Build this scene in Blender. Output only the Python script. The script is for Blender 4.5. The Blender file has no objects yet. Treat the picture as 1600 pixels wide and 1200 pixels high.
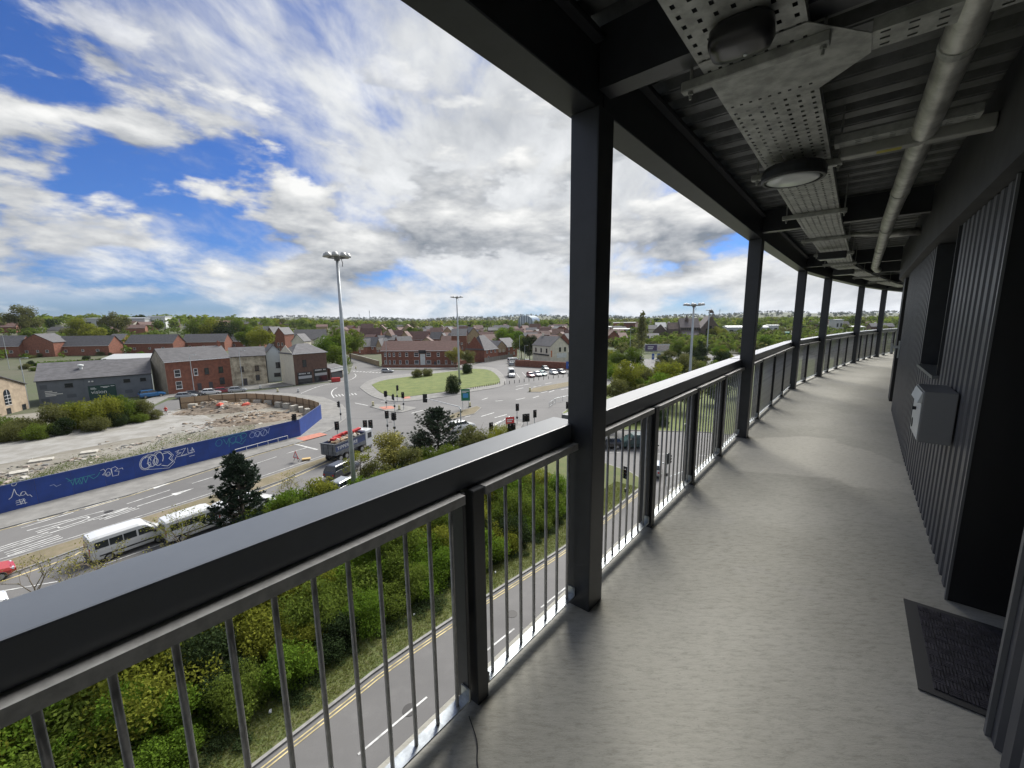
import bpy, bmesh, math, random
import numpy as np
from mathutils import Vector, Matrix, Quaternion

# ------------------------------------------------------------------ camera, sky, sun, exposure
scene = bpy.context.scene
COL = scene.collection
FL = 16.2                       # walkway floor above the street
EYE = FL + 1.6
FPX, HORY, ROLL = 635.0, 499.0, 0.0105      # focal length in photo pixels, horizon row, roll
PITCH = math.atan((600 - HORY) / FPX)

camd = bpy.data.cameras.new('camera')
camd.sensor_fit = 'HORIZONTAL'; camd.sensor_width = 36.0
camd.lens = FPX / 1600 * 36.0
camd.clip_start = 0.05; camd.clip_end = 20000
cam = bpy.data.objects.new('camera', camd); COL.objects.link(cam)
cam.matrix_world = (Matrix.Translation((0, 0, EYE)) @ Matrix.Rotation(math.pi/2 - PITCH, 4, 'X') @ Matrix.Rotation(-ROLL, 4, 'Z'))
scene.camera = cam

SUN_AZ, SUN_EL = math.radians(24), math.radians(46)
SUN = Vector((math.sin(SUN_AZ)*math.cos(SUN_EL), math.cos(SUN_AZ)*math.cos(SUN_EL), math.sin(SUN_EL)))
sd = bpy.data.lights.new('sun', 'SUN'); sd.energy = 3.6; sd.angle = math.radians(36.0); sd.color = (1.0, 0.965, 0.905)
so = bpy.data.objects.new('sun', sd); COL.objects.link(so)
so.rotation_euler = SUN.to_track_quat('Z', 'Y').to_euler(); so.location = (60, 40, 90)

class NT:
    """small node-tree helper"""
    def __init__(s, nt): s.nt = nt; nt.nodes.clear()
    def n(s, t, _out=0, **kw):
        nd = s.nt.nodes.new(t)
        ins = {}
        for k, v in kw.items():
            if k[0] == 'i' and k[1:].isdigit(): ins[int(k[1:])] = v
            elif hasattr(nd, k) and k not in nd.inputs: setattr(nd, k, v)
            else: ins[k.replace('_', ' ')] = v
        for k, v in ins.items():
            sk = nd.inputs[k]
            if isinstance(v, bpy.types.NodeSocket): s.nt.links.new(v, sk)
            elif isinstance(v, bpy.types.Node): s.nt.links.new(v.outputs[0], sk)
            else:
                if hasattr(sk.default_value, '__len__') and not hasattr(v, '__len__'): v = [v]*len(sk.default_value)
                if hasattr(sk.default_value, '__len__') and len(sk.default_value) == 4 and len(v) == 3: v = (*v, 1)
                sk.default_value = v
        return nd
    def m(s, op, a, b=None, c=None, clamp=False):
        kw = {'i0': a}
        if b is not None: kw['i1'] = b
        if c is not None: kw['i2'] = c
        return s.n('ShaderNodeMath', operation=op, use_clamp=clamp, **kw).outputs[0]
    def mix(s, f, a, b, typ='MIX'):
        nd = s.n('ShaderNodeMix', data_type='RGBA', blend_type=typ)
        for i, v in ((0, f), (6, a), (7, b)):
            sk = nd.inputs[i]
            if isinstance(v, bpy.types.NodeSocket): s.nt.links.new(v, sk)
            else: sk.default_value = (*v, 1) if (hasattr(v, '__len__') and len(v) == 3) else v
        return nd.outputs[2]
    def ss(s, x, a, b):      # smoothstep
        nd = s.n('ShaderNodeMapRange', interpolation_type='SMOOTHSTEP', i0=x, i1=a, i2=b, i3=0.0, i4=1.0)
        return nd.outputs[0]

SKY_A, SKY_C = (8.3, 6.7, 0), (4.2, -4.9, -3.0)
def build_world():
    w = bpy.data.worlds.new('World'); scene.world = w; w.use_nodes = True
    T = NT(w.node_tree)
    out = T.n('ShaderNodeOutputWorld')
    sky = T.n('ShaderNodeTexSky', sky_type='NISHITA', sun_disc=False, sun_elevation=SUN_EL, sun_rotation=SUN_AZ,
              altitude=50, air_density=1.0, dust_density=0.6, ozone_density=2.0)
    tc = T.n('ShaderNodeTexCoord')
    sp = T.n('ShaderNodeSeparateXYZ', i0=tc.outputs['Generated'])
    x, y, z = sp.outputs
    zc = T.m('MAXIMUM', z, 0.0)
    den = T.m('ADD', zc, 0.36)
    # high cloud sheet seen in perspective: broad soft banks with torn blue gaps
    p = T.n('ShaderNodeCombineXYZ', i0=T.m('DIVIDE', x, den), i1=T.m('DIVIDE', y, den), i2=0.0)
    mp = T.n('ShaderNodeMapping', vector_type='POINT', Rotation=(0, 0, math.radians(-35)), Scale=(1.9, 1.25, 1.0), Location=SKY_A, Vector=p.outputs[0])
    wob = T.n('ShaderNodeTexNoise', noise_dimensions='3D', Scale=1.1, Detail=3.0, Vector=mp.outputs[0])
    wv = T.n('ShaderNodeVectorMath', operation='MULTIPLY_ADD', i0=wob.outputs[1], i1=(0.45, 0.45, 0.0), i2=mp.outputs[0])
    nA = T.n('ShaderNodeTexNoise', noise_dimensions='3D', Scale=0.95, Detail=10.0, Roughness=0.57, Lacunarity=2.1, Vector=wv.outputs[0])
    nB = T.n('ShaderNodeTexNoise', noise_dimensions='3D', Scale=0.38, Detail=2.0, Roughness=0.5, Vector=mp.outputs[0])
    cov = T.m('ADD', T.m('MULTIPLY', nA.outputs[0], 0.75), T.m('MULTIPLY', nB.outputs[0], 0.62))
    maskA = T.ss(cov, 0.60, 0.745)
    off = T.n('ShaderNodeVectorMath', operation='ADD', i0=wv.outputs[0], i1=(0.10, 0.08, 0.0))
    nA2 = T.n('ShaderNodeTexNoise', noise_dimensions='3D', Scale=0.95, Detail=6.0, Roughness=0.57, Lacunarity=2.1, Vector=off.outputs[0])
    rel = T.m('SUBTRACT', nA.outputs[0], nA2.outputs[0])
    nG = T.n('ShaderNodeTexNoise', noise_dimensions='3D', Scale=0.62, Detail=5.0, Roughness=0.55, Vector=T.n('ShaderNodeMapping', Location=(7.3, 2.2, 1.0), Vector=mp.outputs[0]).outputs[0])
    # low cumulus: heaped tops and flat grey bases, stacked towards the horizon
    q = T.n('ShaderNodeCombineXYZ', i0=T.m('MULTIPLY', x, 3.4), i1=T.m('MULTIPLY', y, 3.4), i2=T.m('MULTIPLY', z, 8.5))
    q = T.n('ShaderNodeMapping', Location=SKY_C, Vector=q.outputs[0])
    nC = T.n('ShaderNodeTexNoise', noise_dimensions='3D', Scale=1.15, Detail=10.0, Roughness=0.56, Distortion=0.1, Vector=q.outputs[0])
    qo = T.n('ShaderNodeVectorMath', operation='ADD', i0=q.outputs[0], i1=(0.05, 0.03, 0.30))
    nC2 = T.n('ShaderNodeTexNoise', noise_dimensions='3D', Scale=1.15, Detail=6.0, Roughness=0.56, Distortion=0.1, Vector=qo.outputs[0])
    low = T.m('MULTIPLY', T.ss(z, 0.020, 0.085), T.m('SUBTRACT', 1.0, T.ss(z, 0.34, 0.62)))
    maskC = T.m('MULTIPLY', T.ss(T.m('ADD', nC.outputs[0], T.m('MULTIPLY', T.m('SUBTRACT', 0.28, z), 0.22)), 0.470, 0.555), low)
    relC = T.m('SUBTRACT', nC.outputs[0], nC2.outputs[0])
    shA = T.m('ADD', 0.72, T.m('MULTIPLY', rel, 2.1))
    shA = T.m('SUBTRACT', shA, T.m('MULTIPLY', T.ss(nG.outputs[0], 0.45, 0.72), 0.42), clamp=True)
    shC = T.m('ADD', 0.45, T.m('MULTIPLY', relC, 3.2), clamp=True)
    colA = T.mix(shA, (0.20, 0.222, 0.255), (0.64, 0.65, 0.66))
    colC = T.mix(shC, (0.155, 0.178, 0.212), (0.66, 0.66, 0.65))
    bg = T.n('ShaderNodeVectorMath', operation='MULTIPLY', i0=sky.outputs[0], i1=(0.022, 0.039, 0.074))
    mixA = T.mix(maskA, bg.outputs[0], colA)
    mixC = T.mix(maskC, mixA, colC)
    b = T.n('ShaderNodeBackground', Color=mixC, Strength=SKY_STRENGTH)
    T.nt.links.new(b.outputs[0], out.inputs[0])
SKY_STRENGTH = 0.74
build_world()

scene.view_settings.view_transform = 'Standard'
scene.view_settings.look = 'None'
scene.view_settings.exposure = 1.0
scene.view_settings.gamma = 1.0
scene.view_settings.use_curve_mapping = False
scene.cycles.use_denoising = True
scene.cycles.max_bounces = 6
scene.cycles.diffuse_bounces = 3
scene.cycles.transparent_max_bounces = 6
scene.cycles.sample_clamp_indirect = 6.0

# ------------------------------------------------------------------ photo geometry helpers
_c, _s = math.cos(PITCH), math.sin(PITCH); _cr, _sr = math.cos(ROLL), math.sin(ROLL)
def ray(u, v):
    dx, dy = u - 800, v - 600
    dx, dy = dx*_cr - dy*_sr, dy*_cr + dx*_sr
    X, Y = dx / FPX, -dy / FPX
    return X, _c + Y*_s, -_s + Y*_c
def G(u, v, z=0.0):             # street point
    r = ray(u, v); t = (z - EYE) / r[2]
    return (r[0]*t, r[1]*t)
def at(u, v, Y):                # point at distance Y ahead
    r = ray(u, v); t = Y / r[1]
    return (r[0]*t, Y, EYE + r[2]*t)

def sm(a, b, x):
    t = min(1, max(0, (x - a) / (b - a))); return t*t*(3 - 2*t)
def terrain_h(x, y):
    r = math.hypot(x, y); az = math.degrees(math.atan2(x, y))
    amp = 4.0 + 11.0*sm(-12, -42, az)
    h = amp * sm(230, 640, r)
    h += (34 + 12*math.sin(az*0.21 + 1.0) + 7*math.sin(az*0.63)) * sm(1500, 4300, r)
    return h

# ------------------------------------------------------------------ materials
MATS = {}
def mat(name, col, rough=0.7, metal=0.0, var=0.0, vscale=4.0, bump=0.0, bscale=40.0, col2=None, spec=None, rnd=0.0, coat=0.0, coords='Object', streak=None, emit=None):
    if name in MATS: return MATS[name]
    m = bpy.data.materials.new(name); m.use_nodes = True
    T = NT(m.node_tree)
    out = T.n('ShaderNodeOutputMaterial')
    bs = T.n('ShaderNodeBsdfPrincipled')
    bs.inputs['Roughness'].default_value = rough; bs.inputs['Metallic'].default_value = metal
    if spec is not None: bs.inputs['Specular IOR Level'].default_value = spec
    if coat: bs.inputs['Coat Weight'].default_value = coat; bs.inputs['Coat Roughness'].default_value = 0.08
    c = tuple(col)
    csock = None
    if var or bump:
        tc = T.n('ShaderNodeTexCoord')
        vec = tc.outputs[coords]
        if streak: vec = T.n('ShaderNodeMapping', Scale=streak, Vector=vec).outputs[0]
    if var:
        nz = T.n('ShaderNodeTexNoise', Scale=vscale, Detail=6.0, Roughness=0.62, Vector=vec)
        f = T.ss(nz.outputs[0], 0.32, 0.68)
        if col2 is None:
            lo = tuple(v*(1 - var) for v in c); hi = tuple(min(1, v*(1 + var)) for v in c)
        else: lo, hi = c, tuple(col2)
        csock = T.mix(f, lo, hi)
    if rnd:
        oi = T.n('ShaderNodeObjectInfo')
        k = T.m('ADD', 1 - rnd, T.m('MULTIPLY', oi.outputs['Random'], 2*rnd))
        src = csock if csock is not None else T.n('ShaderNodeRGB').outputs[0]
        if csock is None: src.default_value = (*c, 1)
        csock = T.n('ShaderNodeVectorMath', operation='SCALE', i0=src, Scale=k).outputs[0]
    if csock is not None: T.nt.links.new(csock, bs.inputs['Base Color'])
    else: bs.inputs['Base Color'].default_value = (*c, 1)
    if bump:
        nb = T.n('ShaderNodeTexNoise', Scale=bscale, Detail=5.0, Roughness=0.6, Vector=vec)
        bp = T.n('ShaderNodeBump', Strength=bump, Distance=0.02, Height=nb.outputs[0])
        T.nt.links.new(bp.outputs[0], bs.inputs['Normal'])
    if emit:
        bs.inputs['Emission Color'].default_value = (*emit[0], 1); bs.inputs['Emission Strength'].default_value = emit[1]
    T.nt.links.new(bs.outputs[0], out.inputs[0])
    MATS[name] = m; return m

def leafmat(name, col, col2, trans=0.42):
    if name in MATS: return MATS[name]
    m = bpy.data.materials.new(name); m.use_nodes = True
    T = NT(m.node_tree); out = T.n('ShaderNodeOutputMaterial')
    oi = T.n('ShaderNodeObjectInfo'); ge = T.n('ShaderNodeNewGeometry')
    f = T.m('ADD', T.m('MULTIPLY', ge.outputs['Random Per Island'], 0.6), T.m('MULTIPLY', oi.outputs['Random'], 0.4))
    c = T.mix(f, tuple(col), tuple(col2))
    d = T.n('ShaderNodeBsdfDiffuse', Color=c)
    t = T.n('ShaderNodeBsdfTranslucent', Color=c)
    mx = T.n('ShaderNodeMixShader', i0=trans, i1=d.outputs[0], i2=t.outputs[0])
    T.nt.links.new(mx.outputs[0], out.inputs[0])
    MATS[name] = m; return m

# ------------------------------------------------------------------ mesh helpers
class MB:
    def __init__(s): s.v = []; s.f = []; s.mi = []
    def face(s, idx, m=0): s.f.append(tuple(idx)); s.mi.append(m)
    def quad(s, a, b, c, d, m=0):
        n = len(s.v); s.v += [tuple(a), tuple(b), tuple(c), tuple(d)]; s.face((n, n+1, n+2, n+3), m); return s
    def hexa(s, p, m=0):      # 8 corners: bottom 4 ccw, top 4 ccw
        n = len(s.v); s.v += [tuple(q) for q in p]
        for f in ((3, 2, 1, 0), (4, 5, 6, 7), (0, 1, 5, 4), (1, 2, 6, 5), (2, 3, 7, 6), (3, 0, 4, 7)): s.face([n+i for i in f], m)
        return s
    def box(s, x0, x1, y0, y1, z0, z1, m=0):
        return s.hexa([(x0, y0, z0), (x1, y0, z0), (x1, y1, z0), (x0, y1, z0), (x0, y0, z1), (x1, y0, z1), (x1, y1, z1), (x0, y1, z1)], m)
    def prism(s, pts, z0, z1, m=0, cap0=True):   # ccw polygon in xy
        n = len(s.v); k = len(pts)
        s.v += [(p[0], p[1], z0) for p in pts] + [(p[0], p[1], z1) for p in pts]
        for i in range(k): j = (i+1) % k; s.face((n+i, n+j, n+k+j, n+k+i), m)
        s.face([n+k+i for i in range(k)], m)
        if cap0: s.face([n+k-1-i for i in range(k)], m)
        return s
    def extr(s, prof, axis, a, b, m=0):   # polygon profile (p,q) extruded along axis x or y
        n = len(s.v); k = len(prof)
        for t in (a, b):
            for p, q in prof: s.v.append((t, p, q) if axis == 'x' else (p, t, q))
        for i in range(k): j = (i+1) % k; s.face((n+i, n+j, n+k+j, n+k+i), m)
        s.face([n+k-1-i for i in range(k)], m); s.face([n+k+i for i in range(k)], m); return s
    def tube(s, pts, radii, seg=8, m=0, caps=True):
        n0 = len(s.v); P = [Vector(p) for p in pts]; k = len(P)
        if not hasattr(radii, '__len__'): radii = [radii]*k
        up = None
        for i in range(k):
            d = (P[min(i+1, k-1)] - P[max(i-1, 0)])
            d = d.normalized() if d.length > 1e-9 else Vector((0, 0, 1))
            if up is None: up = d.orthogonal().normalized()
            up = (up - d*up.dot(d)); up = up.normalized() if up.length > 1e-6 else d.orthogonal().normalized()
            w = d.cross(up)
            for j in range(seg):
                a = 2*math.pi*j/seg
                s.v.append(tuple(P[i] + (up*math.cos(a) + w*math.sin(a))*radii[i]))
        for i in range(k-1):
            for j in range(seg):
                j2 = (j+1) % seg
                s.face((n0+i*seg+j, n0+i*seg+j2, n0+(i+1)*seg+j2, n0+(i+1)*seg+j), m)
        if caps:
            s.face([n0+seg-1-j for j in range(seg)], m); s.face([n0+(k-1)*seg+j for j in range(seg)], m)
        return s
    def lathe(s, prof, seg=16, m=0, c=(0, 0, 0)):   # (r,z) list about z
        n0 = len(s.v)
        for r, z in prof:
            for j in range(seg):
                a = 2*math.pi*j/seg; s.v.append((c[0]+r*math.cos(a), c[1]+r*math.sin(a), c[2]+z))
        for i in range(len(prof)-1):
            for j in range(seg):
                j2 = (j+1) % seg
                s.face((n0+i*seg+j, n0+i*seg+j2, n0+(i+1)*seg+j2, n0+(i+1)*seg+j), m)
        s.face([n0+seg-1-j for j in range(seg)], m); s.face([n0+(len(prof)-1)*seg+j for j in range(seg)], m)
        return s
    def mesh(s, name, mats, smooth=False, bevel=0.0, bseg=2):
        me = bpy.data.meshes.new(name); me.from_pydata(s.v, [], s.f)
        for m in (mats if isinstance(mats, (list, tuple)) else [mats]): me.materials.append(m)
        me.polygons.foreach_set('material_index', s.mi)
        if bevel or True:
            bm = bmesh.new(); bm.from_mesh(me)
            if bevel:
                bmesh.ops.remove_doubles(bm, verts=bm.verts, dist=1e-5)
                es = [e for e in bm.edges if len(e.link_faces) == 2 and e.calc_face_angle(0) > 0.5]
                bmesh.ops.bevel(bm, geom=es, offset=bevel, segments=bseg, profile=0.7, affect='EDGES', clamp_overlap=True)
            bmesh.ops.recalc_face_normals(bm, faces=bm.faces)
            bm.to_mesh(me); bm.free()
        if smooth: me.polygons.foreach_set('use_smooth', [True]*len(me.polygons))
        me.update(); return me

def link(name, me, parent=None, loc=(0, 0, 0), rz=0.0, scale=None):
    o = bpy.data.objects.new(name, me); COL.objects.link(o)
    o.location = loc; o.rotation_euler = (0, 0, rz)
    if scale is not None: o.scale = scale if hasattr(scale, '__len__') else (scale,)*3
    if parent is not None: o.parent = parent
    return o
def build(name, mb, mats, parent=None, loc=(0, 0, 0), rz=0.0, **kw):
    return link(name, mb.mesh(name, mats, **kw), parent, loc, rz)
def tag(o, label, cat, group=None):
    o['label'] = label; o['category'] = cat
    if group: o['group'] = group
    return o
def thing(name, label, cat, loc=(0, 0, 0), rz=0.0, group=None):
    return tag(link(name, None, None, loc, rz), label, cat, group)
def struct(o, kind='structure'): o['kind'] = kind; return o
def part(src, name, parent): return link(name, src.data if hasattr(src, 'data') else src, parent)
def ccw(pts):
    a = sum(pts[i-1][0]*pts[i][1] - pts[i][0]*pts[i-1][1] for i in range(len(pts)))
    return list(pts) if a > 0 else list(pts)[::-1]

def text_mesh(txt, name, m, size=1.0, extrude=0.0):
    cu = bpy.data.curves.new(name, 'FONT'); cu.body = txt; cu.size = size; cu.extrude = extrude; cu.align_x = 'LEFT'
    o = bpy.data.objects.new(name, cu); COL.objects.link(o)
    bpy.context.view_layer.update()
    me = bpy.data.meshes.new_from_object(o.evaluated_get(bpy.context.evaluated_depsgraph_get()))
    bpy.data.objects.remove(o); bpy.data.curves.remove(cu)
    me.materials.clear(); me.materials.append(m); me.name = name
    return me

# ------------------------------------------------------------------ palette
M_black = mat('anthracite_paint', (0.030, 0.033, 0.038), 0.42, 0.0, var=0.12, vscale=9, bump=0.03, bscale=180)
M_rail = mat('handrail_paint', (0.105, 0.116, 0.127), 0.36, spec=1.0, var=0.06, vscale=5, bump=0.03, bscale=220)
M_clad = mat('dark_cladding', (0.078, 0.080, 0.088), 0.45, 0.0, var=0.12, vscale=3, bump=0.02, bscale=120)
M_void = mat('dark_door_paint', (0.012, 0.012, 0.013), 0.5)
M_galv = mat('galvanised_steel', (0.42, 0.45, 0.46), 0.42, 0.75, var=0.2, vscale=26, bump=0.02, bscale=90)
M_galvd = mat('weathered_galvanised', (0.38, 0.39, 0.37), 0.55, 0.3, var=0.25, vscale=14, bump=0.04, bscale=60)
M_bar = mat('baluster_steel', (0.40, 0.40, 0.39), 0.5, 0.2, var=0.15, vscale=30)
M_deck = mat('deck_soffit_steel', (0.16, 0.168, 0.165), 0.5, 0.3, var=0.22, vscale=8)
M_white = mat('white_paint', (0.62, 0.63, 0.61), 0.55, var=0.06, vscale=3)
M_yellow = mat('yellow_line_paint', (0.46, 0.38, 0.19), 0.85, var=0.35, vscale=2.0)
M_line = mat('road_line_paint', (0.50, 0.50, 0.475), 0.8, var=0.35, vscale=1.6)
M_glass = mat('dark_glass', (0.02, 0.025, 0.03), 0.08, 0.0, spec=0.7)
M_tyre = mat('tyre_rubber', (0.018, 0.018, 0.018), 0.85)
M_pole = mat('pole_grey', (0.40, 0.43, 0.44), 0.5, 0.3, var=0.1, vscale=2)
M_blk = mat('signal_black', (0.012, 0.012, 0.013), 0.55)
M_brick = mat('red_brick', (0.215, 0.085, 0.053), 0.85, var=0.22, vscale=1.3, rnd=0.16, bump=0.1, bscale=30)
M_brick2 = mat('brown_brick', (0.115, 0.068, 0.05), 0.85, var=0.22, vscale=1.3, rnd=0.16)
M_buff = mat('buff_brick', (0.36, 0.27, 0.165), 0.85, var=0.18, vscale=1.3, rnd=0.12)
M_slate = mat('slate_roof', (0.085, 0.083, 0.086), 0.75, var=0.22, vscale=0.9, rnd=0.18, bump=0.12, bscale=6, streak=(1, 1, 4))
M_tile = mat('brown_tile_roof', (0.125, 0.072, 0.058), 0.8, var=0.2, vscale=0.9, rnd=0.18, bump=0.12, bscale=6, streak=(1, 1, 4))
M_cream = mat('cream_render', (0.62, 0.58, 0.47), 0.8, var=0.1, vscale=0.8)
M_render = mat('pale_render', (0.60, 0.62, 0.60), 0.8, var=0.1, vscale=0.8)
M_frame = mat('white_window_frame', (0.72, 0.73, 0.72), 0.5)
M_kerb = mat('kerb_stone', (0.23, 0.225, 0.21), 0.85, var=0.15, vscale=3)
M_pave = mat('paving', (0.195, 0.19, 0.175), 0.9, var=0.16, vscale=0.7, bump=0.06, bscale=8)
M_wood = mat('timber_board', (0.33, 0.235, 0.145), 0.8, var=0.22, vscale=3, rnd=0.15, streak=(1, 1, 6))
M_conc = mat('block_concrete', (0.38, 0.36, 0.31), 0.9, var=0.18, vscale=3, rnd=0.1, bump=0.1)
M_bark = mat('bark', (0.075, 0.06, 0.045), 0.9, var=0.2, vscale=6)
M_red = mat('red_paint', (0.42, 0.03, 0.025), 0.45, var=0.1, vscale=2)
M_blue_sign = mat('blue_sign', (0.02, 0.09, 0.36), 0.5)
M_green_sign = mat('green_sign', (0.012, 0.15, 0.075), 0.5)

def asphalt_mat():
    m = bpy.data.materials.new('asphalt'); m.use_nodes = True; T = NT(m.node_tree)
    out = T.n('ShaderNodeOutputMaterial'); tc = T.n('ShaderNodeTexCoord'); v = tc.outputs['Object']
    a = T.n('ShaderNodeTexNoise', Scale=0.05, Detail=5.0, Roughness=0.6, Vector=v)
    b = T.n('ShaderNodeTexNoise', Scale=0.9, Detail=6.0, Roughness=0.7, Vector=v)
    g = T.n('ShaderNodeTexNoise', Scale=28.0, Detail=3.0, Roughness=0.7, Vector=v)
    st = T.n('ShaderNodeMapping', Rotation=(0, 0, math.radians(-50)), Scale=(0.02, 0.55, 1), Vector=v)
    w = T.n('ShaderNodeTexNoise', Scale=1.0, Detail=3.0, Vector=st.outputs[0])
    c = T.mix(T.ss(a.outputs[0], 0.35, 0.65), (0.118, 0.115, 0.110), (0.150, 0.146, 0.139))
    c = T.mix(T.m('MULTIPLY', T.ss(b.outputs[0], 0.45, 0.75), 0.35), c, (0.185, 0.180, 0.170))
    c = T.mix(T.m('MULTIPLY', T.ss(w.outputs[0], 0.5, 0.75), 0.4), c, (0.098, 0.096, 0.093))
    c = T.mix(T.m('MULTIPLY', T.ss(g.outputs[0], 0.4, 0.7), 0.25), c, (0.08, 0.078, 0.076))
    bs = T.n('ShaderNodeBsdfPrincipled', Roughness=0.85, Base_Color=c)
    T.nt.links.new(bs.outputs[0], out.inputs[0]); return m
M_road = asphalt_mat()

def grass_mat(name, c1, c2, c3, s=0.5):
    m = bpy.data.materials.new(name); m.use_nodes = True; T = NT(m.node_tree)
    out = T.n('ShaderNodeOutputMaterial'); tc = T.n('ShaderNodeTexCoord'); v = tc.outputs['Object']
    a = T.n('ShaderNodeTexNoise', Scale=s, Detail=6.0, Roughness=0.65, Vector=v)
    b = T.n('ShaderNodeTexNoise', Scale=s*9, Detail=5.0, Roughness=0.7, Vector=v)
    c = T.mix(T.ss(a.outputs[0], 0.38, 0.62), c1, c2)
    c = T.mix(T.m('MULTIPLY', T.ss(b.outputs[0], 0.42, 0.7), 0.6), c, c3)
    bs = T.n('ShaderNodeBsdfPrincipled', Roughness=0.95, Base_Color=c)
    bp = T.n('ShaderNodeBump', Strength=0.6, Distance=0.06, Height=b.outputs[0])
    T.nt.links.new(bp.outputs[0], bs.inputs['Normal'])
    T.nt.links.new(bs.outputs[0], out.inputs[0]); return m
M_grass = grass_mat('mown_grass', (0.080, 0.118, 0.022), (0.128, 0.158, 0.036), (0.165, 0.155, 0.062), 0.45)
M_verge = grass_mat('rough_verge', (0.075, 0.10, 0.025), (0.10, 0.115, 0.035), (0.12, 0.10, 0.05), 0.5)
M_dirt = grass_mat('site_earth', (0.172, 0.155, 0.125), (0.235, 0.220, 0.188), (0.125, 0.120, 0.075), 0.12)
M_median = grass_mat('gritty_median', (0.20, 0.165, 0.11), (0.155, 0.13, 0.08), (0.12, 0.115, 0.05), 0.3)
M_land = grass_mat('far_land', (0.060, 0.078, 0.026), (0.082, 0.080, 0.048), (0.048, 0.062, 0.022), 0.012)
# ================================================================== the access walkway
RAILP = [(-5.35, -4.75), (0.40, 2.12), (3.10, 5.33), (6.28, 9.00), (8.25, 10.84), (11.73, 13.90), (14.30, 15.90), (17.0, 17.75), (20.4, 19.6)]
_P = [Vector(p) for p in RAILP]
_S = [0.0]
for i in range(1, len(_P)): _S.append(_S[-1] + (_P[i]-_P[i-1]).length)
_S = [s - _S[1] for s in _S]            # s = 0 at the first column
def _segn(i):
    d = (_P[i+1]-_P[i]).normalized(); return Vector((d.y, -d.x))
_M = []
for i in range(len(_P)):
    if i == 0: _M.append(_segn(0))
    elif i == len(_P)-1: _M.append(_segn(i-1))
    else:
        a, b = _segn(i-1), _segn(i); m = (a+b).normalized(); _M.append(m / m.dot(a))
def W(s, t, z):
    i = 0
    while i < len(_P)-2 and s > _S[i+1]: i += 1
    f = (s-_S[i])/(_S[i+1]-_S[i])
    p = _P[i].lerp(_P[i+1], f); n = _M[i].lerp(_M[i+1], min(1, max(0, f)))
    return (p.x + n.x*t, p.y + n.y*t, FL + z)
def heading(s):
    a, b = Vector(W(s-0.02, 0, 0)), Vector(W(s+0.02, 0, 0)); d = b-a; return math.atan2(d.y, d.x)
COLS = _S[1:8]; S0, S1 = _S[0], _S[-1]
WALL_T = 1.60
def sbox(mb, s0, s1, t0, t1, z0, z1, m=0):
    cuts = [s0] + [c for c in COLS if s0 + 1e-4 < c < s1 - 1e-4] + [s1]
    for a, b in zip(cuts, cuts[1:]):
        mb.hexa([W(a, t1, z0), W(b, t1, z0), W(b, t0, z0), W(a, t0, z0), W(a, t1, z1), W(b, t1, z1), W(b, t0, z1), W(a, t0, z1)], m)
    return mb

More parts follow.
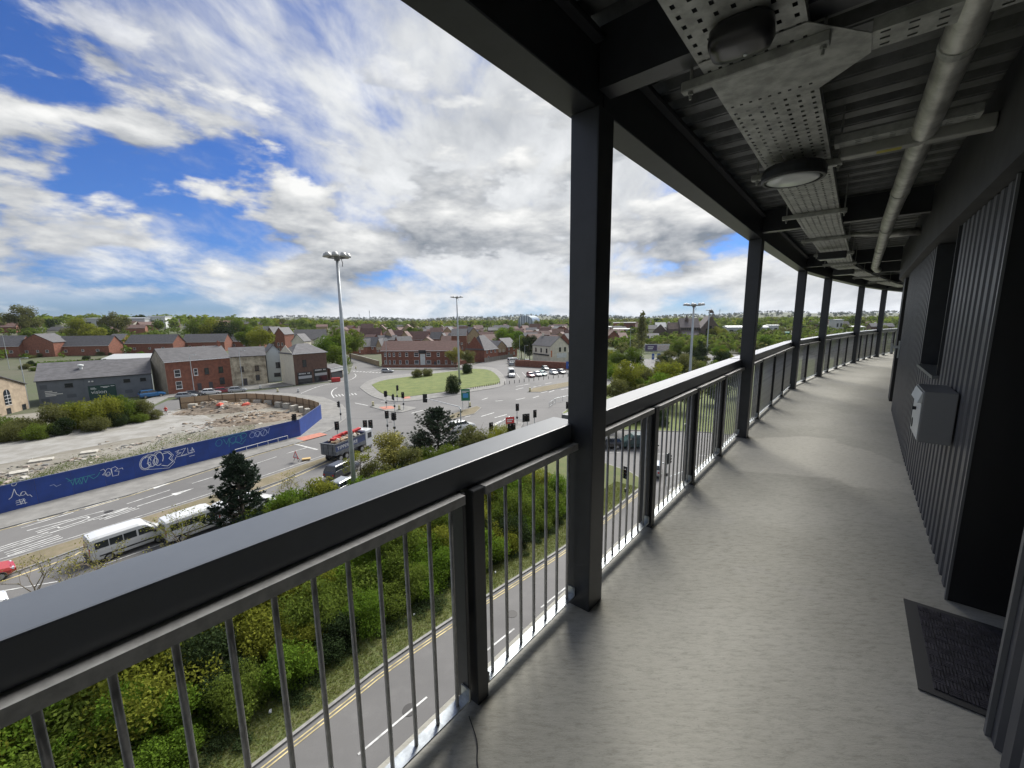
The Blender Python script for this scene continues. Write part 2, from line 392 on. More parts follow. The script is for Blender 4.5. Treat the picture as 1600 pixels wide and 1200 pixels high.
def floor_mat():
    m = bpy.data.materials.new('brushed_concrete'); m.use_nodes = True; T = NT(m.node_tree)
    out = T.n('ShaderNodeOutputMaterial'); tc = T.n('ShaderNodeTexCoord'); v = tc.outputs['Object']
    mp = T.n('ShaderNodeMapping', Rotation=(0, 0, math.radians(22)), Scale=(3.0, 15.0, 1), Vector=v)
    br = T.n('ShaderNodeTexNoise', Scale=2.2, Detail=8.0, Roughness=0.75, Distortion=0.4, Vector=mp.outputs[0])
    bl = T.n('ShaderNodeTexNoise', Scale=0.9, Detail=6.0, Roughness=0.6, Vector=v)
    sp = T.n('ShaderNodeTexNoise', Scale=70.0, Detail=3.0, Roughness=0.7, Vector=v)
    pd = T.n('ShaderNodeTexNoise', Scale=0.75, Detail=5.0, Roughness=0.5, Distortion=0.6, Vector=T.n('ShaderNodeMapping', Location=(3.3, 1.7, 0), Vector=v).outputs[0])
    c = T.mix(T.ss(bl.outputs[0], 0.35, 0.68), (0.395, 0.384, 0.330), (0.490, 0.478, 0.418))
    c = T.mix(T.m('MULTIPLY', T.ss(br.outputs[0], 0.42, 0.70), 0.20), c, (0.455, 0.448, 0.40))
    c = T.mix(T.m('MULTIPLY', T.ss(br.outputs[0], 0.50, 0.28), 0.22), c, (0.17, 0.166, 0.145))
    c = T.mix(T.m('MULTIPLY', T.ss(pd.outputs[0], 0.615, 0.64), 0.45), c, (0.44, 0.43, 0.39))
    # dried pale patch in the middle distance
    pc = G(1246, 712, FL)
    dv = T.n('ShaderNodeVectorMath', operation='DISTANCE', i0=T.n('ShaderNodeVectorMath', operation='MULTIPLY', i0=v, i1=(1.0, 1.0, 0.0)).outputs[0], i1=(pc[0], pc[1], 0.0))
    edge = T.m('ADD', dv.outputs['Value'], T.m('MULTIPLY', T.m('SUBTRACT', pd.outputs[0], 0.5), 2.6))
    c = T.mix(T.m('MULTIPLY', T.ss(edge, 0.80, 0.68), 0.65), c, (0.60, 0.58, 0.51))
    c = T.mix(T.m('MULTIPLY', T.ss(bl.outputs[0], 0.60, 0.74), 0.4), c, (0.25, 0.24, 0.20))
    gr = T.n('ShaderNodeTexNoise', Scale=24.0, Detail=9.0, Roughness=0.78, Vector=T.n('ShaderNodeMapping', Rotation=(0, 0, math.radians(22)), Scale=(0.7, 2.2, 1.0), Vector=v).outputs[0])
    c = T.mix(T.m('MULTIPLY', T.ss(gr.outputs[0], 0.36, 0.66), 0.30), c, (0.58, 0.565, 0.50))
    c = T.mix(T.m('MULTIPLY', T.ss(gr.outputs[0], 0.52, 0.34), 0.34), c, (0.23, 0.22, 0.185))
    c = T.mix(T.m('MULTIPLY', T.ss(sp.outputs[0], 0.64, 0.74), 0.5), c, (0.13, 0.12, 0.10))
    bs = T.n('ShaderNodeBsdfPrincipled', Base_Color=c); bs.inputs['Specular IOR Level'].default_value = 0.25
    T.nt.links.new(T.m('SUBTRACT', 0.92, T.m('MULTIPLY', T.ss(bl.outputs[0], 0.4, 0.7), 0.08)), bs.inputs['Roughness'])
    hh = T.m('ADD', T.m('MULTIPLY', br.outputs[0], 0.6), T.m('MULTIPLY', gr.outputs[0], 0.8))
    bp = T.n('ShaderNodeBump', Strength=0.35, Distance=0.008, Height=hh)
    T.nt.links.new(bp.outputs[0], bs.inputs['Normal'])
    T.nt.links.new(bs.outputs[0], out.inputs[0]); return m

def build_walkway():
    # ---- floor slab
    mb = MB(); sbox(mb, S0, S1, -0.13, WALL_T + 0.6, -0.28, 0.0)
    struct(build('walkway_floor', mb, floor_mat(), bevel=0.006, bseg=1))
    # ---- building
    b = thing('apartment_building', 'dark clad apartment block with an open access walkway and ribbed wall', 'building', W(1.3, WALL_T, -FL))
    b.location = (0, 0, 0)
    mb = MB(); sbox(mb, S0, S1, WALL_T + 0.62, WALL_T + 9, -FL, 4.2); build('wall_body', mb, M_void, b)
    mb = MB(); sbox(mb, S0, S1, 0.3, WALL_T + 0.6, -FL, -FL + 13.0); build('lower_wall', mb, M_clad, b)
    # ribbed cladding panels
    def cladding(s0, s1, z0=0.0, z1=2.27, period=0.15):
        mb = MB(); prof = []; s = s0
        while s < s1 - 1e-6:
            for ds, dt in ((0, 0.0), (0.072, 0.0), (0.088, 0.03), (0.134, 0.03)):
                if s + ds <= s1: prof.append((s+ds, WALL_T + dt))
            s += period
        prof.append((s1, WALL_T))
        n = len(mb.v)
        for q in prof: mb.v.append(W(q[0], q[1], z0)); mb.v.append(W(q[0], q[1], z1))
        for i in range(len(prof)-1): mb.face((n+2*i, n+2*i+2, n+2*i+3, n+2*i+1))
        o = build('cladding_panel', mb, M_clad, b)
        for q in (prof[0], prof[-1]):
            mb = MB(); mb.quad(W(q[0], WALL_T, z0), W(q[0], WALL_T + 0.5, z0), W(q[0], WALL_T + 0.5, z1), W(q[0], WALL_T, z1)); build('panel_return', mb, M_void, o)
        return o
    DOOR0, DOOR1, WIN0, WIN1, DR2, DR3 = 0.32, 1.30, 2.79, 3.88, 7.55, 8.55
    cladding(-3.2, DOOR0); cladding(DOOR1, WIN0); cladding(WIN0, WIN1, 0.0, 1.10); cladding(WIN1, DR2); cladding(DR3, 12.3); cladding(13.3, 16.4); cladding(16.4, 20.0)
    # backing behind panels, window and doorway reveals
    mb = MB()
    for a, c in ((-3.2, DOOR0), (DOOR1, WIN0), (WIN1, DR2), (DR3, 12.3), (13.3, S1)): sbox(mb, a + 0.004, c - 0.004, WALL_T + 0.034, WALL_T + 0.6, 0, 2.27)
    sbox(mb, WIN0, WIN1, WALL_T + 0.034, WALL_T + 0.6, 0, 1.085)
    build('inner_wall', mb, M_void, b)
    for a, c in ((DOOR0, DOOR1), (DR2, DR3), (12.3, 13.3)):
        mb = MB(); sbox(mb, a + 0.002, c - 0.002, WALL_T + 0.50, WALL_T + 0.55, 0.03, 2.26)
        d = build('door', mb, M_void, b)
        mb = MB(); s = c - 0.12; mb.tube([W(s, WALL_T+0.50, 1.0), W(s, WALL_T+0.44, 1.0), W(s-0.12, WALL_T+0.44, 1.0)], 0.011, 8); build('door_handle', mb, M_galv, d, smooth=True)
        mb = MB(); sbox(mb, a + 0.002, c - 0.002, WALL_T + 0.42, WALL_T + 0.50, 0.002, 0.022); build('threshold', mb, M_galvd, b)
    # light edge trim at the doorway corner
    mb = MB(); sbox(mb, DOOR1 - 0.006, DOOR1 + 0.018, WALL_T - 0.012, WALL_T - 0.001, 0.0, 2.27); build('corner_trim', mb, mat('trim_grey', (0.16, 0.165, 0.17), 0.45, 0.3), b)
    mb = MB(); sbox(mb, DOOR0 - 0.022, DOOR0 + 0.004, WALL_T - 0.016, WALL_T - 0.001, 0.0, 2.27); build('corner_trim', mb, MATS['trim_grey'], b)
    # window
    w = build('window', sbox(MB(), WIN0 + 0.01, WIN1 - 0.01, WALL_T + 0.22, WALL_T + 0.25, 1.13, 2.26), M_glass, b)
    mb = MB()
    for a, c, z0, z1 in ((WIN0+0.003, WIN0+0.05, 1.12, 2.265), (WIN1-0.05, WIN1-0.003, 1.12, 2.265), (WIN0+0.05, WIN1-0.05, 1.12, 1.17), (WIN0+0.05, WIN1-0.05, 2.215, 2.265)):
        sbox(mb, a, c, WALL_T + 0.17, WALL_T + 0.218, z0, z1)
    build('window_frame', mb, M_black, w)
    mb = MB(); sbox(mb, WIN0 - 0.0, WIN1 + 0.0, WALL_T - 0.035, WALL_T + 0.17, 1.09, 1.115); build('window_sill', mb, mat('sill_grey', (0.20, 0.21, 0.205), 0.45, 0.4), w)
    for a in (WIN0 - 0.012, WIN1 - 0.002): mb = MB(); sbox(mb, a, a + 0.014, WALL_T - 0.014, WALL_T + 0.16, 1.12, 2.265); build('window_reveal', mb, M_black, w)
    # door closer plate on the far doorway
    mb = MB(); sbox(mb, DR2 - 0.10, DR2 - 0.01, WALL_T - 0.02, WALL_T - 0.002, 0.90, 1.18); sbox(mb, DR2 - 0.05, DR2 - 0.02, WALL_T - 0.09, WALL_T - 0.02, 1.06, 1.10)
    sbox(mb, DR2 - 0.06, DR2 + 0.04, WALL_T - 0.11, WALL_T - 0.085, 0.98, 1.13); build('latch_plate', mb, M_galv, b)
    # fascia over the wall
    mb = MB(); sbox(mb, S0, S1, WALL_T - 0.07, WALL_T + 0.61, 2.275, 2.83); build('fascia', mb, mat('fascia_paint', (0.045, 0.047, 0.05), 0.6, var=0.2, vscale=5, bump=0.05, bscale=70), b)
    # ceiling deck: trapezoid steel sheet, ribs across the walkway
    for i in range(len(COLS)+1):
        a = S0 if i == 0 else COLS[i-1]; c = S1 if i == len(COLS) else COLS[i]
        mb = MB(); prof = []; s = a
        while s < c - 0.01:
            for ds, z in ((0, 2.90), (0.085, 2.90), (0.112, 2.962), (0.128, 2.962), (0.133, 2.954), (0.152, 2.954), (0.157, 2.962), (0.173, 2.962), (0.20, 2.90), (0.215, 2.90), (0.218, 2.893), (0.232, 2.893), (0.235, 2.90)):
                if s + ds < c: prof.append((s + ds, z))
            s += 0.25
        prof.append((c, 2.90)); n = len(mb.v)
        for q in prof: mb.v.append(W(q[0], 0.0, q[1])); mb.v.append(W(q[0], WALL_T + 0.3, q[1]))
        for k in range(len(prof)-1): mb.face((n+2*k, n+2*k+1, n+2*k+3, n+2*k+2))
        build('soffit_deck', mb, M_deck, b)
        mb = MB(); sbox(mb, a, c, -0.22, WALL_T + 0.6, 2.98, 3.2); build('upper_slab', mb, M_void, b)
    # edge beams, columns, cross beams
    for i in range(len(COLS)+1):
        a = S0 if i == 0 else COLS[i-1]; c = S1 if i == len(COLS) else COLS[i]
        mb = MB(); sbox(mb, a + 0.003, c - 0.003, -0.10, 0.055, 2.56, 2.89)
        build('edge_beam', mb, M_black, b, bevel=0.004, bseg=1)
        mb = MB(); sbox(mb, a + 0.09, c - 0.09, 0.057, 0.10, 2.80, 2.815); build('deck_angle', mb, M_black, b)
    for c in COLS:
        mb = MB(); mb.box(-0.075, 0.075, -0.075, 0.075, -0.05, 2.557)
        o = build('column', mb, M_black, b, W(c, 0.0, 0.0), heading(c), bevel=0.008, bseg=2)
        mb = MB(); sbox(mb, c - 0.055, c + 0.055, 0.06, WALL_T - 0.072, 2.63, 2.885); build('cross_beam', mb, M_black, b)
    # ---- railing
    r = thing('walkway_railing', 'black steel railing with a broad flat handrail and grey vertical bars', 'railing')
    edges = [S0] + COLS + [S1]
    nposts = [5, 3, 3, 1, 3, 3, 2, 3]
    bal = MB().tube([(0, 0, 0.062), (0, 0, 0.918)], 0.0076, 8).mesh('baluster', M_bar, smooth=True)
    pm = MB(); pm.box(-0.012, 0.052, -0.045, 0.045, -0.02, 0.95); pm.box(-0.052, -0.036, -0.03, 0.045, 0.03, 0.95); pm.box(-0.036, -0.012, 0.0, 0.02, 0.40, 0.43)
    pm = pm.mesh('post', M_black, bevel=0.003, bseg=1)
    for i in range(len(edges)-1):
        a, c = edges[i], edges[i+1]
        gap = 0.0 if i == 0 else 0.08
        mb = MB(); sbox(mb, a + gap, c - (0.0 if i == len(edges)-2 else 0.0), -0.215, -0.05, 0.952, 1.05)
        build('handrail', mb, M_rail, r, bevel=0.006, bseg=2)
        if i == 0: ps = [-0.84, -2.16, -3.3, -4.4, -5.5]
        else: ps = [a + (c-a)*(k+1)/(nposts[i]+1) for k in range(nposts[i])]
        for p in ps:
            h = heading(p); link('post', pm, r, W(p, -0.055, 0.0), h)
        cuts = sorted([a] + ps + [c])
        for p, q in zip(cuts, cuts[1:]):
            p2 = p + (0.075 if p in COLS else 0.055); q2 = q - (0.075 if q in COLS else 0.055)
            if q2 < -2.3: continue
            mb = MB(); sbox(mb, p2, q2, -0.06, -0.012, 0.055, 0.063)
            sbox(mb, p2 + 0.0, p2 + 0.006, -0.06, -0.012, 0.063, 0.11); sbox(mb, q2 - 0.006, q2, -0.06, -0.012, 0.063, 0.11)
            pa = build('railing_panel', mb, M_galv, r)
            mb = MB(); sbox(mb, p2, q2, -0.066, -0.006, 0.915, 0.950); build('top_bar', mb, M_bar, pa)
            n = max(2, int(round((q2-p2)/0.104)))
            for k in range(n):
                s = p2 + (q2-p2)*(k+0.5)/n
                link('baluster', bal, pa, W(s, -0.036, 0.0))
    wr = MB(); wr.tube([W(-0.93 - 0.0045*i, 0.03 + 0.0065*i + 0.012*math.sin(i*0.22), 0.004) for i in range(-4, 26)], 0.0022, 5)
    tag(build('loose_wire', wr, M_blk, None), 'thin loose black wire lying on the concrete by a railing post', 'wire')
    # ---- door mat
    mt = thing('door_mat', 'dark patterned rubber backed door mat on the concrete by the doorway', 'door mat', W(0.79, 1.70, 0.0), heading(0.8))
    mb = MB(); mb.box(-0.38, 0.36, -0.27, 0.29, 0.001, 0.008); build('mat_border', mb, mat('mat_rubber', (0.06, 0.06, 0.06), 0.6), mt)
    # carpet top: short ribs in a checker of two directions
    mb = MB(); rnd = random.Random(4); nx, ny = 14, 11
    for i in range(nx):
        for j in range(ny):
            x0, y0 = -0.345 + i*0.67/nx, -0.25 + j*0.49/ny; dx, dy = 0.67/nx, 0.49/ny
            for k in range(4):
                if (i + j) % 2: mb.box(x0 + dx*(k+0.15)/4, x0 + dx*(k+0.85)/4, y0 + 0.002, y0 + dy - 0.002, 0.008, 0.0125 + rnd.random()*0.001)
                else: mb.box(x0 + 0.002, x0 + dx - 0.002, y0 + dy*(k+0.15)/4, y0 + dy*(k+0.85)/4, 0.008, 0.0125 + rnd.random()*0.001)
    o = build('mat_pile', mb, mat('mat_carpet', (0.055, 0.052, 0.062), 0.95, var=0.4, vscale=30), mt); o['kind'] = 'stuff'
    # ---- letter box on the wall
    lb = thing('letter_box', 'grey steel letter box fixed to the ribbed wall beside the window', 'letter box', W(2.04, WALL_T - 0.002, 0.77), heading(2.0))
    mb = MB(); mb.box(-0.205, 0.205, 0.005, 0.16, 0.0, 0.34)
    build('box_body', mb, mat('letter_box_grey', (0.23, 0.235, 0.24), 0.45, 0.2, bump=0.03, bscale=200), lb, bevel=0.006)
    mb = MB(); mb.box(-0.195, 0.195, 0.1605, 0.166, 0.012, 0.255); d = build('box_door', mb, mat('letter_box_front', (0.66, 0.68, 0.67), 0.4, 0.2), lb, bevel=0.003, bseg=1)
    mb = MB(); mb.tube([(0.02, 0.166, 0.19), (0.02, 0.176, 0.19)], 0.012, 10); mb.box(0.016, 0.024, 0.176, 0.184, 0.178, 0.202); build('lock', mb, M_blk, d)
    mb = MB(); mb.tube([(0.12, 0.166, 0.07), (0.12, 0.169, 0.07)], 0.034, 16); build('badge', mb, M_blk, d)
    mb = MB(); mb.hexa([(-0.19, 0.161, 0.262), (0.19, 0.161, 0.262), (0.19, 0.185, 0.258), (-0.19, 0.185, 0.258), (-0.19, 0.161, 0.325), (0.19, 0.161, 0.325), (0.19, 0.166, 0.328), (-0.19, 0.166, 0.328)]); build('flap', mb, MATS['letter_box_front'], lb)
    # ---- cable tray under the deck (perforated sheet: real slots)
    def tray(name, label, s0, s1, t0, t1, z, along=True, cols=7, pitch=0.062, flange=0.045):
        tr = thing(name, label, 'cable tray')
        mb = MB()
        # columns of slots
        def P(u, w, zz): return W(u, w, zz) if along else W(w, u, zz)
        u0, u1, w0, w1 = (s0, s1, t0, t1) if along else (t0, t1, s0, s1)
        cw = (w1 - w0) / cols; k = int((u1-u0)/pitch)
        for j in range(cols):
            a = w0 + j*cw
            ws = [a, a + cw*0.36, a + cw*0.64, a + cw]
            for i in range(k):
                u = u0 + i*pitch; st = (j % 2)*0.0
                slot = (0.30, 0.66)
                us = [u, u + pitch*slot[0], u + pitch*slot[1], u + pitch]
                for p in range(3):
                    for q in range(3):
                        if p == 1 and q == 1: continue
                        mb.quad(P(us[p], ws[q], z), P(us[p+1], ws[q], z), P(us[p+1], ws[q+1], z), P(us[p], ws[q+1], z))
        ue = u0 + k*pitch
        for wq in (w0, w1):
            n = 10
            for i in range(n):
                a, c = u0 + (ue-u0)*i/n, u0 + (ue-u0)*(i+1)/n
                mb.quad(P(a, wq, z), P(c, wq, z), P(c, wq, z + flange), P(a, wq, z + flange))
        build('tray_sheet', mb, M_galvd, tr)
        return tr
    TZ = 2.60; T0, T1 = 0.475, 0.835
    tr = tray('cable_tray', 'wide perforated steel cable tray running along the walkway ceiling', -2.4, 19.0, T0, T1, TZ)
    mb = MB()
    for k in range(6): mb.tube([W(-2.4 + i*0.5, T0 + 0.05 + 0.045*k + 0.012*math.sin(i*0.9 + k), TZ + 0.012 + 0.008*(k % 2)) for i in range(43)], 0.009, 6)
    build('cable', mb, M_blk, tr)
    for s in (0.09, 1.62, 3.2, 4.9, 6.6, 8.3, 10.2, 12.4, 14.6):
        mb = MB(); sbox(mb, s - 0.021, s + 0.021, T0 - 0.09, T1 + 0.06, TZ - 0.044, TZ - 0.003)
        br = build('tray_bracket', mb, M_galvd, tr, bevel=0.004, bseg=1)
        for t in (T0 - 0.055, T1 + 0.04):
            mb = MB(); mb.tube([W(s, t, TZ - 0.075), W(s, t, TZ - 0.057), W(s, t, TZ - 0.056), W(s, t, TZ - 0.045), W(s, t, TZ - 0.044), W(s, t, 2.9)], [0.006, 0.006, 0.011, 0.011, 0.006, 0.006], 6)
            build('hanger_rod', mb, M_galvd, br)
    # tee plate at the first branch
    mb = MB(); z = TZ - 0.0015
    pl = [W(-0.02, T0 + 0.004, z), W(0.52, T0 + 0.004, z), W(0.52, T1 - 0.004, z), W(0.34, T1 + 0.17, z), W(0.20, T1 + 0.17, z), W(-0.02, T1 + 0.0, z)]
    n = len(mb.v); mb.v += pl; mb.face(range(len(pl))); n = len(mb.v); mb.v += [(p[0], p[1], p[2] - 0.003) for p in pl]; mb.face([n + i for i in range(len(pl))][::-1])
    build('tee_plate', mb, M_galvd, tr)
    mb = MB(); rr = random.Random(3)
    for k in range(8): sbox(mb, 0.15, 0.158, T0 + 0.03 + 0.042*k, T0 + 0.055 + 0.042*k, z - 0.0048, z - 0.0035)
    for k in range(9): sbox(mb, 0.44, 0.452, T0 + 0.025 + 0.038*k, T0 + 0.037 + 0.038*k, z - 0.0048, z - 0.0035)
    for k in range(9): sbox(mb, 0.055, 0.067, T0 + 0.02 + 0.04*k, T0 + 0.032 + 0.04*k, z - 0.0048, z - 0.0035)
    build('plate_slot', mb, M_blk, tr)
    tray('branch_tray', 'narrow perforated cable tray crossing from the main tray above the doorway', 0.205, 0.335, T1 + 0.17, WALL_T - 0.08, TZ, along=False, cols=3, pitch=0.075)
    tray('branch_tray', 'narrow perforated cable tray beside the round ceiling light', 1.40, 1.50, T1 + 0.02, WALL_T - 0.08, TZ + 0.02, along=False, cols=3, pitch=0.075)
    # ---- pipes
    pp = thing('drain_pipe', 'silver lagged drain pipe hanging along the walkway ceiling', 'pipe')
    PT, PZ = 1.27, 2.68; rp = 0.058
    pts = [W(-2.4 + i*0.3, PT - 0.012*max(0, i-8)*0.3, PZ - 0.004*i) for i in range(41)]
    mb = MB(); mb.tube(pts, rp, 18); build('pipe_run', mb, mat('pipe_foil', (0.50, 0.50, 0.47), 0.40, 0.5, var=0.3, vscale=7, bump=0.25, bscale=22), pp, smooth=True)
    for s in (0.55, 2.9, 4.6, 6.4, 8.6):
        i = (s + 2.4)/0.3; mb = MB(); a = Vector(W(s, PT - 0.012*max(0, i-8)*0.3, PZ - 0.004*i)); c = Vector(W(s+0.05, PT - 0.012*max(0, i+.16-8)*0.3, PZ - 0.004*i))
        mb.tube([a, c], rp + 0.005, 18); k = build('pipe_clip', mb, M_galvd, pp)
        mb = MB(); mb.tube([a + Vector((0, 0, rp)), (a.x, a.y, FL + 2.9)], 0.007, 6); build('clip_rod', mb, M_galvd, k)
    s = 5.05; i = (s+2.4)/0.3; t = PT - 0.012*(i-8)*0.3; z = PZ - 0.004*i
    mb = MB(); mb.tube([W(s, t, z), W(s + 0.12, WALL_T - 0.06, z + 0.01)], rp*0.8, 14); mb.tube([W(s, t, z), W(s - 0.1, T1 + 0.05, z + 0.03)], 0.028, 10); build('pipe_branch', mb, MATS['pipe_foil'], pp, smooth=True)
    cd = thing('square_duct', 'pale square duct crossing the ceiling with a yellow label', 'duct')
    mb = MB(); sbox(mb, 1.525, 1.60, T1 + 0.05, WALL_T - 0.075, TZ - 0.03, TZ + 0.045); d = build('duct_body', mb, mat('duct_grey', (0.33, 0.335, 0.315), 0.5, 0.3, var=0.15, vscale=6), cd, bevel=0.004, bseg=1)
    mb = MB(); sbox(mb, 1.54, 1.585, T1 + 0.22, T1 + 0.33, TZ - 0.032, TZ - 0.0305); build('label_sticker', mb, mat('sticker_yellow', (0.45, 0.40, 0.04), 0.6), cd)
    # ---- ceiling lights
    lens = mat('light_lens', (0.62, 0.65, 0.66), 0.25, spec=0.6)
    def round_light(s, t, z, label, group=None):
        l = thing('ceiling_light', label, 'ceiling light', W(s, t, z), heading(s), group)
        mb = MB(); mb.lathe([(0.05, 0.085), (0.165, 0.08), (0.178, 0.05), (0.178, 0.012), (0.172, 0.0), (0.158, 0.0), (0.156, 0.01)], 40); build('light_body', mb, M_black, l, smooth=False)
        mb = MB(); mb.lathe([(0.156, 0.008), (0.13, -0.004), (0.08, -0.012), (0.01, -0.014)], 40); build('lens', mb, lens, l, smooth=True)
        return l
    round_light(1.45, 0.655, TZ - 0.13, 'round bulkhead ceiling light with frosted lens under the cable tray')
    for s in (6.1, 9.3):
        l = thing('ceiling_light', 'boxy bulkhead light slung under the far cable tray', 'ceiling light', W(s, 0.655, TZ - 0.15), heading(s), 'bulkhead lights down the walkway')
        mb = MB(); mb.box(-0.07, 0.07, -0.17, 0.17, 0.0, 0.10); build('light_body', mb, M_black, l, bevel=0.012)
        mb = MB(); mb.box(-0.05, 0.05, -0.15, 0.15, -0.012, -0.001); build('lens', mb, lens, l, bevel=0.006, bseg=1)
    l = thing('emergency_light', 'black oval emergency light under the nearest stretch of cable tray', 'ceiling light', W(-0.16, 0.66, TZ - 0.088), heading(0) + 0.1); l.scale = (0.66,)*3
    mb = MB()
    ov = lambda rx, ry: [(rx*math.copysign(abs(math.cos(a))**0.6, math.cos(a)), ry*math.copysign(abs(math.sin(a))**0.6, math.sin(a))) for a in [2*math.pi*i/32 for i in range(32)]]
    n0 = 0
    for rx, ry, z in ((0.09, 0.12, 0.13), (0.115, 0.15, 0.10), (0.12, 0.155, 0.045), (0.105, 0.14, 0.008), (0.06, 0.09, 0.0)):
        mb.v += [(p[0], p[1], z) for p in ov(rx, ry)]
    for i in range(4):
        for j in range(32): mb.face((i*32+j, i*32+(j+1) % 32, (i+1)*32+(j+1) % 32, (i+1)*32+j))
    mb.face(list(range(32))[::-1]); mb.face(range(128, 160))
    build('light_body', mb, mat('black_plastic', (0.012, 0.012, 0.014), 0.3), l, smooth=True)
    mb = MB(); mb.lathe([(0.011, 0.0), (0.009, -0.006), (0.003, -0.008)], 12, 0, (0.055, -0.02, 0.002)); build('indicator', mb, lens, l)
build_walkway()
# ================================================================== ground, roads, verges
def polymesh(name, pts, z0, z1, mats, parent=None, tri=True):
    """flat-topped pad with vertical sides"""
    from mathutils.geometry import delaunay_2d_cdt
    pts = ccw(pts); k = len(pts)
    V, _, F, *_r = delaunay_2d_cdt([Vector((p[0], p[1])) for p in pts], [], [list(range(k))], 1, 1e-4)
    v = [(p.x, p.y, z1) for p in V]; f = []
    for t in F:
        a, b, c = (V[i] for i in t[:3])
        f.append(tuple(t) if (b-a).cross(c-a) > 0 else tuple(t)[::-1])
    mi = [0]*len(f)
    if z0 is not None:
        n = len(v); v += [(p[0], p[1], z0) for p in pts] + [(p[0], p[1], z1 - 0.0005) for p in pts]
        for i in range(k): j = (i+1) % k; f.append((n+i, n+j, n+k+j, n+k+i)); mi.append(1 if len(mats) > 1 else 0)
    me = bpy.data.meshes.new(name); me.from_pydata(v, [], f)
    me.polygons.foreach_set('material_index', mi); me.update()
    for m in mats: me.materials.append(m)
    return link(name, me, parent)
def strip(pts, w0, w1):        # polygon between two offsets of a polyline (left positive)
    L, R = [], []
    for i, p in enumerate(pts):
        a = Vector(pts[max(0, i-1)]); b = Vector(pts[min(len(pts)-1, i+1)]); d = (b-a).normalized(); n = Vector((-d.y, d.x))
        L.append(Vector(p) + n*w0); R.append(Vector(p) + n*w1)
    return L, R
def ribbon(mb, pts, w0, w1, z, m=0, closed=False):
    if closed: pts = list(pts) + [pts[0]]
    L, R = strip(pts, w0, w1)
    if closed:
        n = len(pts)-1
        for S_, w in ((L, w0), (R, w1)):
            a = Vector(pts[n-1]); b = Vector(pts[1]); d = (b-a).normalized(); S_[0] = S_[n] = Vector(pts[0]) + Vector((-d.y, d.x))*w
    for i in range(len(pts)-1):
        mb.quad((*L[i], z), (*L[i+1], z), (*R[i+1], z), (*R[i], z), m)
    return mb
def smooth_line(pts, n=4):     # Catmull-Rom
    out = []; P = [Vector(p) for p in pts]
    for i in range(len(P)-1):
        a, b, c, d = P[max(i-1, 0)], P[i], P[i+1], P[min(i+2, len(P)-1)]
        for k in range(n):
            t = k/n; out.append(0.5*((2*b) + (c-a)*t + (2*a-5*b+4*c-d)*t*t + (3*b-a-3*c+d)*t**3))
    out.append(P[-1]); return [(p.x, p.y) for p in out]
def GP(*px): return [G(u, v) for u, v in px]
KH = 0.12
def pad(name, pts, top, closed_kerb=True, h=KH):
    o = struct(polymesh(name, pts, -0.05, h, [top, M_kerb]))
    if closed_kerb:
        P = ccw(pts); mb = MB(); P2 = P + [P[0]]
        ribbon(mb, P, 0.0, 0.16, h + 0.004, closed=True)
        build('kerb', mb, M_kerb, o)
    return o

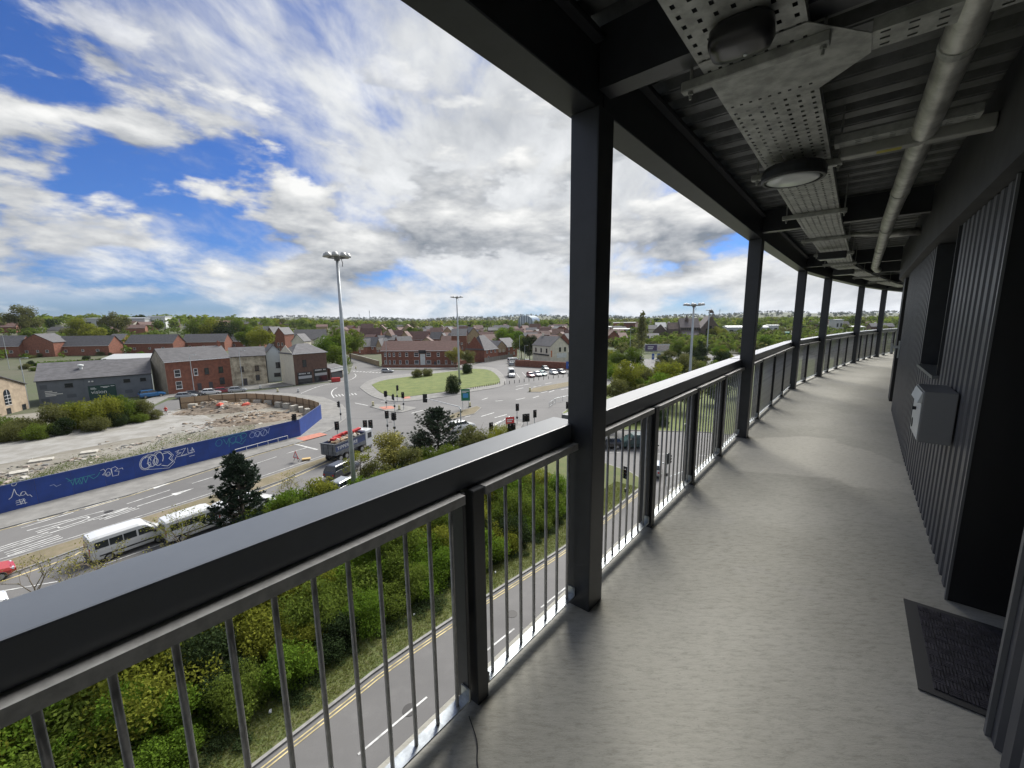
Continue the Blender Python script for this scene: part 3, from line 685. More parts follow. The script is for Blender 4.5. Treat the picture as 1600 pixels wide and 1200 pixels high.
def build_ground():
    # land: polar sheet out to the horizon
    rs = [0, 40, 90, 140, 190, 230, 270, 320, 380, 450, 530, 640, 800, 1000, 1300, 1700, 2200, 2800, 3500, 4300, 5400, 7000, 9500]
    na = 120; v = []; f = []
    for r in rs:
        for a in range(na):
            t = 2*math.pi*a/na; x, y = r*math.sin(t), r*math.cos(t); v.append((x, y, terrain_h(x, y) - 0.02))
    for i in range(len(rs)-1):
        for a in range(na): b = (a+1) % na; f.append((i*na+a, i*na+b, (i+1)*na+b, (i+1)*na+a))
    me = bpy.data.meshes.new('land'); me.from_pydata(v, [], f); me.materials.append(M_land); me.update()
    me.polygons.foreach_set('use_smooth', [True]*len(f)); 
    o = link('land', me); struct(o)
    # asphalt
    rd = [(-120, -70), (-95, -30), (-104, 62)] + GP((120, 655), (225, 643), (262, 626), (330, 616), (400, 611), (443, 606), (520, 597), (546, 584), (552, 568), (535, 557), (558, 554), (600, 578), (715, 579), (752, 566), (768, 553), (790, 552), (800, 568), (905, 579), (1000, 562), (1100, 553)) + [(175, 170), (190, 60), (120, 25), (60, -20), (10, -70)]
    road = polymesh('road', rd, None, 0.03, [M_road]); struct(road)
    mk = MB(); yl = MB()
    def dash(a, b, w=0.12, z=0.046):
        a, b = Vector(a), Vector(b); d = (b-a).normalized(); n = Vector((-d.y, d.x))*w/2
        mk.quad((*(a+n), z), (*(a-n), z), (*(b-n), z), (*(b+n), z))
    def dashes(line, on, off, w=0.12):
        P = [Vector(p) for p in line]; L = [0]
        for i in range(1, len(P)): L.append(L[-1] + (P[i]-P[i-1]).length)
        def q(s):
            i = 0
            while i < len(P)-2 and s > L[i+1]: i += 1
            return P[i].lerp(P[i+1], (s-L[i])/(L[i+1]-L[i]))
        s = 0
        while s + on < L[-1]: dash(q(s), q(s+on), w); s += on + off
    # --- near road below the walkway
    nk = smooth_line([(-52, -33), (-28, -8)] + GP((440, 1167), (605, 1039), (752, 940), (895, 848), (975, 785), (1003, 762)))
    for w in (-0.26, -0.44): ribbon(yl, nk[4:], w - 0.035, w + 0.035, 0.046)
    cl = smooth_line([(-49, -36), (-24.5, -11.0)] + GP((543, 1196), (675, 1086), (752, 1024), (895, 910), (1010, 812)))
    dashes(cl, 3.6, 2.4, 0.10)
    # --- left road: lane line, kerb line, markings
    kl = smooth_line([(-66, 4)] + GP((0, 828), (200, 775), (400, 711), (475, 690)))
    ribbon(yl, kl, -0.32, -0.22, 0.046)
    ml = smooth_line([(-58, 2)] + GP((0, 876), (132, 836), (300, 782), (420, 742), (520, 708)))
    ribbon(mk, ml, 0.15, 0.25, 0.046)
    y2 = smooth_line([(-52, 3)] + GP((0, 908), (140, 856), (300, 805), (440, 753), (530, 713)))
    ribbon(yl, y2, -0.35, -0.20, 0.046)
    dashes(GP((-30, 930), (75, 915), (238, 855), (330, 826), (480, 760), (600, 690)), 4, 2, 0.12)
    for a, b in (((42, 830), (162, 799)), ((198, 788), (266, 766)), ((300, 756), (345, 742)), ((355, 740), (432, 714)), ((448, 709), (482, 699))): dash(G(*a), G(*b), 0.13)
    dash(G(456, 693), G(496, 703), 0.3)
    # arrows and stretched lettering in both lanes
    def lanept(f, a): return Vector(G(*f)) + a
    d = (Vector(G(400, 711)) - Vector(G(0, 828))).normalized(); nrm = Vector((-d.y, d.x))
    def stroke(o, pts, w=0.16):
        for a, b in zip(pts, pts[1:]): dash(o + d*a[0] + nrm*a[1], o + d*b[0] + nrm*b[1], w)
    loop = [(0, 1.0), (2.6, 1.0), (3.2, 0.7), (3.2, 0.3), (2.6, 0.0), (1.2, 0.0), (1.2, 0.55), (0, 0.55)]
    for o in (Vector(G(30, 824)), Vector(G(62, 836))):
        stroke(o, loop, 0.13); stroke(o, [(0.0, -0.45), (3.3, -0.45)], 0.13)
    for o in (Vector(G(112, 800)), Vector(G(142, 816))):
        for k in range(4): stroke(o, [(0.0 + 0.25*k, 0.7 - 0.42*k), (2.9 + 0.12*k, 0.7 - 0.42*k)], 0.12)
        stroke(o, [(0.5, 0.2), (2.8, 0.55)], 0.12)
    for o in (Vector(G(-6, 862)), Vector(G(10, 868))):
        for k in range(3): stroke(o, [(0, 0.6 - 0.45*k), (3.0, 0.6 - 0.45*k)], 0.12)
    for o in (Vector(G(182, 780)), Vector(G(214, 792))):
        stroke(o, [(0, 0), (4.2, 0)], 0.16)
        for sgn in (-1, 1):
            a = o + d*3.0; mk.quad((*(a + nrm*0.45*sgn), 0.047), (*(a + nrm*0.0), 0.047), (*(a + d*1.9), 0.047), (*(a + d*1.0 + nrm*0.2*sgn), 0.047))
    # --- junction
    for a, b in (((643, 646), (666, 640)), ((806, 604), (828, 600)), ((838, 604), (845, 602)), ((806, 609), (818, 606)), ((834, 605), (846, 602)), ((752, 651), (772, 645)), ((773, 653), (792, 648)), ((726, 652), (735, 650)), ((770, 664), (783, 658)), ((753, 625), (762, 622)), ((774, 627), (786, 626)), ((806, 625), (820, 622)), ((833, 622), (842, 619)), ((852, 600), (862, 598)), ((845, 614), (855, 612)), ((858, 613), (866, 610)), ((877, 609), (888, 607)), ((887, 588), (897, 587)), ((868, 594), (874, 592)), ((555, 630), (575, 634)), ((595, 628), (604, 626)), ((545, 575), (552, 573)), ((548, 580), (556, 578)), ((570, 582), (592, 578))): dash(G(*a), G(*b), 0.26)
    tl = smooth_line(GP((522, 622), (518, 615), (521, 609), (527, 606)))
    ribbon(mk, tl, -0.12, 0.12, 0.046)
    tl = smooth_line(GP((470, 615), (495, 605), (520, 599), (546, 594), (556, 588), (554, 584)))
    ribbon(mk, tl, -0.1, 0.1, 0.046)
    for k in range(7): dash(G(524 + 5*k, 617 - 0.4*k), G(527 + 5*k, 620 - 0.5*k), 0.25)
    # give way chequers on the side road
    for k in range(9): dash(G(552 + 5*k, 581 + 0.25*k), G(555 + 5*k, 580 + 0.25*k), 0.5)
    # crossing road at the right
    dashes(GP((945, 707), (1100, 712), (1250, 720)), 2.5, 3.5, 0.12)
    for k in range(6): dash(G(1046 + 9*k, 770 - 1.5*k), G(1052 + 9*k, 762 - 1.5*k), 0.3)
    for u, v in ((700, 645), (610, 660), (780, 625), (520, 640), (330, 760), (170, 800), (640, 1110), (800, 960), (560, 610), (850, 625)):
        x, y = G(u, v); mb = MB(); mb.lathe([(0.33, 0.0), (0.33, 0.004)], 16); build('manhole_cover', mb, mat('cast_iron', (0.05, 0.048, 0.046), 0.6, 0.4), road, (x, y, 0.0405))
    build('road_marking', mk, M_line, road); build('yellow_line', yl, M_yellow, road)
    for o in road.children:
        if o.name.startswith(('road_marking', 'yellow_line')): o['kind'] = 'stuff'
    # --- pads
    red = mat('red_tactile_paving', (0.40, 0.17, 0.12), 0.9, var=0.15, vscale=2)
    hoard = [(-64, 10.5)] + GP((0, 805), (240, 742), (470, 682), (503, 655))
    tim = GP((500, 648), (480, 641), (445, 635), (389, 631), (330, 634), (282, 639))
    kerb = GP((285, 628), (330, 617), (390, 613), (450, 615), (505, 621), (535, 633), (545, 645), (540, 655), (515, 673), (475, 690), (400, 711), (200, 775), (0, 828)) + [(-62, 8.5)]
    pad('pavement', hoard + tim + kerb, M_pave)
    site = struct(polymesh('construction_ground', hoard + tim + GP((245, 650), (200, 636), (110, 640), (0, 652)) + [(-112, 70), (-96, 5)], -0.05, 0.135, [M_dirt, M_dirt]))
    conc = polymesh('concrete_apron', smooth_line(GP((-40, 704), (0, 694), (70, 680), (130, 671), (200, 661), (240, 652), (262, 643), (292, 644), (322, 651), (340, 664), (322, 674), (262, 680), (200, 688), (150, 698), (90, 709), (40, 720), (0, 727), (-40, 735)), 3)[:-1], None, 0.142, [mat('old_concrete', (0.29, 0.283, 0.26), 0.9, var=0.3, vscale=0.35, col2=(0.20, 0.19, 0.165), bump=0.1, bscale=3)])
    struct(conc)
    gr = polymesh('site_grass', smooth_line(GP((-30, 772), (60, 757), (150, 738), (250, 712), (330, 690), (400, 677), (330, 700), (240, 730), (120, 760), (0, 790), (-30, 790)), 3)[:-1], None, 0.141, [M_verge]); struct(gr)
    isl = GP((562, 606), (575, 596), (600, 588), (641, 584), (714, 576), (745, 573), (775, 577), (790, 600), (740, 612), (690, 621), (640, 627), (608, 627), (580, 619))
    pad('traffic_island', smooth_line(isl + [isl[0]], 4)[:-1], M_pave)
    gi = GP((581, 602), (600, 595), (641, 589), (714, 580), (742, 577), (767, 580), (781, 598), (740, 606), (680, 615), (640, 620), (617, 621), (595, 614))
    struct(polymesh('island_grass', smooth_line(gi + [gi[0]], 4)[:-1], -0.02, 0.18, [M_grass, M_grass]))
    for px, top in (([(578, 636), (588, 632), (620, 633), (648, 637), (651, 639), (628, 645), (604, 643)], M_pave), ([(699, 651), (720, 642), (745, 635), (752, 638), (742, 647), (706, 656)], M_median),
                    ([(824, 613), (832, 607), (870, 600), (930, 590), (930, 594), (880, 606), (845, 613)], M_median), ([(770, 672), (796, 655), (818, 662), (812, 672), (785, 685)], M_pave),
                    ([(0, 880), (132, 839), (300, 785), (420, 745), (520, 711), (529, 713), (440, 752), (300, 803), (140, 853), (0, 905)], M_median)):
        P = GP(*px); P = P if px[0][0] != 0 else P + [(-52, 4), (-57.4, 3)]
        pad('traffic_island', P, top)
    for px in ([(462, 686), (500, 677), (512, 680), (475, 690)], [(592, 637), (612, 635), (618, 639), (600, 641)], [(628, 621), (640, 620), (642, 623), (630, 624)]):
        struct(polymesh('tactile_paving', GP(*px), None, KH + 0.012, [red]))
    # planted verge between the roads
    vg = nk[3:] + GP((1008, 752), (985, 738), (945, 724), (900, 706), (850, 694), (800, 690), (740, 704), (640, 735), (560, 785), (400, 860), (200, 935), (0, 1010)) + [(-46, -8), (-52, -22)]
    pad('planted_verge', vg, M_verge)
    # right-hand grass bank
    rb = GP((878, 646), (905, 626), (960, 596), (1010, 592), (1100, 574), (1200, 562)) + [(180, 168), (190, 60), (110, 50)] + GP((1240, 690), (1100, 676), (945, 672), (905, 668))
    pad('grass_bank', rb, M_grass)
    # house front pavement
    hp = GP((225, 640), (262, 622), (330, 613), (400, 608.5), (443, 604), (520, 595.5), (545, 582), (540, 578), (515, 590), (440, 598), (364, 602), (264, 614), (228, 625))
    pad('house_front_pavement', hp, M_pave)
    pad('flats_pavement', GP((592, 575.5), (600, 577), (715, 578), (748, 566), (742, 564), (712, 573), (600, 572)), M_pave)
    cp = struct(polymesh('car_park', GP((768, 585), (800, 571), (905, 577), (905, 590), (870, 594), (800, 604), (788, 598)), None, 0.05, [M_road]))
    mb = MB()
    for k in range(9):
        a, b = Vector(G(812 + 10*k, 590 - 1.1*k)), Vector(G(806 + 10.2*k, 583 - 1.0*k)); dd = (b-a).normalized()*0.06; nn = Vector((-dd.y, dd.x))
        mb.quad((*(a+nn), 0.056), (*(a-nn), 0.056), (*(b-nn), 0.056), (*(b+nn), 0.056))
    build('bay_line', mb, M_line, cp)
build_ground()
# turf cut by hand is never flat green: loose blades along the near verge
# ================================================================== vegetation
rng = np.random.default_rng(7)
def leaves_mesh(name, C, Nn, size, mat_, aspect=0.55, seed=0, extra=None):
    """C centres, Nn normals, size per leaf -> one mesh of rhombus leaves (+ optional MB of branches, 2nd material)"""
    r = np.random.default_rng(seed); n = len(C)
    Nn = Nn / (np.linalg.norm(Nn, axis=1, keepdims=True) + 1e-9)
    t = r.normal(size=(n, 3)); t -= (t*Nn).sum(1, keepdims=True)*Nn; t /= (np.linalg.norm(t, axis=1, keepdims=True) + 1e-9)
    b = np.cross(Nn, t); s = size[:, None]
    V = np.empty((n, 4, 3)); V[:, 0] = C + t*s; V[:, 1] = C + b*s*aspect; V[:, 2] = C - t*s; V[:, 3] = C - b*s*aspect
    V[:, 0] += Nn*s*0.18*r.random((n, 1)); V[:, 2] -= Nn*s*0.18
    V = V.reshape(-1, 3)
    me = bpy.data.meshes.new(name)
    me.vertices.add(len(V)); me.vertices.foreach_set('co', V.ravel())
    me.loops.add(4*n); me.loops.foreach_set('vertex_index', np.arange(4*n, dtype=np.int32))
    me.polygons.add(n); me.polygons.foreach_set('loop_start', np.arange(0, 4*n, 4, dtype=np.int32)); 
    try: me.polygons.foreach_set('loop_total', np.full(n, 4, dtype=np.int32))
    except Exception: pass
    me.materials.append(mat_); me.update(calc_edges=True); me.validate()
    return me
def crown_pts(n, blobs, seed, shell=0.5, rough=0.22):
    """points in lumpy ellipsoid clumps; returns centres and outward normals"""
    r = np.random.default_rng(seed); B = np.array([(*c, *rad) for c, rad in blobs], float)
    wts = (B[:, 3]*B[:, 4]*B[:, 5])**0.67; wts /= wts.sum()
    k = r.choice(len(B), n, p=wts); d = r.normal(size=(n, 3)); d /= np.linalg.norm(d, axis=1, keepdims=True)
    rad = shell + (1-shell)*r.random(n)**0.45
    rad *= 1 + rough*np.sin(d[:, 0]*5.1 + k*1.7 + seed)*np.sin(d[:, 1]*4.3 + k*2.3)*np.cos(d[:, 2]*4.9 + k) + 0.10*r.normal(size=n)
    C = B[k, :3] + d*B[k, 3:6]*rad[:, None]
    Nn = d*0.9 + r.normal(size=(n, 3))*0.65 + np.array([0, 0, 0.35])
    return C, Nn
def rand_blobs(seed, n, c, R, r0, r1, flat=1.0):
    r = random.Random(seed); out = []
    for i in range(n):
        a = r.random()*6.283; e = math.acos(1 - 2*r.random()); q = 0.35 + 0.65*r.random()**0.6
        p = (c[0] + R[0]*q*math.sin(e)*math.cos(a), c[1] + R[1]*q*math.sin(e)*math.sin(a), c[2] + R[2]*q*math.cos(e))
        s = r0 + (r1-r0)*r.random(); out.append((p, (s, s*(0.85+0.3*r.random()), s*flat)))
    return out
L_yel = leafmat('leaf_yellow_green', (0.145, 0.172, 0.022), (0.255, 0.262, 0.044))
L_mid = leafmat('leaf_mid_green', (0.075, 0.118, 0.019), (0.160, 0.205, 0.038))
L_brt = leafmat('leaf_bright_green', (0.080, 0.150, 0.018), (0.165, 0.245, 0.032))
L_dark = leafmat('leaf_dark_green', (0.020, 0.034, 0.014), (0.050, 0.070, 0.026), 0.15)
L_olive = leafmat('leaf_olive_brown', (0.098, 0.108, 0.034), (0.178, 0.180, 0.066))
L_pine = leafmat('leaf_pine', (0.030, 0.046, 0.032), (0.066, 0.088, 0.056), 0.1)
L_twig = leafmat('leaf_spring_twig', (0.200, 0.195, 0.050), (0.320, 0.295, 0.085), 0.2)
L_white = leafmat('leaf_blossom', (0.42, 0.42, 0.36), (0.62, 0.62, 0.55), 0.2)

def trunk_mb(h, r, seed, limbs=5, spread=0.35, top=0.75):
    rr = random.Random(seed); mb = MB()
    pts = [(0, 0, -0.15)]; x = y = 0
    for i in range(1, 6): x += rr.uniform(-1, 1)*h*0.015; y += rr.uniform(-1, 1)*h*0.015; pts.append((x, y, h*top*i/5))
    mb.tube(pts, [r*(1 - 0.15*i) for i in range(6)], 7)
    for k in range(limbs):
        b = Vector(pts[2 + k % 3]); a = rr.random()*6.283; L = h*spread*(0.6 + 0.6*rr.random())
        e = b + Vector((math.cos(a)*L, math.sin(a)*L, L*(0.5 + 0.7*rr.random()))); m_ = b.lerp(e, 0.5) + Vector((0, 0, -L*0.06))
        mb.tube([b, m_, e], [r*0.45, r*0.3, r*0.08], 5)
    return mb
PROTO = {}
def proto(key, fn):
    if key not in PROTO: PROTO[key] = fn()
    return PROTO[key]
def plant(name, label, cat, x, y, key, scale, lm, z=None, rz=None, group=None, sz=1.0, seed=0):
    """a tree or shrub: empty > trunk, crown; crown prototype by key and leaf material"""
    crown, trunk = KINDS_V[key](lm)
    z = terrain_h(x, y) if z is None else z
    t = thing(name, label, cat, (x, y, z), rng.random()*6.28 if rz is None else rz, group)
    s = (scale, scale, scale*sz)
    if trunk is not None: link('trunk', trunk, t, scale=s)
    link('crown', crown, t, scale=s)
    return t
def mk_kind(key, n, blobfn, leaf, th, tr, limbs=5, shell=0.45, spread=0.32, top=0.7, nvar=2):
    cnt = {}
    def f(lm):
        i = cnt.get(lm.name, 0) % nvar; cnt[lm.name] = cnt.get(lm.name, 0) + 1
        kk = (key, lm.name, i); sd = sum(map(ord, key)) + 17*i
        def go():
            C, Nn = crown_pts(n, blobfn(sd), sd, shell)
            C = C[C[:, 2] > 0.02] if th else C[C[:, 2] > -0.02]; Nn = Nn[:len(C)]
            r = np.random.default_rng(sd); sz = leaf*(0.6 + 0.8*r.random(len(C)))
            return leaves_mesh(key + '_crown', C, Nn, sz, lm, seed=sd)
        cr = proto(kk, go)
        tk = proto((key, 'trunk', i), lambda: trunk_mb(1.0, tr, sd, limbs, spread, top).mesh(key + '_trunk', M_bark, smooth=True)) if th else None
        return cr, tk
    return f
KINDS_V = {
 # near shrubs, unit radius dome
 'shrub': mk_kind('shrub', 9500, lambda s: rand_blobs(s, 15, (0, 0, 0.45), (0.75, 0.75, 0.5), 0.24, 0.5, 0.85), 0.034, True, 0.035, 5, 0.4, 0.4, 0.5, 4),
 'ivy': mk_kind('ivy', 5000, lambda s: rand_blobs(s, 18, (0, 0, 0.12), (0.95, 0.95, 0.16), 0.2, 0.36, 0.55), 0.034, False, 0, nvar=3),
 'broad': mk_kind('broad', 4200, lambda s: rand_blobs(s, 20, (0, 0, 0.54), (0.34, 0.34, 0.34), 0.11, 0.19, 0.85), 0.022, True, 0.02, 7, 0.35, 0.3, 0.75, 3),
 'far': mk_kind('far', 520, lambda s: rand_blobs(s, 9, (0, 0, 0.58), (0.27, 0.27, 0.28), 0.13, 0.22, 0.85), 0.055, True, 0.022, 3, 0.5, 0.25, 0.6, 4),
 'poplar': mk_kind('poplar', 2200, lambda s: [((0.03*math.sin(i*2.1), 0.03*math.cos(i*1.7), 0.14 + 0.8*i/14), (0.12*(1 - (i/15)**2)+0.03,)*2 + (0.10,)) for i in range(15)], 0.02, True, 0.015, 4, 0.4, 0.1, 0.8, 1),
 'sparse': mk_kind('sparse', 1500, lambda s: rand_blobs(s, 26, (0, 0, 0.60), (0.36, 0.36, 0.34), 0.05, 0.10, 0.9), 0.016, True, 0.016, 10, 0.3, 0.42, 0.8, 3),
 'hedge': mk_kind('hedge', 2600, lambda s: [((x, 0.1*math.sin(x*9), 0.35), (0.22, 0.26, 0.34)) for x in (-0.9, -0.6, -0.3, 0, 0.3, 0.6, 0.9)], 0.05, False, 0, nvar=2),
}
def pine_tree(x, y, z, h, seed, label, wide=1.0, lv=15):
    """dark pine: whorls of upswept limbs carrying needle tufts"""
    r = random.Random(seed); t = thing('pine_tree', label, 'tree', (x, y, z))
    mb = MB(); mb.tube([(0, 0, -0.2), (0.05, 0.02, h*0.5), (0, 0.03, h*0.97)], [h*0.022, h*0.015, h*0.004], 8)
    C = []; D = []
    for i in range(lv):
        zz = h*(0.16 + 0.8*i/lv); R = wide*h*0.31*(1 - (i/lv)**1.5)*(0.75 + 0.4*r.random()) + h*0.03
        for k in range(8):
            if r.random() < 0.12: continue
            a = r.random()*6.283; L = R*(0.6 + 0.5*r.random())
            p0 = Vector((0, 0, zz)); p2 = Vector((math.cos(a)*L, math.sin(a)*L, zz + L*(0.30 + 0.40*r.random()))); p1 = p0.lerp(p2, 0.55) - Vector((0, 0, L*0.05))
            mb.tube([p0, p1, p2], [h*0.006, h*0.004, h*0.0015], 4)
            for q in range(7):
                f = 0.35 + 0.65*q/6; p = p0.lerp(p1, f*2) if f < 0.5 else p1.lerp(p2, f*2-1)
                off = Vector((r.gauss(0, 1), r.gauss(0, 1), abs(r.gauss(0, 0.7))))*h*0.026
                base = p + off
                for w in range(15):
                    dv = Vector((r.gauss(0, 0.8), r.gauss(0, 0.8), r.gauss(0.9, 0.6))).normalized()
                    C.append(base + dv*h*0.016); D.append(dv)
    for w in range(60):
        dv = Vector((r.gauss(0, 0.5), r.gauss(0, 0.5), 1)).normalized(); C.append(Vector((0, 0, h*(0.93 + 0.07*r.random()))) + dv*h*0.01); D.append(dv)
    build('trunk', mb, M_bark, t, smooth=True)
    C = np.array([tuple(c) for c in C]); D = np.array([tuple(d) for d in D]); s = h*0.019*(0.7 + 0.6*np.random.default_rng(seed).random(len(C)))
    # needle sprays: long thin blades along D
    rr = np.random.default_rng(seed); n = len(C); b = np.cross(D, rr.normal(size=(n, 3))); b /= np.linalg.norm(b, axis=1, keepdims=True)
    V = np.empty((n, 4, 3)); V[:, 0] = C + D*s[:, None]*1.1; V[:, 1] = C + b*s[:, None]*0.26; V[:, 2] = C - D*s[:, None]*0.9; V[:, 3] = C - b*s[:, None]*0.26
    me = bpy.data.meshes.new('crown'); me.from_pydata(V.reshape(-1, 3).tolist(), [], np.arange(4*n).reshape(-1, 4).tolist()); me.materials.append(L_pine); me.update()
    link('crown', me, t); return t
def bare_tree(x, y, z, h, seed, label, lm, nleaf=900, spread=1.0, group=None, leaf=0.05):
    """leafless-to-budding tree: three orders of real twigs, small buds on them"""
    r = random.Random(seed); mb = MB(); tips = []
    def grow(p, d, L, rad, order):
        q = p + d*L*0.5 + Vector((r.gauss(0, 1), r.gauss(0, 1), 0))*L*0.04; e = q + (d + Vector((0, 0, 0.12))).normalized()*L*0.5
        mb.tube([p, q, e], [rad, rad*0.8, rad*0.55], 5 if order < 2 else 3, caps=order < 1)
        tips.extend([q, e])
        if order >= 4: return
        for k in range(3 if order else 5):
            a = r.random()*6.283; tilt = (0.42 + 0.4*r.random())*spread
            o = d.orthogonal().normalized(); o.rotate(Quaternion(d, a))
            nd = (d*math.cos(tilt) + o*math.sin(tilt)); nd.z += 0.10; nd.normalize()
            grow(q.lerp(e, 0.2 + 0.8*r.random()), nd, L*(0.58 + 0.2*r.random()), rad*0.5, order+1)
    grow(Vector((0, 0, -0.1)), Vector((0.03, 0, 1)).normalized(), h*0.36, h*0.014, 0)
    t = thing('budding_tree', label, 'tree', (x, y, z), 0, group)
    build('trunk', mb, mat('pale_bark', (0.16, 0.13, 0.09), 0.9, var=0.2, vscale=5), t)
    if nleaf:
        g = np.random.default_rng(seed); P = np.array([tuple(p) for p in tips]); P = P[P[:, 2] > h*0.3]; k = g.integers(0, len(P), nleaf)
        C = P[k] + g.normal(size=(nleaf, 3))*h*0.022
        link('crown', leaves_mesh('crown', C, g.normal(size=(nleaf, 3)), leaf*(0.6 + 0.8*g.random(nleaf)), lm, seed=seed), t)
    return t

def near_plants():
    R = random.Random(11)
    # ---- the dense bank of shrubs between the two roads, seen through the bars
    kerbpx = [(300, 1290), (440, 1167), (520, 1105), (605, 1039), (680, 988), (752, 940), (820, 895), (895, 848), (960, 800)]
    K = [Vector(G(*p)) for p in kerbpx]
    K = [Vector((-30.5, -12)), Vector((-24, -4)), Vector((-18, 4)), Vector((-14, 9))] + K
    looks = [('leafy yellow green shrub', L_yel), ('bright green laurel shrub', L_brt), ('mid green bushy shrub', L_mid), ('dark evergreen shrub', L_dark)]
    L = [0]
    for i in range(1, len(K)): L.append(L[-1] + (K[i]-K[i-1]).length)
    def along(s):
        i = 0
        while i < len(K)-2 and s > L[i+1]: i += 1
        p = K[i].lerp(K[i+1], (s-L[i])/(L[i+1]-L[i])); d = (K[i+1]-K[i]).normalized(); return p, Vector((-d.y, d.x))
    rows = [(3.4, 1.75, 1.5, (2, 1, 1, 2, 1, 0, 3, 1, 2)), (5.6, 2.1, 2.1, (0, 2, 2, 1, 2, 1, 0, 3)), (8.2, 2.6, 2.5, (0, 2, 0, 0, 1, 2)), (11.2, 3.0, 2.5, (2, 0, 0, 3, 2))]
    words = ['at the foot of the bank beside the verge', 'on the bank behind the verge shrubs', 'high on the planted bank', 'at the top of the bank below the queueing vans']
    for ri, (off, step, rad, seq) in enumerate(rows):
        s = 1.0; i = 0
        while s < L[-1] - 1:
            p, n = along(s); jit = R.uniform(-0.5, 0.5); q = p + n*(off + jit)
            k = seq[i % len(seq)]; sc = rad*R.uniform(0.8, 1.2)
            nm, lm = looks[k]
            plant('shrub', f'{nm} {words[ri]}', 'shrub', q.x, q.y, 'shrub', sc, lm, z=KH, group=f'{nm}s {words[ri]}', sz=R.uniform(0.85, 1.25))
            s += step*R.uniform(0.7, 1.15); i += 1
    for k in range(22):
        u = 395 + k*18.5; v = 862 - (u-400)*0.40 + R.uniform(-10, 10); gx, gy = G(u, v); nm, lm = looks[(0, 2, 0, 1, 2, 0, 3)[k % 7]]
        plant('shrub', f'{nm} crowding the back edge of the bank behind the handrail', 'shrub', gx, gy, 'shrub', R.uniform(1.8, 2.7), lm, z=KH, group=f'{nm}s at the back edge of the bank', sz=R.uniform(0.9, 1.3))
    # grey ivy skirt under the shrubs
    s = 4.0
    while s < L[-1] - 3:
        p, n = along(s); q = p + n*R.uniform(2.2, 2.7)
        plant('ground_ivy', 'low dark ivy spreading at the edge of the grass verge', 'ivy', q.x, q.y, 'ivy', R.uniform(1.0, 1.4), L_dark, z=KH, group='ivy along the verge', sz=0.6); s += 2.6
    # undergrowth knitting the bank together
    g = np.random.default_rng(44); n = 70000; ss_ = 1.0 + g.random(n)*(L[-1]-2.0); C = np.empty((n, 3)); offs = 2.5 + 10.0*g.random(n)
    Kx = np.array([k.x for k in K]); Ky = np.array([k.y for k in K]); ii = np.clip(np.searchsorted(L, ss_) - 1, 0, len(K)-2); LL = np.array(L)
    f = (ss_-LL[ii])/(LL[ii+1]-LL[ii]); dx, dy = Kx[ii+1]-Kx[ii], Ky[ii+1]-Ky[ii]; dn = np.hypot(dx, dy)
    C[:, 0] = Kx[ii] + dx*f - dy/dn*offs; C[:, 1] = Ky[ii] + dy*f + dx/dn*offs
    C[:, 2] = KH + (0.15 + 0.9*np.clip((offs-2.5)/2.5, 0, 1))*(0.45 + 0.55*g.random(n))*(0.7 + 0.3*np.sin(C[:, 0]*2.1)*np.sin(C[:, 1]*1.7))
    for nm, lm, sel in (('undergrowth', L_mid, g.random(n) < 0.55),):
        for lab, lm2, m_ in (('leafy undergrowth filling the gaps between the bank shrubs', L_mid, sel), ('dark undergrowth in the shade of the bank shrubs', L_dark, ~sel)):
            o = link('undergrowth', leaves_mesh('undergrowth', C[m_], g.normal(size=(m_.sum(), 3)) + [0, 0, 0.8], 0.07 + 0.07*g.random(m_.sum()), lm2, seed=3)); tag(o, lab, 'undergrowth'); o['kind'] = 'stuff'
    # ---- trees standing in the planted verge, tops over the handrail
    def top(u, v, Y): return at(u, v, Y)
    x, y, z = top(366, 707, 29); pine_tree(x, y, KH, z - KH, 5, 'dark pine with upswept limbs beside the white minibuses', 0.8, 17)
    x, y, z = top(682, 640, 49); pine_tree(x, y, KH, z - KH + 0.3, 9, 'broad dark pine by the white car at the junction', 1.75, 22)
    x, y, z = top(655, 672, 50); plant('pine_tree', 'low dark evergreen leaning against the broad pine', 'tree', x, y, 'broad', z, L_pine, z=KH)
    for u, v, Y, key, lm, lab in ((560, 697, 40, 'sparse', L_yel, 'thin yellow green sapling in front of the tipper truck'), (500, 742, 34, 'broad', L_yel, 'yellow green tree below the roadworks sign'), (450, 770, 31, 'broad', L_mid, 'bushy mid green tree next to the dark pine'), (555, 742, 37, 'broad', L_brt, 'bright green tree in front of the queueing cars'),
                                  (608, 668, 44, 'broad', L_twig, 'straw coloured budding tree beside the tipper truck cab'), (640, 694, 42, 'broad', L_olive, 'olive brown tree below the straw coloured tree'), (585, 715, 40, 'broad', L_olive, 'dull olive tree close to the tall mast'),
                                  (742, 662, 47, 'broad', L_olive, 'dull green tree right of the broad pine'), (700, 690, 44, 'broad', L_mid, 'leafy tree below the broad pine'), (772, 676, 46, 'sparse', L_yel, 'small yellow green tree by the red warning board'), (520, 800, 29, 'broad', L_mid, 'leafy tree at the back of the bank below the cars'),
                                  (400, 838, 26, 'broad', L_yel, 'yellow tree low behind the handrail below the pine'), (640, 755, 34, 'broad', L_mid, 'green tree on the bank below the junction'), (760, 720, 38, 'broad', L_dark, 'dark tree at the end of the bank')):
        x, y, z = top(u, v, Y); plant('verge_tree', lab, 'tree', x, y, key, z - KH, lm, z=KH, sz=1.0)
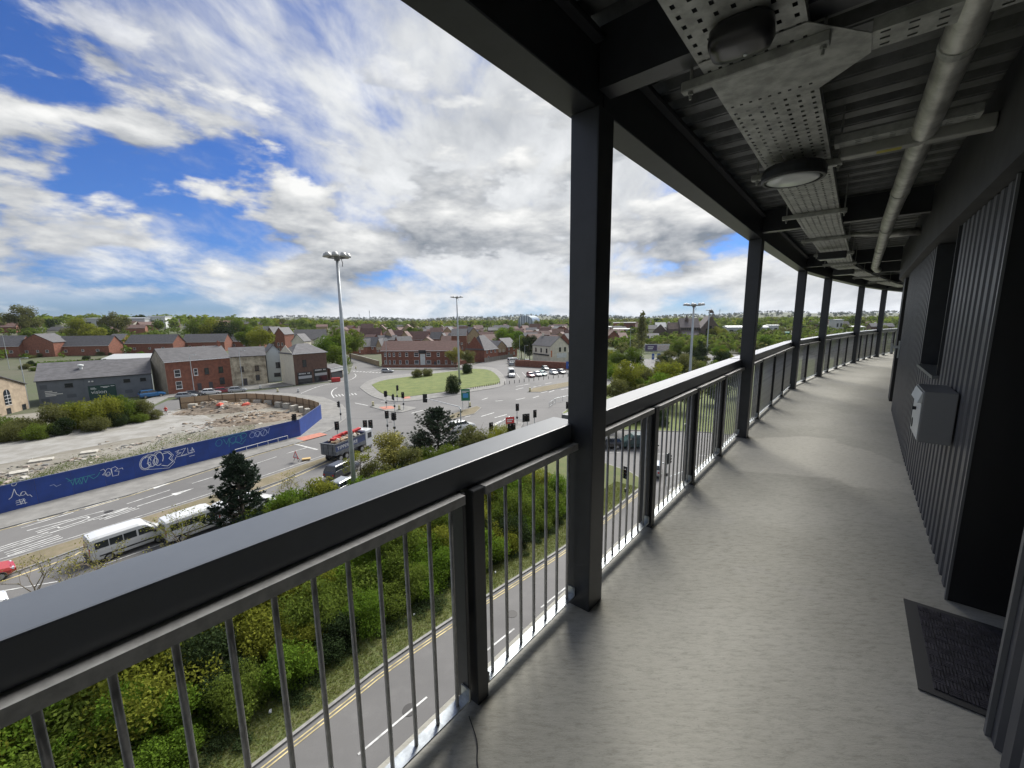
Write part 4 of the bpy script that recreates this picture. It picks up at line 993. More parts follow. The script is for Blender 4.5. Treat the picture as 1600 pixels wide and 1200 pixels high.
    for u, v, Y, h, lm, nl, lab in ((140, 820, 25, 0, L_twig, 500, 'bare twiggy tree in front of the first minibus'), (275, 775, 28, 0, L_yel, 900, 'budding yellow tree against the side of the minibuses'), (455, 720, 35, 0, L_twig, 600, 'bare spreading tree between the pine and the roadworks sign'), (235, 835, 24, 0, L_twig, 250, 'leafless tree over the minibus roofs'), (40, 850, 23, 0, L_twig, 260, 'thin bare tree near the red car'), (85, 865, 23, 0, L_twig, 250, 'thin leafless tree left of the minibuses')):
        x, y, z = top(u, v, Y); bare_tree(x, y, KH, z - KH, int(u), lab, lm, nl, leaf=0.055)
    # blossom on the straw tree
    x, y, z = top(622, 678, 46); plant('blossom_tree', 'white blossom tree beside the tipper truck cab', 'tree', x, y, 'sparse', z - KH, L_white, z=KH)
    # ---- scrub at the left edge of the building site
    i = 0
    for u, v, Yo, lm, lab in ((8, 652, 0, L_mid, 'scrub'), (40, 655, 0, L_olive, 'scrub'), (75, 645, 0, L_olive, 'scrub'), (110, 640, 0, L_mid, 'scrub'), (140, 628, 0, L_yel, 'tall yellow green willow scrub'), (165, 632, 0, L_yel, 'scrub'), (195, 628, 0, L_mid, 'scrub'), (222, 633, 0, L_olive, 'scrub'), (20, 668, 0, L_olive, 'scrub'), (60, 668, 0, L_mid, 'scrub'), (100, 660, 0, L_dark, 'scrub'), (150, 652, 0, L_olive, 'scrub'), (185, 648, 0, L_dark, 'scrub'), (218, 646, 0, L_mid, 'scrub'), (0, 680, 0, L_mid, 'scrub'), (236, 648, 0, L_olive, 'scrub')):
        bx = {8: (8, 678), 40: (40, 682), 75: (75, 678), 110: (110, 668), 140: (140, 668), 165: (165, 666), 195: (195, 660), 222: (222, 657), 20: (20, 690), 60: (60, 687), 100: (100, 680), 150: (150, 674), 185: (185, 666), 218: (218, 660), 0: (-4, 692), 236: (238, 656)}[u]
        gx, gy = G(*bx); top_z = at(u, v, gy)[2]
        col = {L_mid.name: 'mid green', L_olive.name: 'olive brown', L_yel.name: 'yellow green', L_dark.name: 'dark green'}[lm.name]
        r_ = max(1.6, top_z*0.72); plant('scrub_bush', f'{col} wild bush on the waste ground below the grey workshop', 'bush', gx, gy, 'shrub', r_*1.2, lm, z=0.1, group=f'{col} bushes on the waste ground', sz=max(0.75, top_z/(r_*1.2)*1.1))
    # ---- island bushes
    for u, vt, vb, lm, lab, key in ((730, 565, 584, L_dark, 'round dark bush by the mast on the grass island', 'shrub'), (708, 590, 614, L_dark, 'largest round dark bush on the grass island beside the green sign', 'shrub'), (652, 578, 590, L_olive, 'low grey twiggy bush on the grass island', 'shrub'), (668, 577, 588, L_olive, 'second low grey bush on the grass island', 'shrub')):
        gx, gy = G(u, vb); h = at(u, vt, gy)[2]; r_ = {730: 2.6, 708: 3.2, 652: 2.8, 668: 2.4}[u]
        plant('island_bush', lab, 'bush', gx, gy, 'shrub', r_*0.85, lm, z=0.18, sz=h/(r_*0.85)*0.9)
near_plants()

def right_plants():
    R = random.Random(21)
    # bushes and small trees on the grass bank beyond the first column
    for i, (u, vt, Y, key, lm, lab) in enumerate([
        (965, 588, 78, 'broad', L_olive, 'olive tree close to the walkway column'), (985, 560, 90, 'broad', L_yel, 'yellow green tree below the signal gantry'), (960, 620, 62, 'broad', L_brt, 'bright green bush low on the bank'), (1000, 606, 70, 'broad', L_dark, 'dark leafy bush with pale blossom'), (1020, 590, 76, 'broad', L_olive, 'olive brown tree in the middle of the bank'), (1045, 560, 84, 'broad', L_yel, 'yellow green tree beside the grey mast'), (1035, 578, 78, 'broad', L_brt, 'bright leafy tree before the grey mast'),
        (965, 545, 130, 'broad', L_mid, 'round green tree by the far side road'), (995, 540, 128, 'broad', L_mid, 'clipped round tree left of the billboard'), (1062, 528, 170, 'broad', L_mid, 'large round tree right of the billboard'), (1080, 530, 165, 'broad', L_mid, 'green tree in front of the church'), (1098, 536, 160, 'broad', L_dark, 'dark green tree below the church gable'), (1075, 552, 110, 'broad', L_olive, 'olive tree behind the grey mast'), (1095, 560, 105, 'broad', L_olive, 'brownish tree at the foot of the slim mast'), (1115, 560, 100, 'broad', L_mid, 'green tree right of the slim mast'), (1130, 545, 130, 'broad', L_dark, 'dark spreading tree by the car park road'), (1145, 560, 110, 'broad', L_olive, 'brown bush at the bend of the road'), (1118, 508, 300, 'broad', L_yel, 'tall pale willow beside the church'), (1130, 512, 290, 'broad', L_yel, 'second pale willow beside the church'), (1150, 575, 90, 'broad', L_dark, 'dark bush under the second column'), (1080, 590, 75, 'broad', L_olive, 'brown shrub right of the grey mast'), (1120, 578, 82, 'broad', L_mid, 'green shrub over the handrail'), (1196, 520, 200, 'broad', L_brt, 'bright tree by the retail park'), (1215, 530, 190, 'broad', L_mid, 'green tree by the blue green fence'), (1240, 528, 200, 'broad', L_mid, 'hedge tree beyond the third column')]):
        x, y, z = at(u, vt, Y); plant('bank_tree', lab, 'tree', x, y, key, max(2.5, z), lm, z=0.1, sz=1.0)
    names_c = {L_mid.name: 'green', L_olive.name: 'olive brown', L_yel.name: 'yellow green', L_dark.name: 'dark green', L_brt.name: 'bright green'}
    k = 0
    while k < 95:
        u, v = R.uniform(948, 1200), R.uniform(543, 628)
        if v > 640 - (u-940)*0.30 or (980 < u < 1032 and 560 < v < 598) or (1000 < u < 1052 and v < 566) or (1130 < u < 1165 and v < 556): continue
        gx, gy = G(u, v); lm = R.choice((L_mid, L_olive, L_yel, L_dark, L_olive, L_brt)); h = R.uniform(3.0, 6.5); k += 1
        plant('bank_tree', f'{names_c[lm.name]} tree in the thicket on the right hand bank', 'tree', gx, gy, 'broad', h, lm, z=0.1, group=f'{names_c[lm.name]} trees of the bank thicket', sz=R.uniform(0.8, 1.1))
    x, y, z = at(1004, 487, 240); plant('poplar_tree', 'tall narrow poplar left of the church', 'tree', x, y, 'poplar', z, L_olive, z=0)
    for u, v in ((960, 663), (985, 660), (1010, 658), (1030, 664)):
        gx, gy = G(u, v); plant('bank_shrub', 'dark shrub at the roadside edge of the bank', 'shrub', gx, gy, 'shrub', 2.2, L_dark, z=0.1, group='dark shrubs on the bank edge')
right_plants()

def far_plants():
    R = random.Random(5)
    # street trees near the houses, by hand
    for u, vt, vb, lm, lab in ((410, 505, 560, L_yel, 'broad yellow green tree behind the brick terrace'), (395, 508, 556, L_mid, 'green tree behind the brick terrace'), (335, 498, 548, L_yel, 'large round yellow tree behind the terrace roofs'), (318, 500, 546, L_mid, 'green tree next to the large round yellow tree'), (360, 502, 548, L_dark, 'dark fir among the trees behind the terrace'), (375, 497, 545, L_mid, 'green tree right of the dark fir'),
                               (530, 508, 572, L_mid, 'green tree behind the brown brick shop'), (520, 520, 575, L_brt, 'leafy tree beside the white house'), (548, 512, 565, L_mid, 'green tree behind the lamp mast'), (528, 535, 585, L_mid, 'bushy tree at the corner shop'), (828, 520, 562, L_dark, 'dark tree beside the white pub'), (815, 522, 560, L_mid, 'round green tree left of the white pub'), (785, 508, 550, L_brt, 'bright green tree over the slate roofs'), (800, 508, 548, L_brt, 'second bright green tree over the slate roofs'), (712, 540, 575, L_twig, 'pale budding tree at the end of the brick flats'), (735, 545, 575, L_olive, 'brown tree between the flats and the slate houses'), (45, 492, 545, L_olive, 'wide brown tree behind the gabled brick house'), (130, 505, 548, L_yel, 'yellow tree behind the terrace'), (185, 497, 545, L_olive, 'tall brownish tree before the pale warehouse'), (150, 512, 552, L_yel, 'small yellow tree by the terrace')):
        gx, gy = G(u, vb); h = at(u, vt, gy)[2]; plant('street_tree', lab, 'tree', gx, gy, 'broad', max(3, h), lm)
    # hedge behind the grey workshop
    for u in (85, 105, 125, 145): gx, gy = G(u, 578 - (u-85)*0.05); plant('garden_hedge', 'clipped bright hedge behind the grey workshop', 'hedge', gx, gy, 'hedge', 4.2, L_brt if u < 140 else L_dark, rz=0.5, group='hedge behind the workshop', sz=1.2)
    for k in range(44):
        u, v = R.uniform(40, 420), R.uniform(549, 582)
        if v > 583 - (u-40)*0.06: continue
        gx, gy = G(u, v)
        if math.hypot(gx, gy) < 135: continue
        lm, c = R.choice(((L_mid, 'green'), (L_olive, 'brownish'), (L_dark, 'dark'), (L_brt, 'bright green'))); plant('garden_bush', f'{c} garden bush between the terrace and the workshop', 'bush', gx, gy, 'shrub', R.uniform(1.2, 2.2), lm, group=f'{c} garden bushes behind the workshop')
    # trees between the roofs, 200 m and beyond
    cols = [(L_mid, 'green'), (L_olive, 'brownish'), (L_yel, 'yellow green'), (L_mid, 'green'), (L_dark, 'dark green'), (L_olive, 'brownish')]
    n = 0; tries = 0
    while n < 290 and tries < 4000:
        tries += 1
        az = math.radians(R.uniform(-56, 42)); d = 205*(1 + R.random()**1.6*6.0)
        x, y = d*math.sin(az), d*math.cos(az)
        if y < 60: continue
        if az > 0.62 and d < 400: continue
        if d < 330 and az > -0.35: continue
        if d < 300: continue
        lm, c = R.choice(cols); h = R.uniform(7, 14) * (1.0 if d < 500 else 1.15)
        plant('distant_tree', f'{c} tree among the distant rooftops', 'tree', x, y, 'far', h, lm, group=f'{c} trees among the distant rooftops'); n += 1
    # the woods that close the view read as one mass
    def wood(name, label, d0, d1, n, hs, lm, seed, az0=-60, az1=50):
        r = np.random.default_rng(seed); az = np.radians(r.uniform(az0, az1, n)); d = d0*(d1/d0)**r.random(n)
        x, y = d*np.sin(az), d*np.cos(az); h = hs[0] + (hs[1]-hs[0])*r.random(n)
        z = np.array([terrain_h(a, b) for a, b in zip(x, y)])
        k = 26; C = np.repeat(np.stack([x, y, z + h*0.55], 1), k, 0); dv = r.normal(size=(n*k, 3)); dv /= np.linalg.norm(dv, axis=1, keepdims=True)
        H = np.repeat(h, k)[:, None]; C = C + dv*H*np.array([0.5, 0.5, 0.42])*(0.6 + 0.4*r.random((n*k, 1)))
        me = leaves_mesh(name, C, dv + r.normal(size=(n*k, 3))*0.4 + [0, 0, 0.4], (H[:, 0]*0.17)*(0.7 + 0.6*r.random(n*k)), lm, aspect=0.8, seed=seed)
        o = link(name, me); tag(o, label, 'woodland'); o['kind'] = 'stuff'
    wood('garden_greenery', 'hedges and garden shrubs massed between the distant houses', 300, 600, 700, (3, 6), L_mid, 31, -56, -14)
    wood('garden_greenery', 'dull bushes massed between the estate houses', 260, 560, 200, (2, 5), L_olive, 32, -16, 9)
    wood('valley_scrub', 'green scrub and hedges filling the valley floor beyond the bank', 230, 900, 900, (3, 8), L_mid, 33, 14, 44)
    wood('valley_scrub', 'brownish scrub across the valley beyond the bank', 215, 900, 700, (3, 7), L_olive, 34, 12, 44)
    wood('woodland', 'far green woodland behind the housing estates', 520, 1500, 900, (9, 15), L_mid, 3)
    wood('woodland', 'brownish leafless woodland along the skyline', 700, 2600, 1100, (9, 15), L_olive, 4)
    wood('woodland', 'yellowish spring woodland beyond the rooftops', 600, 1800, 500, (9, 14), L_yel, 8)
    wood('woodland', 'dark woods on the low hills at the horizon', 2200, 5200, 1500, (12, 20), L_dark, 5)
far_plants()
# ================================================================== buildings
def GT(u, v, rmax=6000):        # where the sight line meets the land
    d = Vector(ray(u, v)); t = 20.0; step = 4.0
    while t < rmax:
        x, y, z = d.x*t, d.y*t, EYE + d.z*t
        if z <= terrain_h(x, y): return (x, y)
        t += step; step = max(2.0, t*0.004)
    return (d.x*rmax, d.y*rmax)
_wc = {}
def window_mesh(w, h, dark=False, far=True, sash=True):
    k = (round(w, 2), round(h, 2), dark, sash)
    if k not in _wc:
        mb = MB(); f = 0.09 if far else 0.07
        mb.box(-w/2, w/2, -0.05, 0.02, 0, f); mb.box(-w/2, w/2, -0.05, 0.02, h-f, h); mb.box(-w/2, -w/2+f, -0.05, 0.02, f, h-f); mb.box(w/2-f, w/2, -0.05, 0.02, f, h-f)
        if sash: mb.box(-w/2+f, w/2-f, -0.045, 0.02, h*0.5-f/2, h*0.5+f/2)
        mb.box(-w/2-0.06, w/2+0.06, -0.12, 0.0, -0.09, -0.005)
        g = MB(); g.box(-w/2+f, w/2-f, -0.018, -0.002, f, h-f)
        _wc[k] = (mb.mesh('window', M_blk if dark else M_frame), g.mesh('pane', M_glass))
    return _wc[k]
def add_window(root, x, z, w, h, dark=False, y=0.0, rz=0.0, pane=True, sash=True):
    a, g = window_mesh(w, h, dark, True, sash); o = link('window', a, root, (x, y, z), rz)
    link('pane', g, o); return o
_rc = {}
def house(name, label, A, B, depth, eave, rise, wall=None, roof=None, ridge='x', wins=(), door=None, chim=(), over=0.3, group=None, cat='house', hip=0.0, z0=None, side=None, sidewins=(), gable=None):
    A, B = Vector(A), Vector(B); d = B-A; w = d.length; rz = math.atan2(d.y, d.x)
    z0 = min(terrain_h(*A), terrain_h(*B)) if z0 is None else z0
    t = thing(name, label, cat, (A.x, A.y, z0), rz, group)
    wall = wall or M_brick; roof = roof or M_slate
    mb = MB(); mb.box(0, w, 0, depth, -1.5, eave)
    if not hip:
        if ridge == 'x':
            for x0, x1 in ((0, 0.25), (w-0.25, w)): mb.extr([(0.001, eave), (depth-0.001, eave), (depth/2, eave+rise)], 'x', x0+0.001, x1-0.001)
        else:
            for y0, y1 in ((0, 0.25), (depth-0.25, depth)): mb.extr([(0.001, eave), (w-0.001, eave), (w/2, eave+rise)], 'y', y0+0.001, y1-0.001)
    build('wall', mb, wall, t)
    if gable is not None and ridge == 'y':
        mb = MB(); mb.extr([(0.05, eave*0.55), (w-0.05, eave*0.55), (w-0.05, eave), (w/2, eave+rise-0.05), (0.05, eave)], 'y', -0.03, -0.002); build('gable_panel', mb, gable, t)
    mb = MB(); o = over; th = 0.16
    if ridge == 'x':
        k = rise/(depth/2); hx = hip*min(w, depth)/2
        L, Rr, F, K = -o, w+o, -o, depth+o; ze = eave - k*o
        v = [(L, F, ze), (Rr, F, ze), (Rr, K, ze), (L, K, ze), (L + (o + hx if hip else 0), depth/2, eave+rise), (Rr - (o + hx if hip else 0), depth/2, eave+rise)]
        fs = [(0, 1, 5, 4), (2, 3, 4, 5), (0, 4, 3), (1, 2, 5)] if hip else [(0, 1, 5, 4), (2, 3, 4, 5)]
    else:
        k = rise/(w/2); L, Rr, F, K = -o, w+o, -o, depth+o; ze = eave - k*o; hx = hip*min(w, depth)/2
        v = [(L, F, ze), (Rr, F, ze), (Rr, K, ze), (L, K, ze), (w/2, F + (o + hx if hip else 0), eave+rise), (w/2, K - (o + hx if hip else 0), eave+rise)]
        fs = [(0, 4, 5, 3), (1, 2, 5, 4), (0, 1, 4), (2, 3, 5)] if hip else [(0, 4, 5, 3), (1, 2, 5, 4)]
    n = len(mb.v); mb.v += [(a, b, c+th) for a, b, c in v] + v
    for f in fs: mb.face(f); mb.face([i+6 for i in f][::-1])
    for a, b in ((0, 1), (1, 2), (2, 3), (3, 0)):
        if not hip and ridge == 'x' and (a, b) in ((1, 2), (3, 0)): c_ = 5 if a == 1 else 4; mb.face((a, c_, c_+6, a+6)); mb.face((c_, b, b+6, c_+6)); continue
        if not hip and ridge == 'y' and (a, b) in ((0, 1), (2, 3)): c_ = 4 if a == 0 else 5; mb.face((a, c_, c_+6, a+6)); mb.face((c_, b, b+6, c_+6)); continue
        mb.face((a, b, b+6, a+6))
    r = build('roof', mb, roof, t)
    # gutter line
    if ridge == 'x': mb = MB(); mb.box(-o, w+o, -o-0.12, -o-0.01, ze, ze+0.13); build('gutter', mb, M_frame if wall in (M_brick, M_brick2) else M_blk, r)
    for cx in chim:
        mb = MB(); yy = depth/2; xx = cx*w
        if ridge == 'y': xx, yy = w/2, cx*depth
        mb.box(xx-0.35, xx+0.35, yy-0.3, yy+0.3, eave+rise-0.7, eave+rise+1.2); mb.tube([(xx-0.15, yy, eave+rise+1.2), (xx-0.15, yy, eave+rise+1.55)], 0.1, 8); build('chimney', mb, wall, r)
    for q in wins:
        fx, z, ww, hh = q[:4]; add_window(t, fx*w, z, ww, hh, dark=(len(q) > 4 and q[4]))
    for fy, z, ww, hh in sidewins: add_window(t, 0.0, z, ww, hh, y=fy*depth, rz=-math.pi/2)
    if door is not None:
        for fx in (door if hasattr(door, '__len__') else [door]):
            mb = MB(); mb.box(fx*w-0.45, fx*w+0.45, -0.06, -0.002, 0, 2.05); build('door', mb, MATS['door_paint'], t)
    if side is not None:
        mb = MB(); mb.box(-0.06, -0.004, 0.0, depth, -1.0, eave - 0.02)
        if ridge == 'x': mb.extr([(0.05, eave-0.02), (depth-0.05, eave-0.02), (depth/2, eave+rise-0.08)], 'x', -0.06, -0.004)
        build('side_wall', mb, side, t)
    return t
mat('door_paint', (0.05, 0.045, 0.05), 0.5)
def hz(u, v, P, z0=0.0): return at(u, v, P[1])[2] - z0      # height of a pixel above a base point

def street_buildings():
    M_shop = mat('workshop_paint', (0.115, 0.13, 0.15), 0.7, var=0.1, vscale=0.6)
    M_dark = mat('shop_black', (0.018, 0.019, 0.021), 0.45)
    # --- grey workshop with green panel
    A, B = G(63, 634), G(240, 617)
    e = hz(63, 596, A); t = house('workshop', 'long dark grey painted workshop with a green panel lettered vision', A, B, 13, e, 3.4, M_shop, M_slate, 'x', cat='workshop',
        wins=[(0.255, 3.6, 1.3, 0.9, True), (0.765, 3.7, 1.2, 0.8, True), (0.92, 3.7, 1.1, 0.8, True)], over=0.25)
    w = (Vector(B)-Vector(A)).length
    mb = MB()
    for fx, z, ww, hh in ((0.05, 3.5, 1.1, 1.0), (0.265, 1.2, 1.5, 0.8), (0.05, 0.7, 1.3, 0.8), (0.77, 1.1, 1.4, 0.8), (0.93, 1.0, 1.4, 0.8)):
        mb = MB(); mb.box(fx*w - ww/2, fx*w + ww/2, -0.04, -0.003, z, z+hh); build('boarded_window', mb, mat('board_paint', (0.075, 0.088, 0.105), 0.7), t)
    mb = MB(); mb.box(0.365*w, 0.375*w, -0.12, -0.003, 0, e-0.3); build('downpipe', mb, M_shop, t)
    mb = MB(); mb.box(0.41*w, 0.655*w, -0.09, -0.003, 0.2, 3.5); p = build('panel', mb, mat('bottle_green', (0.008, 0.045, 0.038), 0.5), t)
    tm = text_mesh('vision', 'lettering', M_white, 1.15); o = link('lettering', tm, p, (0.43*w, -0.10, 1.6)); o.rotation_euler = (math.pi/2, 0, 0)
    for k, (x0, x1, z) in enumerate(((0.43, 0.47, 2.9), (0.43, 0.48, 2.65), (0.52, 0.60, 3.05), (0.54, 0.58, 2.85), (0.61, 0.645, 3.1))):
        mb = MB(); mb.box(x0*w, x1*w, -0.10, -0.091, z, z+0.13); build('lettering_line', mb, M_render, p)
    for x1, z in ((0.115, 2.9), (0.15, 2.55), (0.195, 2.2), (0.14, 1.9)):
        mb = MB(); mb.box(0.055*w, x1*w, -0.012, -0.003, z, z+0.17); build('lettering_line', mb, M_white, t)
    for fx in (0.43, 0.458): mb = MB(); mb.box(fx*w-0.15, fx*w+0.15, -0.3, -0.02, 4.4, 4.7); build('floodlight', mb, M_white, t)
    mb = MB(); mb.lathe([(0.3, 0), (0.3, 0.9), (0.55, 1.0), (0.5, 1.3), (0.1, 1.4)], 12, 0, (0.36*w, 3.4, e+1.6)); build('roof_vent', mb, M_render, t)
    # --- stone chapel at the left edge
    A, B = G(-40, 662), G(46, 638)
    t = house('chapel', 'buff stone chapel gable with an arched window', A, B, 14, hz(46, 600, B), 2.6, mat('buff_stone', (0.34, 0.27, 0.19), 0.85, var=0.2, vscale=0.8), M_slate, 'y', cat='chapel')
    w = (Vector(B)-Vector(A)).length
    pr = [(-0.85, 0), (0.85, 0)] + [(0.85*math.cos(a), 2.2 + 0.85*math.sin(a)) for a in [math.pi*k/12 for k in range(13)]]
    mb = MB(); mb.extr([(w*0.62 + a, 1.9 + b) for a, b in pr], 'y', -0.05, -0.003); o = build('arched_window', mb, M_glass, t)
    mb = MB()
    for k in range(-1, 3): mb.box(w*0.62 - 0.85, w*0.62 + 0.85, -0.08, -0.051, 2.4 + 0.65*k, 2.45 + 0.65*k)
    mb.box(w*0.62-0.03, w*0.62+0.03, -0.085, -0.052, 1.9, 4.9); build('glazing_bar', mb, M_frame, o)
    for x in (0.3, 0.6, 0.9): add_window(t, x*w, -0.2, 1.1, 1.4, True)
    # --- brick pair with cream gable end
    A, B = G(264, 617), G(364, 604); e = hz(264, 566, A)
    house('brick_house', 'red brick house pair with white sash windows and a rendered gable end', A, B, 9, e, 3.1, M_brick, M_slate, 'x', wins=[(0.16, 1.2, 1.3, 1.9), (0.16, 4.2, 1.3, 1.9), (0.60, 4.2, 1.0, 1.7, True), (0.83, 4.2, 1.1, 1.7, True), (0.83, 1.1, 1.2, 1.8, True), (0.43, 4.2, 0.9, 1.8)], door=[0.46, 0.64], chim=(0.97,), side=mat('dull_render', (0.30, 0.265, 0.20), 0.9, var=0.2, vscale=0.7), over=0.2)
    A2, B2 = B, G(419, 599.5); e2 = hz(364, 558, A2)
    house('stone_house', 'cream stone fronted house with patchy facade beside the brick pair', A2, B2, 9, e2, 2.3, mat('patchy_stone', (0.56, 0.50, 0.37), 0.9, var=0.5, vscale=0.7, col2=(0.20, 0.17, 0.12)), M_slate, 'x', wins=[(0.30, 4.0, 0.9, 1.5, True), (0.72, 4.0, 1.0, 1.5, True), (0.72, 1.3, 1.0, 1.5, True)], door=0.36, over=0.2)
    A3, B3 = G(420, 597), G(444, 595); e3 = hz(420, 552, A3)
    house('pale_house', 'pale blue gabled house squeezed between stone house and brown shop', A3, B3, 11, e3, 2.3, mat('pale_blue_render', (0.48, 0.53, 0.54), 0.8), M_slate, 'y', wins=[(0.7, 4.1, 1.2, 1.7, True), (0.6, 1.5, 1.7, 1.1, True)])
    # --- brown brick shop
    A, B = G(462, 602), G(513, 595.5); e = hz(462, 553, A)
    t = house('corner_shop', 'brown brick shop with two black shopfronts and a cream side wall', A, B, 8.5, e, 2.4, M_brick2, M_slate, 'x', hip=0.75, wins=[(0.31, 5.0, 1.1, 2.0, True)], side=mat('cream_paint', (0.62, 0.585, 0.47), 0.8, var=0.06, vscale=1), cat='shop')
    w = (Vector(B)-Vector(A)).length
    for x0, x1, zt in ((0.08, 0.50, 2.7), (0.57, 0.98, 3.3)):
        mb = MB(); mb.box(x0*w, x1*w, -0.14, -0.004, 0.0, zt+0.75); f = build('shopfront', mb, M_dark, t)
        mb = MB(); mb.box(x0*w + 0.2, x1*w - 0.2, -0.17, -0.141, 0.5, zt-0.2); build('pane', mb, M_glass, f)
        mb = MB(); mb.box(x0*w + 0.15, x1*w - 0.15, -0.30, -0.141, zt*0.62, zt*0.62+0.75); build('shutter', mb, mat('grey_shutter', (0.36, 0.37, 0.38), 0.5), f)
        mb = MB(); a = x0*w + 0.35
        while a < x1*w - 0.6: mb.box(a, a + 0.28, -0.165, -0.141, zt+0.22, zt+0.52); a += 0.40 if abs(a - (x0+x1)/2*w) > 0.3 else 0.8
        s = build('sign_lettering', mb, M_white, f); s['kind'] = 'stuff'
    # --- little red shop with white fascia
    A, B = G(517, 594.5), G(536, 590); e = 3.6
    t = house('kiosk_shop', 'small red shop with a white fascia sign next to the brown shop', A, B, 6, e, 0.8, M_brick2, M_slate, 'x', cat='shop'); w = (Vector(B)-Vector(A)).length
    mb = MB(); mb.box(0.05, w-0.05, -0.3, -0.004, 2.5, 3.4); build('fascia_sign', mb, M_white, t)
    mb = MB(); mb.box(0.3, w-0.3, -0.1, -0.004, 0.3, 2.3); build('shopfront', mb, M_glass, t)
    # --- two storey brick flats across the road
    A, B = G(597, 573), G(714, 573); e = hz(655, 547, A)
    t = house('brick_flats', 'long red brick block of flats with brown tiled roof facing the island', A, B, 9, e, 3.3, M_brick, M_tile, 'x', cat='flats',
        wins=[(fx, z, ww, 1.45) for z in (1.1, 4.0) for fx, ww in ((0.05, 0.7), (0.11, 0.7), (0.17, 0.8), (0.25, 0.8), (0.34, 1.1), (0.47, 1.8), (0.63, 1.8), (0.76, 1.1), (0.86, 0.8), (0.94, 0.8))], door=[0.715], over=0.35)
    w = (Vector(B)-Vector(A)).length
    mb = MB(); mb.box(0.52*w, 0.585*w, -0.08, -0.004, 0.2, e-1.4); build('stair_glazing', mb, M_render, t)
    mb = MB(); mb.box(0.505*w, 0.60*w, -0.5, -0.004, e-1.2, e+0.1); build('porch_roof', mb, M_blk, t)
    wl = thing('garden_wall', 'low red brick wall in front of the brick flats', 'wall', (*G(598, 574.5), 0), 0)
    a, b = Vector(G(598, 574.6)), Vector(G(716, 574.6)); wl.rotation_euler.z = math.atan2(b.y-a.y, b.x-a.x); L = (b-a).length
    mb = MB(); mb.box(0, L, 0, 0.25, 0, 1.0); build('brickwork', mb, M_brick, wl)
    mb = MB(); mb.box(-0.02, L+0.02, -0.04, 0.29, 1.002, 1.09); build('coping', mb, M_conc, wl)
    wl = thing('garden_wall', 'brown boundary wall along the side street by the flats', 'wall', (*G(540, 556), 0), 0)
    a, b = Vector(G(545, 558)), Vector(G(592, 572)); wl.location = (*a, 0); wl.rotation_euler.z = math.atan2(b.y-a.y, b.x-a.x); L = (b-a).length
    mb = MB(); mb.box(0, L, 0, 0.25, 0, 2.0); build('brickwork', mb, M_buff, wl); mb = MB(); mb.box(-0.02, L+0.02, -0.04, 0.29, 2.002, 2.1); build('coping', mb, M_conc, wl)
    # --- white pub and its red wall
    A = Vector(G(860, 568)); B = A + Vector((0.86, 0.51))*9.2; e = hz(860, 541, A)
    t = house('white_pub', 'white rendered pub with grey gable roof above a red brick wall', tuple(A), tuple(B), 13, e, 3.6, M_cream, M_slate, 'y', cat='pub', wins=[(0.52, 4.6, 1.0, 1.7, True), (0.80, 4.6, 1.0, 1.7, True)], chim=(0.9,))
    for fy in (0.2, 0.5, 0.8): add_window(t, 0, 4.2, 1.0, 1.7, True, y=fy*13, rz=-math.pi/2)
    mb = MB(); mb.box(0.25, 0.75, -0.1, -0.004, 2.6, 5.2); build('banner', mb, mat('orange_banner', (0.5, 0.16, 0.06), 0.7), t)
    mb = MB(); mb.box(3.2, 8.2, -0.08, -0.004, 2.0, 4.0); build('sign_board', mb, M_render, t)
    mb = MB(); mb.box(-0.35, -0.003, 1, 12, 3.0, 3.5); build('shop_canopy', mb, M_blk, t)
    C = Vector(B) + Vector((0.86, 0.51))*0.1; house('pub_annexe', 'low cream annexe with lean-to roof beside the white pub', tuple(C), tuple(C + Vector((0.86, 0.51))*6), 8, e*0.55, 1.6, M_cream, M_slate, 'x', cat='annexe')
    def brick_wall(u0, v0, u1, v1, h, label, m=M_brick):
        a, b = Vector(G(u0, v0)), Vector(G(u1, v1)); L = (b-a).length
        wl = thing('brick_wall', label, 'wall', (*a, 0), math.atan2(b.y-a.y, b.x-a.x))
        mb = MB(); mb.box(0, L, 0, 0.3, -0.1, h); build('brickwork', mb, m, wl)
        mb = MB(); mb.box(-0.03, L+0.03, -0.05, 0.35, h+0.002, h+0.12); build('coping', mb, m, wl); return wl
    brick_wall(805, 572.5, 896, 578, 2.4, 'tall red brick wall at the back of the car park')
    brick_wall(702, 573, 748, 566, 1.6, 'red brick wall between the flats and side street')
    wl = thing('timber_fence', 'grey timber fence below the slate roofed houses', 'fence', (*G(758, 566), 0)); a, b = Vector(G(757, 566.5)), Vector(G(802, 559)); wl.location = (*a, 0); wl.rotation_euler.z = math.atan2(b.y-a.y, b.x-a.x); L = (b-a).length
    nb = int(L/1.8)
    for k in range(nb): mb = MB(); mb.box(k*1.8 + 0.05, k*1.8 + 1.75, 0, 0.05, 0, 1.9); build('fence_panel', mb, mat('grey_fence', (0.20, 0.185, 0.16), 0.9, rnd=0.1), wl)
    # --- slate roofed houses left of the pub
    W2 = [(0.2, 1.2, 1.0, 1.2), (0.2, 3.8, 1.0, 1.2), (0.7, 3.8, 1.0, 1.2), (0.7, 1.2, 1.0, 1.2)]
